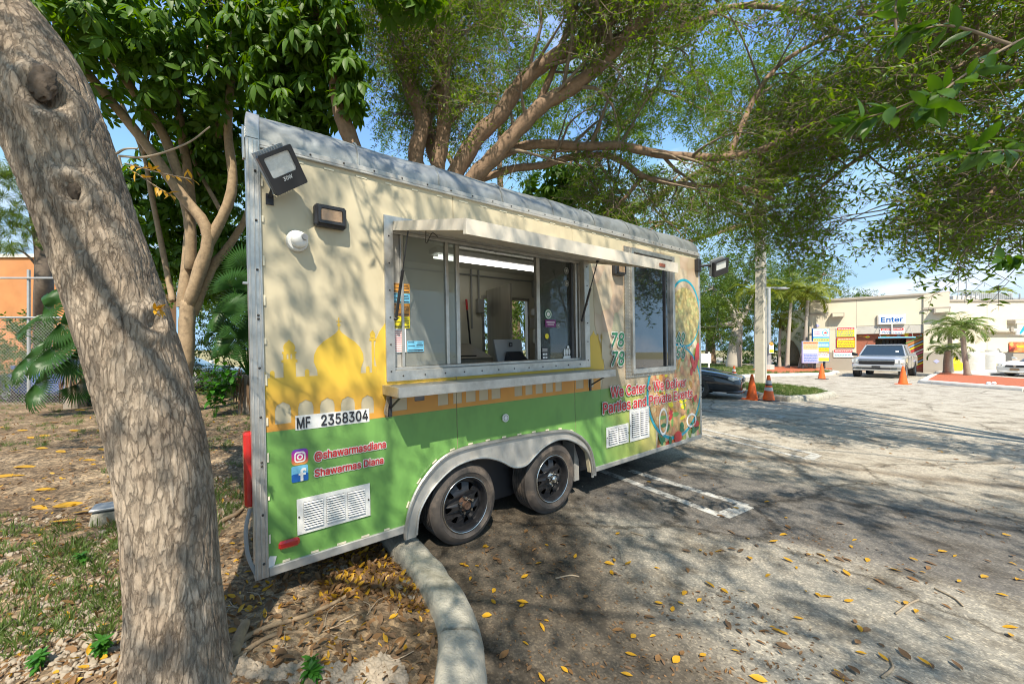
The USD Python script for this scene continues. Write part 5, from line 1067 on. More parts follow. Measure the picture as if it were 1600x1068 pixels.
shrub_mass('sunlit undergrowth behind the stems of the umbrella tree', (-6.0, 12.2, 1.4), [2.4, .8, 1.9], 420, FAR, (.4, .7))
shrub_mass('sunlit undergrowth behind the trailer rear corner', (-3.4, 11.6, 1.5), [1.9, .8, 2.2], 380, FAR, (.4, .7))
bg_tree('broadleaf_tree', 'light green fine leaved tree behind the spreading tree, seen over the trailer roof', (2.0, 13.5), 9, [(a_(1040, 330, 13), (2.0, 1.2, 1.1)), (a_(1170, 330, 13.5), (2.2, 1.2, 1.5)), (a_(900, 210, 13.5), (2.6, 1.2, 2.0)), (a_(1020, 110, 13.5), (3.2, 1.2, 2.2)), (a_(780, 130, 13.5), (2.2, 1.2, 2.4)), (a_(1200, 180, 14), (3.0, 1.2, 2.4)), (a_(640, 120, 14), (1.8, 1.0, 2.6))], .3, rb_, [[('leaves', spray(rb_, .6, 40, .10, .036, 1.0, 3)[0], M['oak_leaf'], False)] for _ in range(4)], 4200, (.8, 1.2))
shrub_mass('sunlit green vine and shrub tangle at the fence below the orange wall', (*at(70, 545, 10.8)[:2], .9), [1.6, .5, 1.3], 240, DARK, (.4, .7))
# behind and left of the trailer: the wooded strip
wood = [('screening_tree', 'dense dark tree closing the view behind the umbrella tree', (-7.5, 15.0), [((-7.0, 15, 3.6), (2.6, 1.5, 2.6)), ((-5.2, 15.5, 6.2), (2.4, 1.4, 2.4)), ((-8.0, 15.5, 7.4), (2.2, 1.3, 2.0)), ((-6.0, 14.2, 4.9), (1.8, 1.0, 2.0)), ((-9.3, 14.4, 4.6), (1.6, 1.0, 1.8))], DARK, 1100),
        ('screening_tree', 'dense dark tree behind the rear corner of the trailer', (-3.6, 14.0), [((-3.8, 14, 3.2), (2.4, 1.4, 2.6)), ((-4.0, 14.3, 6.4), (2.2, 1.4, 2.2)), ((-2.2, 14.5, 4.4), (1.6, 1.2, 1.8))], DARK, 760),
        ('screening_tree', 'leafy tree glimpsed through the open back door of the trailer', (3.6, 16.5), [((3.0, 16, 2.6), (3.2, 1.6, 2.4)), ((6.2, 17, 3.4), (2.6, 1.4, 2.4)), ((9.0, 19, 3.0), (2.6, 1.4, 2.2))], FAR, 560)]
for nm, lb, pos, cr, pr, n in wood: bg_tree(nm, lb, pos, 8, cr, .22, rb_, pr, n, (.55, 1.0), bark='bark_dark')
pine = thing('pine_tree', 'pine tree with tufted branches beyond the fence at the picture edge', 'tree')
pk = MB(); pk.add(tube(smoothpath([gz(64, 600) * 1.35, at(68, 480, 15.5), at(66, 380, 15.5), at(40, 250, 15.5), at(20, 120, 15.5)], 5), np.linspace(.34, .16, 21), 10)); tips = []
for (x, y, n, sx, sy) in ((30, 300, 60, 60, 22), (15, 345, 46, 50, 14), (95, 345, 16, 18, 14), (20, 262, 30, 40, 10), (10, 385, 26, 40, 10)):
    c = at(x, y, 15.0); pk.add(tube(smoothpath([at(66, y + 40, 15.5), (at(66, y + 20, 15.5) + c) / 2, c], 3), np.linspace(.06, .015, 7), 5))
    for _ in range(n): tips.append((at(x + rb_.normal(0, sx * .6), y + rb_.normal(0, sy * .7), 15 + rb_.normal(0, .5)), rb_.normal(0, 1, 3) + [0, 0, .4]))
put('trunk', pk, M['bark_dark'], pine, smooth=True)
def tuft(rng, n=46, L=.34):
    b = MB()
    for _ in range(n):
        d = rng.normal(size=3) + [1.1, 0, .2]; d /= np.linalg.norm(d); b.add(moved(leaf(L * rng.uniform(.7, 1.1), .016, 0, .1), (0, 0, 0), dirs_to_M(d)))
    return b.get()
crown(pine, tips, [[('needles', tuft(rb_), M['far_leaf'], False)] for _ in range(3)], rb_, (.8, 1.3))

def frond(L, nl, ll, lw, rise, rng, arch=1.0, vee=.5):
    """A feather palm leaf rising along +x: (leaflets, stalk)."""
    ts = np.linspace(0, 1, 12); el_ = rise; p = [np.zeros(3)]; e = rise
    for k in range(11): e -= arch / 11 * (1 + k * .08); p.append(p[-1] + np.array([math.cos(e), 0, math.sin(e)]) * L / 11)
    p = np.array(p); st_ = tube(p, np.linspace(.022, .004, 12) * L / 2, 4, False); b = MB()
    for k in range(nl):
        u = .14 + .85 * k / (nl - 1); q = u * 11; i = min(int(q), 10); c = p[i] + (p[i + 1] - p[i]) * (q - i); t = p[i + 1] - p[i]; t /= np.linalg.norm(t); n = np.cross(t, [0, 1, 0]) * -1
        for s in (-1, 1):
            d = t * (.55 + .4 * u) + np.array([0, s, 0]) * (1.0 - .4 * u) + np.array([0, 0, .02 + vee * rng.uniform(-.4, .6)]); l = ll * math.sin(math.pi * (.12 + .83 * u)) ** .7 * rng.uniform(.85, 1.1)
            b.add(moved(leaf(l, lw, .3, .28, 2), c, dirs_to_M(d, roll=s * .5 + rng.normal(0, .2))))
    return b.get(), st_
def palm(name, label, foot, top, r0, r1, nf, L, rng, group=None, cs=True, rises=(-.3, 1.3), ll=.5, lw=.045, nl=30, lm='palm_leaf'):
    t = thing(name, label, 'palm tree', group=group); p = smoothpath([foot, foot * .5 + top * .5 + [rng.normal(0, .06), 0, 0], top], 8); rad = np.linspace(r0, r1, len(p)); rad[:3] *= [1.35, 1.15, 1.05]
    q = MB(); q.add(tube(p, rad, 12)); put('trunk', q, M['palm_trunk'] if cs else M['palm_grey'], t, smooth=True)
    if cs: put('crownshaft', tube([top - [0, 0, .05], top + [0, 0, .35], top + [0, 0, .7]], [r1 * 1.15, r1 * 1.1, r1 * .5], 12), M['palm_leaf'], t, smooth=True); top = top + [0, 0, .55]
    for k in range(nf):
        u = (k + .5) / nf; rise = rises[0] + (rises[1] - rises[0]) * u ** .9 + rng.normal(0, .08); az = k * 2.399 + rng.normal(0, .15); lv, sk = frond(L * rng.uniform(.85, 1.1), nl, ll, lw, rise, rng, 1.25)
        fr = put('frond', moved(lv, top, rotm('z', az)), M[lm], t); put('stalk', moved(sk, top, rotm('z', az)), M[lm], fr)
rp = np.random.default_rng(61)
P3 = lambda x, y, Y: at(x, y, Y)
def foot_of(x, Y): c = at(x, 560, Y); return np.array([c[0], c[1], .08])
palm('palm_tree', 'tall thin palm on the mulch bed nearest the lamp post', foot_of(1230, 27.5), P3(1236, 472, 27.5), .12, .09, 11, 2.0, rp, 'palms beside the lamp post', ll=.6, lw=.05, nl=24, rises=(.0, 1.45))
palm('palm_tree', 'short thin palm beside the lamp post, lowest crown of the clump', foot_of(1218, 29.0), P3(1219, 512, 29), .10, .08, 10, 1.5, rp, 'palms beside the lamp post', ll=.5, lw=.055, nl=24, rises=(.0, 1.4))
palm('palm_tree', 'curved palm whose trunk rises behind the white menu board', foot_of(1250, 28.0), P3(1264, 474, 28), .11, .08, 10, 2.0, rp, 'palms beside the lamp post', ll=.6, lw=.05, nl=24, rises=(.0, 1.4))
palm('palm_tree', 'straight palm in front of the lilac menu board with the brightest crown', foot_of(1258, 27.0), P3(1262, 468, 27), .12, .09, 13, 2.2, rp, 'palms beside the lamp post', ll=.65, lw=.052, nl=25, rises=(-.1, 1.45))
palm('palm_tree', 'palm half hidden behind the concrete pole with drooping fronds', foot_of(1181, 26.5), P3(1181, 466, 26.5), .11, .09, 11, 1.9, rp, 'palms beside the lamp post', ll=.6, lw=.05, nl=24, rises=(-.4, 1.1))
palm('palm_tree', 'curved grey palm with a broad crown on the red mulch island', np.array([*gz(1512, 589)[:2], .1]) * [.98, .98, 1], P3(1503, 511, 19.6), .11, .08, 13, 1.2, rp, 'palms on the mulch island', cs=False, ll=.52, lw=.034, nl=30, rises=(-.1, 1.45), lm='palm_leaf_green')
palm('palm_tree', 'twin of the mulch island palms, standing behind the low bushy one', np.array([*gz(1486, 584)[:2], .1]), P3(1484, 515, 21.5), .10, .08, 11, 1.25, rp, 'palms on the mulch island', cs=False, ll=.48, lw=.034, nl=28, rises=(-.1, 1.4), lm='palm_leaf_green')
palm('palm_tree', 'lowest palm on the mulch island with thick short stem', np.array([*gz(1480, 586)[:2], .1]), P3(1481, 547, 20.9), .15, .11, 10, 1.0, rp, 'palms on the mulch island', cs=False, ll=.4, lw=.034, nl=26, rises=(.1, 1.4), lm='palm_leaf_green')
palm('palm_tree', 'palm crown rising behind the flat roof beside the roof units', np.array([46, 36.5, 0.]), np.array([50.3, 36.5, 6.3]), .2, .16, 15, 2.2, rp, None, cs=False, ll=.8, lw=.06, nl=26)
def fan(rng, R=.75, n=34, spread=3.6):
    b = MB()
    for k in range(n):
        a = -spread / 2 + spread * k / (n - 1); r = R * (.82 + .18 * math.cos(a * .8)) * rng.uniform(.93, 1.05); w_ = R * spread / n * .62; d = np.array([math.cos(a), math.sin(a), 0]); s = np.array([-math.sin(a), math.cos(a), 0]); V = []
        for t, wd in ((.03, .1), (.35, .7), (.62, 1.0), (.82, .55), (1.0, .06)):
            z = -.10 * R * t * t - (.35 * R * max(0, t - .7) ** 1.3 * rng.uniform(.6, 2.0)); c = d * r * t + [0, 0, z]
            V += [c + s * w_ * wd * .5 * (t if t < .62 else .62) * 1.6 + [0, 0, .0], c + [0, 0, .022 * R / .75], c - s * w_ * wd * .5 * (t if t < .62 else .62) * 1.6]
        b.add((np.array(V), grid_faces(5, 3)[:, ::-1]))
    return b.get()
def fan_palm(name, label, foot, leaves, rng, skirt=0):
    t = thing(name, label, 'palm')
    top = foot + [0, 0, .9]; put('trunk', tube([foot, top], [.22, .18], 10), M['palm_grey'], t, smooth=True)
    for c, n, R in leaves:
        n = np.array(n, float); n /= np.linalg.norm(n); c = np.array(c); out = c - top; out /= np.linalg.norm(out) + 1e-9; x = out - n * (out @ n) + np.array([0, 0, -.15]); x -= n * (x @ n); x /= np.linalg.norm(x)
        lf = put('leaf', moved(fan(rng, R), c, np.stack([x, np.cross(n, x), n], 1)), M['fan_leaf'], t)
        put('leaf_stalk', tube(smoothpath([top, top * .4 + c * .6 + [0, 0, .15], c], 4), np.linspace(.018, .008, 9), 5), M['weed'], lf)
    if skirt:
        b = MB()
        for _ in range(skirt):
            a = rng.uniform(0, 6.28); p = top + [.2 * math.cos(a), .2 * math.sin(a), rng.uniform(-.2, .3)]; b.add(moved(leaf(rng.uniform(.5, .9), .05, .3, .2, 2), p, dirs_to_M(np.array([.35 * math.cos(a), .35 * math.sin(a), -1]))))
        put('dead_skirt', b, M['brown_leaf'], t, kind='stuff')
fan_palm('fan_palm', 'green fan palm in front of the chain link fence by the leaning trunk', np.array([*gz(118, 640)[:2], .0]),
    [(at(70, 478, 8.2), (-.2, -1, .55), .62), (at(95, 505, 8.0), (.1, -1, .6), .72), (at(80, 545, 7.9), (-.3, -1, .75), .78), (at(40, 560, 8.1), (-.5, -1, .6), .6), (at(110, 560, 8.0), (.3, -1, .4), .6), (at(55, 600, 8.0), (-.4, -1, .3), .6), (at(120, 600, 8.2), (.5, -1, .2), .5), (at(30, 520, 8.6), (-.6, -.8, .6), .6), (at(130, 480, 8.6), (.5, -1, .4), .6)], rp, 16)
fan_palm('fan_palm', 'dark fan palm with a shaggy skirt between umbrella tree and trailer', np.array([*gz(388, 648)[:2], .0]),
    [(at(365, 450, 8.0), (.1, -1, .5), .7), (at(350, 490, 7.8), (-.3, -1, .6), .7), (at(385, 480, 8.0), (.3, -1, .4), .75), (at(335, 520, 8.2), (-.6, -1, .3), .65), (at(370, 530, 7.9), (0, -1, .3), .7), (at(400, 530, 8.0), (.3, -1, .2), .7), (at(350, 555, 8.0), (-.3, -1, .1), .6), (at(385, 420, 8.4), (.2, -1, .2), .7), (at(410, 470, 8.3), (.5, -1, .3), .7)], rp, 40)
def leafy(name, label, cat, foot, h, n, rng, L=.10, W=.045, mat=None):
    t = thing(name, label, cat, loc=foot); s = MB(); 
    for k in range(n):
        a = rng.uniform(0, 6.28); top = np.array([math.cos(a) * h * .4 * rng.random(), math.sin(a) * h * .4 * rng.random(), h * rng.uniform(.5, 1.0)]); p = smoothpath([(0, 0, -.02), top * .5 + [0, 0, h * .1], top], 3); s.add(tube(p, np.linspace(.006, .003, len(p)), 4, False))
        for i in range(2, len(p)):
            for _ in range(3):
                d = rng.normal(size=3) * [1, 1, .4] + [0, 0, .15]; put('leaf', moved(leaf(L * rng.uniform(.7, 1.2), W, .25, .25, 2), p[i], dirs_to_M(d)), mat or M['weed'], t, smooth=True)
    put('stem', s, M['weed'], t)
leafy('shrub', 'bright leafy shrub growing by the foot of the umbrella tree', 'shrub', np.array([*gz(335, 655)[:2], .0]), 1.35, 11, rp, .22, .10)
for k, (x, y, lb) in enumerate(((322, 1045, 'green seedling tucked against the leaning trunk'), (487, 1058, 'green seedling beside a surface root, beside the kerb'), (545, 855, 'tiny seedling under the trailer tail'), (160, 1030, 'green weed clump on leaf litter beside the leaning trunk'), (60, 1045, 'green weed clump nearest the bottom corner'), (130, 880, 'weed with fresh leaves among dry litter beside the leaning trunk'))):
    g = gz(x, y, .07); leafy('seedling', lb, 'seedling', (g[0], g[1], float(soil_h(np.array([g[0]]), np.array([g[1]]))[0])), .08 if k != 2 else .05, 4, rp, .042, .022)

# chain-link fence, orange wall, things beyond it
fz = thing('chain_link_fence', 'galvanised chain link fence with two rails in front of the orange wall', 'fence')
F0, F1 = at(-60, 630, 9.8), at(150, 630, 9.8); fx0, fx1, fy = F0[0], F1[0], 9.8
for x in np.linspace(fx0, fx1, 3): put('post', cyl((x, fy, 0), (x, fy, 3.5), .035, 8), M['galv'], fz)
for z in (2.28, 3.28): put('rail', cyl((fx0, fy - .05, z), (fx1, fy - .05, z), .024, 8), M['galv'], fz)
b = MB(); hgt = 2.25; stp = .085
for k in range(int((fx1 - fx0 + hgt) / stp)):
    for sg_ in (0, 1):
        x = fx0 - hgt + k * stp; lo = max(0, fx0 - x) if not sg_ else 0; p0 = (x + lo, lo); hi = min(hgt, fx1 - x); p1 = (x + hi, hi)
        if hi <= lo: continue
        if sg_: lo = max(0, fx0 - x); p0, p1 = (x + lo, hgt - lo), (x + hi, hgt - hi)
        b.add(tube([(p0[0], fy + .004 * sg_, p0[1] + .03), (p1[0], fy + .004 * sg_, p1[1] + .03)], .0035, 3, False))
put('chain_link', b, M['galv'], fz)
ow = thing('orange_building', 'orange stucco building with a pale roof edge behind the fence', 'building')
put('wall', bx(-40, -21.6, 22, 30, -.05, 6.7), M['orange_wall'], ow); put('roof_edge', bx(-40.1, -21.5, 21.9, 30.1, 6.7, 6.9), M['concrete_light'], ow)
ub = thing('utility_box', 'small grey green utility box half hidden by the leaning trunk', 'box', loc=(*gz(172, 812, .05)[:2], .03), rz=.5)
put('body', hull([(-.12, -.09, 0), (.12, -.09, 0), (.12, .09, 0), (-.12, .09, 0), (-.10, -.07, .11), (.10, -.07, .11), (.10, .07, .13), (-.10, .07, .13)]), M['concrete'], ub); put('lid', bx(-.115, .115, -.085, .085, .13, .15, .006), M['galv'], ub)

# ------------------------------------------------------------------ litter, pebbles, roots, grass
rg = np.random.default_rng(71); LOT_IN, LOT_OUT = LOT.buffer(-.16), LOT.buffer(.12)
def on_soil(n, px0, px1, py0, py1):
    x = rg.uniform(px0, px1, n); y = rg.uniform(py0, py1, n); g = np.stack([*(gz(x, y, .06)[:2])], 1) if False else np.stack([(x - CX) / FPX * (EYE - .06) * FPX / (y - CY), (EYE - .06) * FPX / (y - CY)], 1)
    k = ~shapely.contains_xy(LOT.buffer(.13), g[:, 0], g[:, 1]) & (np.hypot(g[:, 0] - TRUNK[0], g[:, 1] - TRUNK[1]) > .2); g = g[k]
    return np.concatenate([g, soil_h(g[:, 0], g[:, 1])[:, None]], 1)
def polar_soil(n, r0, r1, a0, a1):
    r = np.exp(rg.uniform(math.log(r0), math.log(r1), n)); a = np.radians(rg.uniform(a0, a1, n)); g = np.stack([r * np.cos(a), r * np.sin(a)], 1)
    k = ~shapely.contains_xy(LOT.buffer(.13), g[:, 0], g[:, 1]) & (np.hypot(g[:, 0] - TRUNK[0], g[:, 1] - TRUNK[1]) > .2); g = g[k]
    return np.concatenate([g, soil_h(g[:, 0], g[:, 1])[:, None]], 1)
def curl(L, W, c, n=3): v, f = leaf(L, W, .35, c, n); return v, f
litter = [[('leaf', curl(l, l * wr, c), m, True)] for l, wr, c, m in ((.055, .45, .25, M['dry_leaf']), (.07, .4, -.2, M['dry_leaf']), (.05, .5, .1, M['brown_leaf']), (.085, .38, .3, M['brown_leaf']), (.06, .42, -.1, M['yellow_leaf']))]
pt = np.vstack([polar_soil(17000, 1.3, 12, 88, 170), polar_soil(1500, 12, 20, 100, 140)])
dens = meshkit.fbm(pt * 1.3, 3, 5); pt = pt[(dens > .36) & ((pt[:, 0] < -1.0) | (rg.random(len(pt)) < .55))]; idx = rg.choice(5, len(pt), p=[.36, .26, .14, .10, .14])
near_trailer = on_soil(5200, 500, 720, 845, 1000); kk = meshkit.fbm(near_trailer * 2.2, 2, 8) + .75 * np.exp(-((near_trailer[:, 0] + .45) ** 2 + (near_trailer[:, 1] - 2.55) ** 2) / .22) > .66; near_trailer = near_trailer[kk]
idx = np.concatenate([idx, rg.choice(5, len(near_trailer), p=[.45, .2, .05, .05, .25])]); pt = np.vstack([pt, near_trailer])
inst(None, 'leaf_litter', litter, pt + [0, 0, .006], z_quats(rg, len(pt), .5), rg.uniform(.4, 1.0, len(pt)), idx, label='brown, orange and yellow leaf litter scattered over the bare soil', cat='leaf litter', kind='stuff')
def pebble(s):
    m = trimesh.creation.icosphere(1, 1.0); v = np.array(m.vertices); v *= (1 + .5 * (meshkit.noise(v * 1.7 + s * 5, s) - .5))[:, None]; return v * [1, .8, .55], np.array(m.faces)
pp = np.vstack([on_soil(13500, 330, 720, 880, 1068), on_soil(1900, 0, 330, 800, 1068), on_soil(2500, 330, 640, 700, 880)]); pp = pp[meshkit.fbm(pp * 2.0, 3, 15) > .42]
inst(None, 'gravel', [[('pebble', pebble(k), M['pebble'], False)] for k in range(5)], pp + [0, 0, .004], z_quats(rg, len(pp), .5), np.clip(rg.lognormal(-4.62, .40, len(pp)), .004, .024), rg.integers(0, 5, len(pp)), label='pale pebbles and shell gravel spread over the soil beside the kerb', cat='gravel', kind='stuff')
def tuft_g(n, h, rng):
    b = MB()
    for _ in range(n):
        a = rng.uniform(0, 6.28); d = np.array([math.cos(a) * .5, math.sin(a) * .5, 1.0]); b.add(moved(leaf(h * rng.uniform(.5, 1.1), .005, .2, .35, 2), rng.normal(0, .018, 3) * [1, 1, 0], dirs_to_M(d, up=(math.sin(a), math.cos(a), .1))))
    return b.get()
gt = [[('blades', tuft_g(16, h, rg), M['grass'], False)] for h in (.04, .06, .085)]
gp = polar_soil(7500, 1.9, 22, 98, 168); gp = gp[((meshkit.fbm(gp * .8, 3, 25) > .50) & (gp[:, 0] < -1.45 - .12 * gp[:, 1])) | ((gp[:, 1] > 6.5) & (rg.random(len(gp)) < .6))]
ip = rg.uniform((9.2, 10.7), (12.9, 16.1), (3200, 2)); ip = ip[shapely.contains_xy(isl.buffer(-.16), ip[:, 0], ip[:, 1])]; ip = np.concatenate([ip, np.full((len(ip), 1), .105)], 1)
lp = np.stack([rg.uniform(-4, 25, 9000), rg.uniform(17.5, 34, 9000)], 1); lp = lp[shapely.contains_xy(lawn.buffer(-.2).difference(mul2), lp[:, 0], lp[:, 1])]; lp = np.concatenate([lp, np.full((len(lp), 1), .10)], 1)
inst(None, 'soil_grass', gt, gp, z_quats(rg, len(gp), .1), rg.uniform(.7, 1.4, len(gp)), rg.integers(0, 3, len(gp)), label='sparse green grass growing through the leaf litter', cat='grass', kind='stuff')
inst(None, 'island_grass', gt, ip, z_quats(rg, len(ip), .1), rg.uniform(.8, 1.5, len(ip)), rg.integers(0, 3, len(ip)), label='short grass on the kerbed island round the concrete pole', cat='grass', kind='stuff')
inst(None, 'lawn_grass', gt, lp, z_quats(rg, len(lp), .1), rg.uniform(1.3, 2.6, len(lp)), rg.integers(0, 3, len(lp)), label='sunlit lawn grass under the palms and far trees', cat='grass', kind='stuff')
def root(label, q, r0, r1):
    p = []
    for x, y, dz in q: g = gz(x, y, .07); p.append((g[0], g[1], float(soil_h(np.array([g[0]]), np.array([g[1]]))[0]) + dz))
    p = smoothpath(p, 8); rad = np.linspace(r0, r1, len(p)) * (1 + .18 * (meshkit.fbm(p * 18, 2, 3) - .5)); put('surface_root', tube(p, rad, 9), M['bark_smooth'], smooth=True, label=label, cat='root')
root('long woody root snaking from the trailer towards the leaning trunk', [(590, 880, -.01), (545, 925, .008), (480, 962, .012), (415, 990, .012), (370, 1020, .012), (325, 1066, .0), (290, 1100, .0)], .009, .016)
root('second root running beside the long woody one', [(470, 985, -.005), (430, 998, .008), (390, 1022, .01), (352, 1060, .01), (340, 1090, .0)], .008, .014)
root('thick stub of root standing up beside the leaning trunk', [(384, 988, .03), (374, 1010, .02), (362, 1040, .01)], .022, .034)
root('thick root stub ending near the green seedling', [(492, 1018, .005), (488, 1050, .012), (480, 1090, .005)], .012, .03)
root('root curving across the dark soil behind the leaning trunk', [(400, 765, .0), (375, 800, .015), (350, 812, .015), (335, 822, .0)], .014, .024)
root('thin pale stick lying on the leaf litter', [(112, 888, .01), (120, 905, .015), (145, 912, .01)], .006, .004)
rt2 = np.random.default_rng(3)
tw2 = MB()
for _ in range(90):
    x, y = rt2.uniform(0, 640), rt2.uniform(700, 1066); g = gz(x, y, .06)
    if LOT_OUT.contains(Point(g[0], g[1])): continue
    a = rt2.uniform(0, 6.28); l = rt2.uniform(.05, .22); z = float(soil_h(np.array([g[0]]), np.array([g[1]]))[0]) + .008
    tw2.add(tube(smoothpath([(g[0], g[1], z), (g[0] + l * .5 * math.cos(a), g[1] + l * .5 * math.sin(a), z + .008), (g[0] + l * math.cos(a + .3), g[1] + l * math.sin(a + .3), z)], 2), .0022, 4))
put('twig_debris', tw2, M['twig_pale'], label='thin dry twigs strewn over the soil', cat='twigs', kind='stuff')
# single leaves one can count
big = [(65, 700, 40), (25, 705, 10), (40, 728, 25), (95, 705, 5), (128, 700, -8), (72, 762, 15), (108, 785, 30), (128, 798, 25), (25, 742, 20), (8, 742, 30), (98, 815, 5), (62, 790, 10), (35, 672, 3), (85, 660, -5), (118, 672, 8), (48, 683, 2), (12, 668, 4), (158, 672, -10), (125, 640, 15), (150, 640, -20), (140, 718, 5), (70, 680, -3), (90, 642, 5), (160, 700, 12)]
for k, (x, y, a) in enumerate(big):
    g = gz(x, y, .07); L = (.15, .19, .23, .17)[k % 4]; v, f = leaf(L, L * .36, .12, (.06, -.08, .12)[k % 3], 5)
    Rm = rotm('z', math.radians(a + (k * 37 % 50) - 25)) @ rotm('x', (.25, -.2, .1)[k % 3]); h = float(soil_h(np.array([g[0]]), np.array([g[1]]))[0]) + .016
    put('fallen_leaf', ((v - [L / 2, 0, 0]) @ Rm.T + [g[0], g[1], h], f), M['yellow_leaf'], smooth=True, label='large yellow umbrella tree leaf lying on the bare soil', cat='leaf', group='large yellow leaves fallen on the soil')
ra = np.random.default_rng(19); n = 0; spots = [(800, 890), (870, 790), (760, 890), (735, 905), (742, 912), (750, 925), (1020, 995), (1028, 1030), (990, 995), (965, 985), (965, 835)]
tries = 0
while n < 240 and tries < 6000:
    tries += 1
    if tries <= len(spots): x, y = spots[tries - 1]
    else:
        x = ra.uniform(720, 1600); y = ra.choice([600 + 470 * ra.random(), ra.uniform(640, 1066), ra.uniform(700, 960)])
    g = gz(x, y, 0)
    if not LOT_IN.contains(Point(g[0], g[1])) or isl.contains(Point(g[0], g[1])): continue
    lx, ly = ((np.array([g[0], g[1], 0]) - TT) @ RT)[:2]
    if 0 < lx < 5.25 and -.02 < ly < 2.1: continue
    if tries > len(spots) and meshkit.fbm(np.array([[g[0] * .8, g[1] * .8, 0]]), 2, 4)[0] < .44: continue
    L = float(np.clip(ra.lognormal(-2.95, .33),   .024, .068)); Rm = rotm('z', ra.uniform(0, 6.28)) @ rotm('x', ra.normal(0, .18)); v, f = leaf(L, L * ra.uniform(.36, .5), ra.uniform(.1, .45), ra.uniform(-.2, .25), 3)
    kd = ('yellow', 'yellow', 'orange', 'brown')[ra.integers(0, 4)]; mt = M[{'yellow': 'yellow_leaf', 'orange': 'dry_leaf', 'brown': 'brown_leaf'}[kd]]
    put('fallen_leaf', ((v - [L / 2, 0, 0]) @ Rm.T + [g[0], g[1], .010], f), mt, smooth=True, label={'yellow': 'small bright yellow leaf lying flat on the car park asphalt', 'orange': 'small dry orange brown leaf lying on the car park asphalt', 'brown': 'small dull brown leaf lying on the car park asphalt'}[kd], cat='leaf', group=f'{kd} leaves fallen on the asphalt'); n += 1
for k, q in enumerate(([(868, 905), (890, 900), (905, 902)], [(1400, 960), (1420, 945), (1435, 938)], [(1460, 920), (1490, 935), (1505, 948)], [(1378, 1060), (1395, 1045), (1390, 1030)], [(985, 832), (1005, 838)])):
    p = smoothpath([(*gz(x, y)[:2], .008) for x, y in q], 4); put('fallen_stick', tube(p, .005, 5), M['twig_pale'], smooth=True, label=['pale curved stick on dark asphalt near the trailer wheels', 'forked pale stick on the asphalt, lit part', 'dark long stick on the shaded asphalt', 'thin stick at the lower edge of the car park', 'short pale stick just beyond the second wheel'][k], cat='stick')
pb = ra.uniform((720, 640), (1600, 1066), (2600, 2)); g = np.array([gz(x, y) for x, y in pb]); k = shapely.contains_xy(LOT.buffer(-.16).difference(isl), g[:, 0], g[:, 1]) & (meshkit.fbm(g * [1.4, 1.4, 1], 3, 9) > .5); g = g[k]
inst(None, 'asphalt_litter', litter[:4], g + [0, 0, .004], z_quats(ra, len(g), .3), ra.uniform(.2, .42, len(g)), ra.integers(0, 4, len(g)), label='tiny leaf fragments and debris scattered over the asphalt', cat='debris', kind='stuff')

# ------------------------------------------------------------------ cones, poles, vehicles
def cone(label, foot, h, striped=False, flat_base=None):
    t = thing('traffic_cone', label, 'traffic cone', loc=foot, rz=.4); s = h / .71
    put('base', cat_(bx(-.18 * s, .18 * s, -.18 * s, .18 * s, .002, .028 * s, .006)), M['black_plastic'] if striped or flat_base else M['cone'], t)
    R_ = lambda z: .135 * s - (z - .028 * s) / (h - .028 * s) * (.135 - .03) * s
    put('body', revolve([(R_(.029 * s), .029 * s), (R_(h), h - .004), (R_(h) - .006, h), (.012, h), (.012, h - .02)], 28), M['cone'], t, smooth=35)
    if striped:
        for a, b, m in ((.40, .53, 'stripe'), (.60, .655, 'black_print'), (.66, .80, 'stripe')): put('band', revolve([(R_(a * h) + .002, a * h), (R_(b * h) + .002, b * h)], 28), M[m], t, smooth=True)
cone('plain orange traffic cone nearest the black car bumper', gz(1175, 624), .74)
cone('orange traffic cone with grey bands and black base by the island kerb', gz(1201, 626), .74, True)
cone('small traffic cone seen over the bonnet of the black car', gz(1147, 596), .72, True)
cone('orange traffic cone in front of the menu boards', gz(1284, 592), .76, flat_base=True)
cone('orange traffic cone standing before the silver pickup', gz(1411, 600), .76)
t = thing('utility_pole', 'square pale concrete utility pole rising from the kerbed grass island into the tree', 'pole', loc=(*at(1188.5, 600, 15.2)[:2], 0), rz=.55)
put('shaft', hull([(-.145, -.145, .05), (.145, -.145, .05), (.145, .145, .05), (-.145, .145, .05), (-.11, -.11, 11.5), (.11, -.11, 11.5), (.11, .11, 11.5), (-.11, .11, 11.5), (-.13, -.155, .05), (.13, -.155, .05), (-.095, -.12, 11.5), (.095, -.12, 11.5)]), M['pole_concrete'], t)
put('marker_band', bx(-.15, .15, -.16, .15, 4.6, 4.62), M['galv'], t); put('conduit', cyl((.0, -.165, .05), (.0, -.13, 8), .014, 8), M['galv'], t)
lp0 = at(1201, 579, 25.5); t = thing('lamp_post', 'grey steel lamp post with a flat arm beside the concrete pole', 'lamp post', loc=(lp0[0], lp0[1], .1))
put('post', tube([(0, 0, 0), (0, 0, 5.4)], [.15, .11], 12), M['galv'], t, smooth=40); put('foot', cyl((0, 0, 0), (0, 0, .35), .3, 14), M['concrete_light'], t)
put('arm', cat_(bx(-.5, 1.15, -.05, .05, 5.4, 5.48, .01)), M['galv'], t); put('lamp_head', bx(.5, 1.3, -.16, .16, 5.34, 5.42, .02), M['galv'], t)
t = thing('notice_post', 'little yellow and white notice strapped to the lamp post', 'notice', loc=(lp0[0], lp0[1] - .2, 1.2)); put('notice', bx(-.16, .16, -.03, .0, 0, .55, .01), M['white_print'], t); put('badge', ext(Point(0, .62).buffer(.12), -.03, .0), M['orange'], t); put('bar', bx(-.14, .14, -.034, -.031, .06, .24), M['bright_yellow'], t)
t = thing('sign_frame', 'white metal frame on two legs by the far hedge', 'frame', loc=(*at(1100, 573, 24)[:2], .05)); 
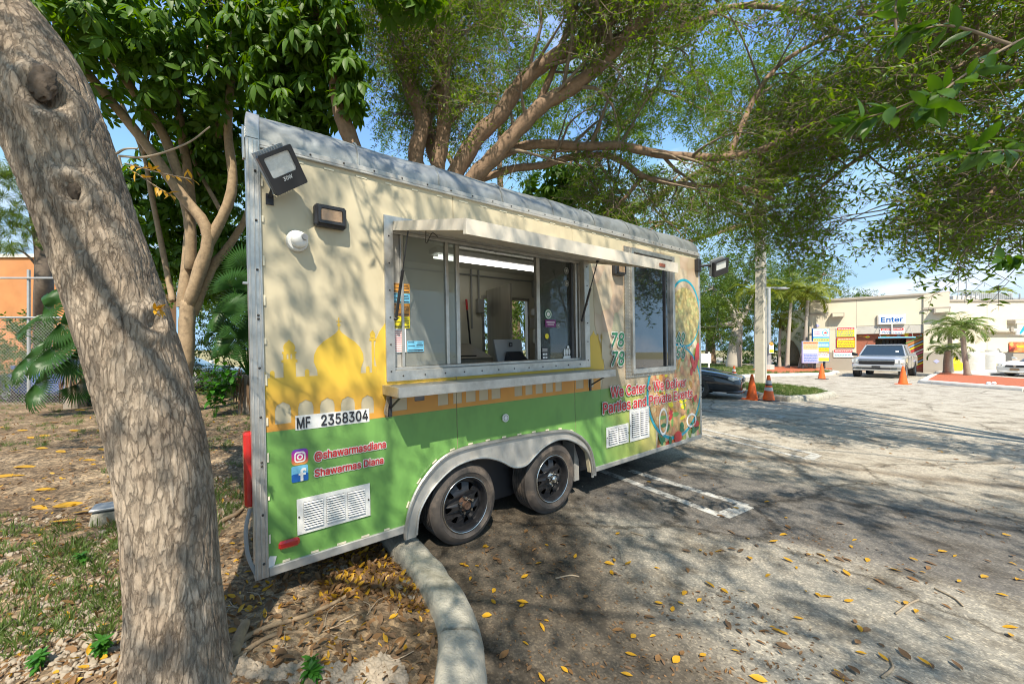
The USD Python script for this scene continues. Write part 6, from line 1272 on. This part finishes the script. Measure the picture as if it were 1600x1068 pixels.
for x in (-.3, .3): put('leg', bx(x - .04, x + .04, -.03, .03, 0, 1.25), M['white_paint'], t)
put('panel', bx(-.42, .42, -.035, -.031, .55, 1.15), M['white_paint'], t)

def wheels(t, spots, r, w_, rimcol):
    for x, y, s in spots:
        k = UsdGeom.Xform.Define(stage, numbered(str(t.GetPath()), 'wheel')).GetPrim(); xf(k, (x, y, r))
        put('tyre', moved(revolve([(r * .62, -w_ / 2), (r * .9, -w_ / 2), (r, -w_ * .35), (r, w_ * .35), (r * .9, w_ / 2), (r * .62, w_ / 2)], 28, 'y')), M['rubber'], k, smooth=35)
        b = MB(); b.add(revolve([(0, .03 * s), (r * .2, .04 * s), (r * .2, .02 * s)][::s], 16, 'y')); b.add(revolve([(r * .55, -w_ * .4), (r * .64, -w_ * .48), (r * .64, w_ * .48), (r * .55, w_ * .4)], 28, 'y'))
        for j in range(5): b.add(moved(bx(0, r * .58, -.02, .02, -r * .07, r * .07), (0, s * w_ * .3, 0), rotm('y', j * 1.2566)))
        put('rim', b, M[rimcol], k)
def sports_car(label, front, heading, paint, nose_only=False):
    """Front bumper at the origin, nose towards +x."""
    t = thing('parked_car', label, 'car', loc=front, rz=heading); P_ = M[paint]
    body = loft([(-4.62, .62, .38, .78, 3), (-4.55, .80, .28, .88, 4), (-4.2, .88, .24, .93, 4.5), (-3.4, .915, .22, .93, 5), (-2.4, .915, .2, .92, 5), (-1.5, .915, .2, .90, 5), (-.9, .91, .2, .86, 4.5), (-.5, .88, .19, .79, 4), (-.22, .82, .18, .72, 3.6), (-.07, .74, .2, .66, 3.2), (-.01, .62, .25, .58, 3), (0, .40, .30, .5, 2.6)], 40)
    put('body', body, P_, t, smooth=50)
    put('cabin', loft([(-3.9, .60, .84, .90, 3), (-3.3, .70, .84, 1.22, 3.5), (-2.7, .71, .84, 1.32, 3.5), (-2.2, .70, .84, 1.30, 3.5), (-1.75, .66, .84, 1.10, 3.5), (-1.3, .60, .83, .88, 3)], 32), M['car_glass'], t, smooth=50)
    put('roof', loft([(-3.3, .60, 1.225, 1.25, 3), (-2.7, .62, 1.28, 1.345, 3), (-2.2, .61, 1.26, 1.33, 3), (-2.0, .56, 1.22, 1.27, 3)], 24), P_, t, smooth=50)
    put('bonnet_scoop', loft([(-1.25, .30, .82, .90, 4), (-.8, .30, .80, .885, 4), (-.62, .24, .76, .81, 4)], 20), M['black_plastic'], t, smooth=50)
    for s in (-1, 1):
        hl = put('headlight', hull([(-.20, s * .80, .56), (-.20, s * .81, .66), (-.06, s * .46, .54), (-.055, s * .46, .645), (-.10, s * .70, .55), (-.10, s * .70, .67), (-.30, s * .84, .60), (-.30, s * .82, .67)]), M['lens'], t)
        for a in (.50, .64): put('headlamp', moved(trimesh.creation.icosphere(2, .048), (-.062 - (a - .5) * .35, s * a, .605)), M['chrome'], hl, smooth=True)
        put('mirror', hull([(-1.6, s * .93, .93), (-1.6, s * 1.08, .95), (-1.75, s * .93, .93), (-1.75, s * 1.08, .95), (-1.6, s * .93, 1.02), (-1.6, s * 1.08, 1.05), (-1.75, s * 1.08, 1.05)]), P_, t)
    put('grille', hull([(.006, -.36, .50), (.006, .36, .50), (.012, -.34, .60), (.012, .34, .60), (-.05, -.36, .5), (-.05, .36, .5), (-.05, -.34, .62), (-.05, .34, .62)]), M['black_plastic'], t)
    put('badge', moved(cyl((.008, 0, .555), (.02, 0, .555), .055, 20)), M['chrome'], t); put('bumper_lip', loft([(-.35, .80, .17, .30, 4), (-.06, .72, .17, .30, 4), (.03, .50, .2, .28, 3)], 24), P_, t, smooth=50)
    put('number_plate', bx(.028, .036, -.17, .17, .33, .45), M['amber'], t)
    wheels(t, [(-1.08, -.80, -1), (-1.08, .80, 1), (-3.6, -.80, -1), (-3.6, .80, 1)], .325, .22, 'galv')
hd = math.atan2(-.80, .60)
n1 = np.array(gz(1166, 607)); sports_car('black sports car nosing out from behind the trailer, bonnet and headlight visible', (8.72, 11.5, 0), math.atan2(-.66, .75), 'black_paint')
sports_car('blue car parked beyond the chain link fence', (*at(35, 600, 11.5)[:2], 0), 2.9, 'blue_car')
sports_car('pale car glimpsed behind the shrub by the umbrella tree', (*at(395, 600, 14.0)[:2], 0), .25, 'white_car')
sports_car('white car cut off by the picture edge beside the tanks', (*at(1586, 588, 20.6)[:2], 0), math.pi * 1.02, 'white_car')

def pickup(label, front, heading):
    t = thing('pickup_truck', label, 'pickup truck', loc=front, rz=heading, sc=.93); P_ = M['silver']
    put('body', cat_(loft([(-.02, .86, .62, 1.05, 6), (-.25, .97, .45, 1.16, 6), (-.9, .99, .4, 1.20, 7), (-1.75, .99, .4, 1.24, 7), (-1.95, .99, .4, 1.26, 7), (-4.0, .99, .4, 1.28, 7), (-5.65, .98, .48, 1.28, 7), (-5.75, .95, .55, 1.25, 7)], 40)), P_, t, smooth=40)
    put('cabin', hull([(-1.62, .88, 1.2), (-1.62, -.88, 1.2), (-2.35, .70, 1.80), (-2.35, -.70, 1.80), (-3.75, .70, 1.80), (-3.75, -.70, 1.80), (-4.0, .86, 1.2), (-4.0, -.86, 1.2)]), M['car_glass'], t)
    roof = cat_(bx(-3.78, -2.32, -.72, .72, 1.79, 1.86, .03), *[tube([(-1.66, s * .885, 1.22), (-2.37, s * .715, 1.81)], .035, 6) for s in (-1, 1)], *[tube([(-2.95, s * .90, 1.2), (-3.0, s * .735, 1.81)], .045, 6) for s in (-1, 1)], *[tube([(-4.0, s * .87, 1.22), (-3.72, s * .72, 1.81)], .06, 6) for s in (-1, 1)])
    put('roof', roof, P_, t); put('windscreen_sticker', hull([(-1.86, .5, 1.42), (-1.86, .62, 1.42), (-1.95, .5, 1.50), (-1.95, .62, 1.50), (-1.85, .5, 1.425), (-1.94, .62, 1.505)]), M['white_print'], t)
    g = put('grille', bx(-.10, .015, -.66, .66, .74, 1.04, .02), M['black_plastic'], t)
    for k in range(5): put('grille_bar', bx(.016, .03, -.64, .64, .76 + k * .035, .775 + k * .035), M['black_print'], g)
    put('grille_nameplate', bx(.018, .05, -.70, .70, .93, 1.0, .012), M['chrome'], t)
    for s in (-1, 1):
        h = put('headlight', hull([(.0, s * .68, .84), (.0, s * .68, 1.02), (-.05, s * .93, .84), (-.05, s * .95, 1.03), (-.25, s * .985, .88), (-.25, s * .985, 1.03)]), M['lens'], t); put('indicator', hull([(-.03, s * .70, .80), (-.01, s * .70, .835), (-.12, s * .96, .80), (-.1, s * .96, .835)] + [(-.2, s * .8, .82)]), M['orange'], h)
        put('mirror', hull([(-1.85, s * .99, 1.2), (-1.85, s * 1.22, 1.2), (-1.98, s * 1.22, 1.2), (-1.85, s * .99, 1.3), (-1.85, s * 1.24, 1.42), (-1.98, s * 1.24, 1.42), (-1.98, s * .99, 1.3)]), M['black_plastic'] if s < 0 else P_, t)
        put('fog_lamp', bx(-.02, .055, s * .66 - .10, s * .66 + .10, .50, .58, .012), M['car_glass'], t)
        put('door_seam', cat_(*[bx(x - .006, x + .006, s * .985 - .008, s * .985 + .008, .5, 1.25) for x in (-1.72, -2.95, -3.95)]), M['black_print'], t); put('door_handle', bx(-2.85, -2.65, s * .995 - .02, s * .995 + .02, 1.08, 1.11), M['chrome'], t)
    put('bumper', cat_(bx(-.18, .07, -.93, .93, .56, .73, .04), bx(-.16, .05, -.9, .9, .40, .49, .03)), P_, t); put('air_intake', bx(-.1, .045, -.52, .52, .491, .558), M['black_plastic'], t)
    put('number_plate', bx(.07, .078, -.16, .16, .58, .68), M['dark_metal'], t)
    put('wheel_arch', cat_(*[moved(revolve([(.40, -.03), (.46, -.03), (.46, .03), (.40, .03)], 24, 'y'), (x, s * .965, .42)) for x in (-1.0, -4.6) for s in (-1, 1)]), M['black_plastic'], t)
    wheels(t, [(-1.0, -.86, -1), (-1.0, .86, 1), (-4.6, -.86, -1), (-4.6, .86, 1)], .40, .27, 'galv')
pk0 = at(1369, 590, 19.6); pickup('silver pickup truck driving out of the car wash tunnel', (pk0[0], pk0[1], 0), math.atan2(-.57, -.82))

# ------------------------------------------------------------------ the car wash
BL, BR = np.array([25.9, 27.8]), np.array([30.4, 23.6]); U_ = (BR - BL) / np.linalg.norm(BR - BL); WLEN = float(np.linalg.norm(BR - BL)); HB = 4.85
bld = thing('car_wash_building', 'cream car wash hall with a taupe base, tunnel door and painted signs', 'building', loc=(BL[0], BL[1], 0), rz=math.atan2(U_[1], U_[0]))   # x along the front, -y towards the lot
def on_front(px, py):
    d = np.array([(px - CX) / FPX, 1.0]); A = np.array([d, -U_]).T; s_, x = np.linalg.solve(A, BL); return x, EYE + (CY - py) / FPX * s_
ox0, ox1 = on_front(1338, 540)[0], on_front(1446, 540)[0]; OZ = on_front(1400, 521)[1]
front = sbox(0, -.1, WLEN, HB).difference(sbox(ox0, -.2, ox1, OZ + .55))
put('wall', ext(front, 0, .3), M['stucco'], bld); WS = 1.25
for g in polys(sbox(0, -.1, WLEN, WS).difference(sbox(ox0 - .02, -.2, ox1 + .02, 3))): put('base_course', ext(g, -.02, -.001), M['stucco_dark'], bld)
put('wall', cat_(bx(WLEN - .3, WLEN, .31, 16, -.1, HB), bx(0, .3, .31, 16, -.1, HB), bx(.31, WLEN - .31, 15.7, 16, -.1, HB)), M['stucco'], bld)
put('roof', bx(.31, WLEN - .31, .31, 15.7, HB - .5, HB - .4), M['cap'], bld); put('parapet_cap', cat_(bx(-.1, WLEN + .1, -.1, .4, HB, HB + .16, .02), bx(WLEN - .4, WLEN + .1, .41, 16, HB, HB + .16, .02)), M['cap'], bld)
put('pier', bx(WLEN - .95, WLEN + .06, -.10, -.0005, -.1, HB + .12), M['stucco'], bld); put('pier', bx(-.06, .75, -.10, -.0005, -.1, HB - .05), M['stucco'], bld)
put('pier_base', cat_(bx(WLEN - .97, WLEN + .08, -.125, -.1005, -.1, WS), bx(-.08, .77, -.125, -.1005, -.1, WS)), M['stucco_dark'], bld)
put('pier_band', cat_(bx(WLEN - .99, WLEN + .1, -.16, -.1005, 3.95, 4.07), bx(-.1, .79, -.16, -.1005, 3.95, 4.07), bx(-.1, .79, -.16, -.1005, 2.55, 2.65)), M['cap'], bld)
for x, z in ((.34, 3.15), (WLEN - .45, .72)): put('diamond_tile', ext(affinity.rotate(sbox(x - .09, z - .09, x + .09, z + .09), 45), -.135, -.101), M['lilac'], bld)
put('wall_joint', cat_(*[bx(x - .012, x + .012, -.004, -.0005, 2.9, HB) for x in (on_front(1338, 500)[0], .9)], bx(.76, ox0 - .03, -.004, -.0005, 2.85, 2.875)), M['cap'], bld)
rd = put('roller_shutter_box', bx(ox0, ox1, .02, .28, OZ + .02, OZ + .54), M['concrete_light'], bld); put('shutter_seam', cat_(*[bx(ox0, ox1, .012, .0195, OZ + .02 + k * .13, OZ + .032 + k * .13) for k in range(4)]), M['cap'], rd)
put('tunnel', cat_(bx(ox0 - .1, ox0, .31, 12, 0, OZ + .5), bx(ox1, ox1 + .1, .31, 12, 0, OZ + .5), bx(ox0, ox1, 11.9, 12, 0, OZ + .5), bx(ox0, ox1, .31, 11.8, OZ + .4, OZ + .5)), M['dark_room'], bld)
mu = put('tunnel_mural', cat_(bx(ox0, ox1, .30, .34, OZ - .32, OZ + .0), bx(ox0, ox0 + .9, .30, .34, .0, OZ - .33), bx(ox1 - .75, ox1, .30, .34, .0, OZ - .33)), M['rust'], bld)
cols = ['red_print', 'bright_yellow', 'sky_print', 'orange', 'green', 'pink', 'white_print']
for k in range(12): put('mural_stripe', moved(bx(-.5, .5, -.003, .003, -.03, .03), (ox1 - .36, .292, .25 + k * .17), rotm('y', -.6)), M[cols[k % 7]], mu)
r5 = np.random.default_rng(4)
for k in range(26): put('mural_patch', moved(trimesh.creation.icosphere(1, 1.0), (r5.uniform(ox0, ox1), .295, OZ - r5.uniform(.02, .28)), np.diag([r5.uniform(.04, .16), .004, r5.uniform(.02, .07)])), M[cols[r5.integers(0, 5)]], mu)
put('rubber_curtain', cat_(*[bx(ox0 + 1.3 + k * .17, ox0 + 1.43 + k * .17, 1.2, 1.22, .1, OZ - .1) for k in range(7)]), M['black_plastic'], bld)
for k, (x, z, c) in enumerate(((ox1 - 1.0, .9, 'red_print'), (ox1 - 1.05, .5, 'white_print'), (ox1 - 1.1, 1.5, 'green'), (ox1 - .95, .3, 'galv'))): put('wash_gear', bx(x - .16, x + .12, 2.0, 2.3, z - .15, z + .15, .03), M[c], bld)
put('clearance_bar', cyl((ox0 + .9, -1.2, OZ - .28), (ox1 - .55, -1.2, OZ - .28), .045, 10), M['sky_print'], bld)
put('bar_hanger', cat_(cyl((ox0 + 1.0, -1.2, OZ - .26), (ox0 + 1.0, -.0, OZ + .5), .012, 6), cyl((ox1 - .65, -1.2, OZ - .26), (ox1 - .65, -.0, OZ + .5), .012, 6)), M['galv'], bld)
# ENTER sign
ex0, ez0 = on_front(1372, 507); ex1, ez1 = on_front(1415, 491)
es = thing('enter_sign', 'white board with blue Enter lettering over the car wash tunnel', 'sign', loc=(BL[0], BL[1], 0), rz=math.atan2(U_[1], U_[0]))
put('board', bx(ex0, ex1, -.14, -.05, ez0, ez1, .01), M['white_print'], es); put('bracket', bx(ex0 - .06, ex0 - .01, -.12, -.02, ez0, ez1), M['cap'], es)
v, f = text('Enter', (ez1 - ez0) * .50, .012, True); k = (ex1 - ex0) * .80 / (v[:, 0].max() - v[:, 0].min()); v = v.copy(); v[:, 0] = (v[:, 0] - v[:, 0].min()) * k + ex0 + (ex1 - ex0) * .10
put('lettering', (v + [0, -.1405, ez0 + (ez1 - ez0) * .26], f), M['blue_print'], es); put('support', cyl(((ex0 + ex1) / 2, -.1, ez0), ((ex0 + ex1) / 2, -.1, OZ + .0), .03, 8), M['white_paint'], es)
def front_board(name, label, pxa, pya, pxb, pyb, rows, frame=None, out=.06, base='white_print'):
    (x0, z0), (x1, z1) = on_front(pxa, pyb), on_front(pxb, pya); s = thing(name, label, 'sign', loc=(BL[0], BL[1], 0), rz=math.atan2(U_[1], U_[0])); y = -out
    put('board', bx(x0, x1, y, -.025, z0, z1, .005), M[frame or base], s); fill_rows(s, x0, x1, z0, z1, y, rows)
def fill_rows(s, x0, x1, z0, z1, y, rows):
    """rows: (top, bottom, colour, lines, line colour) with 0 at the top of the board."""
    r = np.random.default_rng(int(abs(x0) * 100) + len(rows))
    for a, b, c, n, lc in rows:
        q0, q1 = z1 - (z1 - z0) * b, z1 - (z1 - z0) * a; w0 = (x1 - x0); p = put('panel', bx(x0 + w0 * .03, x1 - w0 * .03, y - .004, y - .0005, q0 + .005, q1 - .005), M[c], s)
        if n:
            g = MB()
            for k in range(n):
                h = (q1 - q0) / (n + .5); zc = q1 - h * (k + .75); xa = x0 + w0 * .08
                while xa < x1 - w0 * .12:
                    l = w0 * r.uniform(.04, .16); l = min(l, x1 - w0 * .08 - xa); g.add(bx(xa, xa + l, y - .0062, y - .0045, zc - h * .20, zc + h * .20)); xa += l + w0 * .025
            put('small_print', g, M[lc], p, kind='stuff')
front_board('wall_notice', 'yellow notice with red heading beside the tunnel, upper of two', 1307, 511, 1336, 526, [(0, .28, 'red_print', 1, 'white_print'), (.28, 1, 'bright_yellow', 3, 'blue_print')])
front_board('wall_notice', 'red framed yellow notice beside the tunnel, under the smaller one', 1307, 527, 1336, 543, [(.05, .28, 'orange', 1, 'white_print'), (.28, .97, 'bright_yellow', 4, 'rust')], 'red_print')
front_board('wall_notice', 'low white notice with red heading on the taupe base of the car wash', 1302, 546, 1333, 558, [(0, .35, 'red_print', 1, 'white_print'), (.35, 1, 'white_print', 3, 'teal')], base='white_print')
front_board('shutter_notice', 'white notice with red heading on the shutter box above the pickup', 1375, 512, 1413, 522, [(0, .4, 'red_print', 1, 'white_print'), (.4, 1, 'white_print', 2, 'blue_print')], out=.03)
def wall_lamp(label, base, rz, z, w_=.75):
    t = thing('wall_lamp', label, 'lamp', loc=(base[0], base[1], z), rz=rz, group=None)
    put('housing', hull([(-w_ / 2, -.40, -.16), (w_ / 2, -.40, -.16), (w_ / 2, -.40, .14), (-w_ / 2, -.40, .14), (-w_ / 2, -.005, -.10), (w_ / 2, -.005, -.10), (w_ / 2, -.005, .16), (-w_ / 2, -.005, .16)]), M['cap'], t)
    put('lens', bx(-w_ * .42, w_ * .42, -.415, -.4005, -.12, .10), M['stucco'], t)
    return t
rzb = math.atan2(U_[1], U_[0])
for (px, py, lb, o) in ((1309, 492, 'wall lamp on the blank left part of the car wash front', 0), (1469, 485.5, 'wall lamp on the corner pier of the car wash', -.1)):
    x, z = on_front(px, py); q = BL + U_ * x; q = q + np.array([U_[1], -U_[0]]) * (-o); wall_lamp(lb, q, rzb, z, .62)
# the lower wing behind, to the right
WY = 27.3; wg = thing('car_wash_wing', 'long flat roofed cream wing of the car wash behind the palms and tanks', 'building'); wx0, wx1, HW = 31.0, 62.0, 4.85
put('wall', bx(wx0, wx1, WY, WY + 9, -.1, HW), M['stucco'], wg); put('base_course', bx(wx0, wx1, WY - .02, WY - .0005, -.1, 1.28), M['stucco_dark'], wg); put('parapet_cap', bx(wx0, wx1, WY - .1, WY + 9.1, HW, HW + .14, .02), M['cap'], wg)
fa = lambda px, py, Y=WY: at(px, py, Y)
put('ledge', bx(fa(1533, 0)[0], wx1, WY - .25, WY - .0005, fa(0, 518.5)[2], fa(0, 513)[2]), M['stucco'], wg); put('ledge_cap', bx(fa(1533, 0)[0], wx1, WY - .3, WY - .255, fa(0, 519)[2], fa(0, 517)[2]), M['cap'], wg)
for px in (1534, 1571): put('bracket', bx(fa(px - 2, 0)[0], fa(px + 2, 0)[0], WY - .35, WY - .305, fa(0, 518)[2], fa(0, 511)[2]), M['cap'], wg)
put('wall_joint', bx(fa(1542, 0)[0], fa(1542.6, 0)[0], WY - .004, WY - .0004, 1.3, HW - .1), M['cap'], wg)
wall_lamp('wall lamp on the flat roofed wing, above the silver tanks', (fa(1581, 0)[0], WY), 0, fa(0, 503)[2], .72)
t = thing('roof_unit', 'pale rooftop air unit with pipe frame beside the corner pier', 'roof unit', loc=(fa(1499, 0, 30)[0], 30, HW)); put('casing', bx(-1.1, .9, -.5, .5, .1, .75, .04), M['concrete_light'], t); put('pipe_frame', cat_(*[cyl((-.9 + .35 * k, -.55, .1), (-.8 + .35 * k, -.55, 1.0), .03, 6) for k in range(5)], cyl((-1.0, -.55, 1.0), (.8, -.55, 1.0), .03, 6)), M['galv'], t)
t = thing('roof_screen', 'blue grey louvred screen on the roof of the wing', 'screen', loc=(fa(1542, 0, 30)[0], 30, HW)); put('frame', bx(-1.6, 1.6, -.3, .3, .1, .95, .02), M['lead_grey'], t); put('slats', cat_(*[bx(-1.5 + k * .16, -1.42 + k * .16, -.33, -.3005, .15, .9) for k in range(19)]), M['galv'], t)
t = thing('roof_ducting', 'long low grey duct along the roof towards the picture edge', 'duct', loc=(fa(1580, 0, 30)[0], 30, HW)); put('duct', bx(-1.0, 5, -.3, .3, .1, .6, .03), M['galv'], t)
for k in range(5): put('flue', cyl((.2 + .5 * k, -.32, .1), (.2 + .5 * k, -.32, .9 + .3 * (k % 2)), .05, 8), M['galv'], t)
vt = at(1449.5, 462, 30); t = thing('roof_vent_pipe', 'thin white vent pipe with a cap on the hall roof', 'vent pipe', loc=(vt[0], vt[1], HB - .1)); put('pipe', cyl((0, 0, 0), (0, 0, 1.0), .05, 8), M['white_paint'], t); put('cap', cyl((0, 0, 1.0), (0, 0, 1.12), .13, 10), M['cap'], t)
def tank(label, px, Y, r, h):
    t = thing('storage_tank', label, 'tank', loc=(fa(px, 0, Y)[0], Y, .12)); put('body', revolve([(r * .94, 0), (r, .06), (r, h * .70), (r * .97, h * .78), (r * .80, h * .86), (r * .55, h * .89), (0, h * .9)], 36), M['tank'], t, smooth=40)
    put('collar', revolve([(r * .50, h * .87), (r * .52, h), (r * .47, h), (r * .45, h * .87)], 24), M['tank'], t, smooth=40); put('valve', cyl((0, 0, h * .88), (0, 0, h * .97), .08, 8), M['galv'], t); put('rib', revolve([(r * 1.0, h * .34), (r * 1.015, h * .35), (r * 1.0, h * .36)], 36), M['tank'], t)
tank('silver propane tank half hidden by the curved palm', 1521.5, 25.0, .44, 1.30); tank('silver propane tank beside the shaded wall, fully visible', 1549.5, 25.4, .53, 1.30)
t = thing('yellow_container', 'bright yellow plastic container between the palms', 'container', loc=(*at(1492.5, 575, 24.0)[:2], .12)); put('body', bx(-.27, .27, -.22, .22, 0, .55, .08), M['bin_yellow'], t); put('neck', revolve([(.20, .55), (.17, .68), (.10, .72), (.09, .85)], 18), M['bin_yellow'], t, smooth=40); put('handle', tube(smoothpath([(-.1, 0, .72), (-.22, -.05, .95), (-.30, -.05, 1.15)], 4), .02, 6), M['galv'], t)
t = thing('red_banner', 'red and orange banner on the shaded wall of the wing', 'banner', loc=(fa(1575, 0)[0], WY - .06, fa(0, 550)[2])); bw_, bh_ = 2.6, fa(0, 534)[2] - fa(0, 550)[2]
ban = cells('banner_print', [(0, (.60, .05, .03)), (.5, (.72, .14, .05)), (.8, (.75, .35, .10)), (1, (.45, .03, .05))], 3.0)
put('cloth', bx(0, bw_, -.02, 0, 0, bh_), ban, t); put('swash', ext(unary_union([el(1.2, bh_ * .55, .7, .14), el(1.5, bh_ * .25, .6, .09)]), -.026, -.0205), M['orange'], t); put('small_print', cat_(*[bx(.5 + .16 * k, .6 + .16 * k, -.03, -.027, bh_ * .48, bh_ * .62) for k in range(9)]), M['bright_yellow'], t)
t = thing('blue_arrow_sign', 'blue and white canopy sign cut by the picture edge', 'sign', loc=(fa(1588, 0, 26.0)[0], 26.0, fa(0, 523, 26)[2])); put('board', bx(.0, 1.6, -.05, .05, .0, .32, .02), M['white_print'], t); put('tail', ext(Polygon([(.12, .12), (.5, .75), (.62, .75), (.9, .3), (1.5, .75), (1.7, .75), (1.2, .0), (.5, .35), (.2, .05)]), -.07, -.051), M['teal'], t); put('plate', bx(-.5, 1.5, -.6, .0, -.09, -.03, .01), M['cap'], t)
t = thing('island_spotlight', 'little white spotlights on the mulch edge', 'spotlight', loc=gz(1548, 601, .13)); put('lamp', cat_(moved(trimesh.creation.icosphere(2, .06), (-.08, 0, .06)), moved(trimesh.creation.icosphere(2, .06), (.12, 0, .06))), M['white_paint'], t)
# menu boards
def menu(label, px0, px1, py0, py1, Y, rows, frame, legs):
    x0, z1 = at(px0, py0, Y)[[0, 2]]; x1, z0 = at(px1, py1, Y)[[0, 2]]; rz_ = -.35; wd = (x1 - x0); t = thing('menu_board', label, 'sign', loc=(x0, Y, 0)); 
    put('board', bx(0, wd, -.05, .05, z0, z1, .01), M[frame], t); fill_rows(t, 0, wd, z0 + .03, z1 - .03, -.0505, rows)
    for u in legs: put('leg', bx(wd * u - .05, wd * u + .05, .052, .12, .05, z1 - .1), M['dark_metal'], t)
    return t, wd, z0, z1
t, wd, z0, z1 = menu('tall colourful price board with white head panel before the car wash', 1269, 1295, 513, 565, 26.4, [(0, .24, 'white_print', 0, None), (.25, .29, 'sky_print', 0, None), (.30, .38, 'bright_yellow', 1, 'blue_print'), (.39, .43, 'sky_print', 1, 'white_print'), (.44, .56, 'sky_print', 2, 'white_print'), (.57, .70, 'bright_yellow', 2, 'red_print'), (.71, .76, 'orange', 1, 'white_print'), (.77, .88, 'white_print', 2, 'red_print'), (.89, .99, 'bright_yellow', 1, 'green')], 'blue_print', (.2, .8))
put('emblem', ext(unary_union([Point(wd * .72, z1 - .29).buffer(.2).difference(Point(wd * .72, z1 - .29).buffer(.15))]), -.061, -.056), M['teal'], t); put('heading', cat_(*[bx(wd * .08 + k * .09, wd * .08 + k * .09 + .065, -.061, -.0555, zz, zz + .09) for k in range(5) for zz in (z1 - .26, z1 - .42)]), M['pink'], t); put('emblem_fill', ext(el(wd * .75, z1 - .29, .10, .06), -.064, -.0615), M['red_print'], t)
menu('squat lilac price board with orange heading behind the palm trunks', 1253, 1278, 533, 567, 26.0, [(0, .10, 'orange', 1, 'red_print'), (.11, .38, 'cream', 3, 'orange'), (.39, .54, 'white_print', 2, 'lead_grey'), (.55, .99, 'lilac', 5, 'blue_print')], 'lilac', (.12, .88))
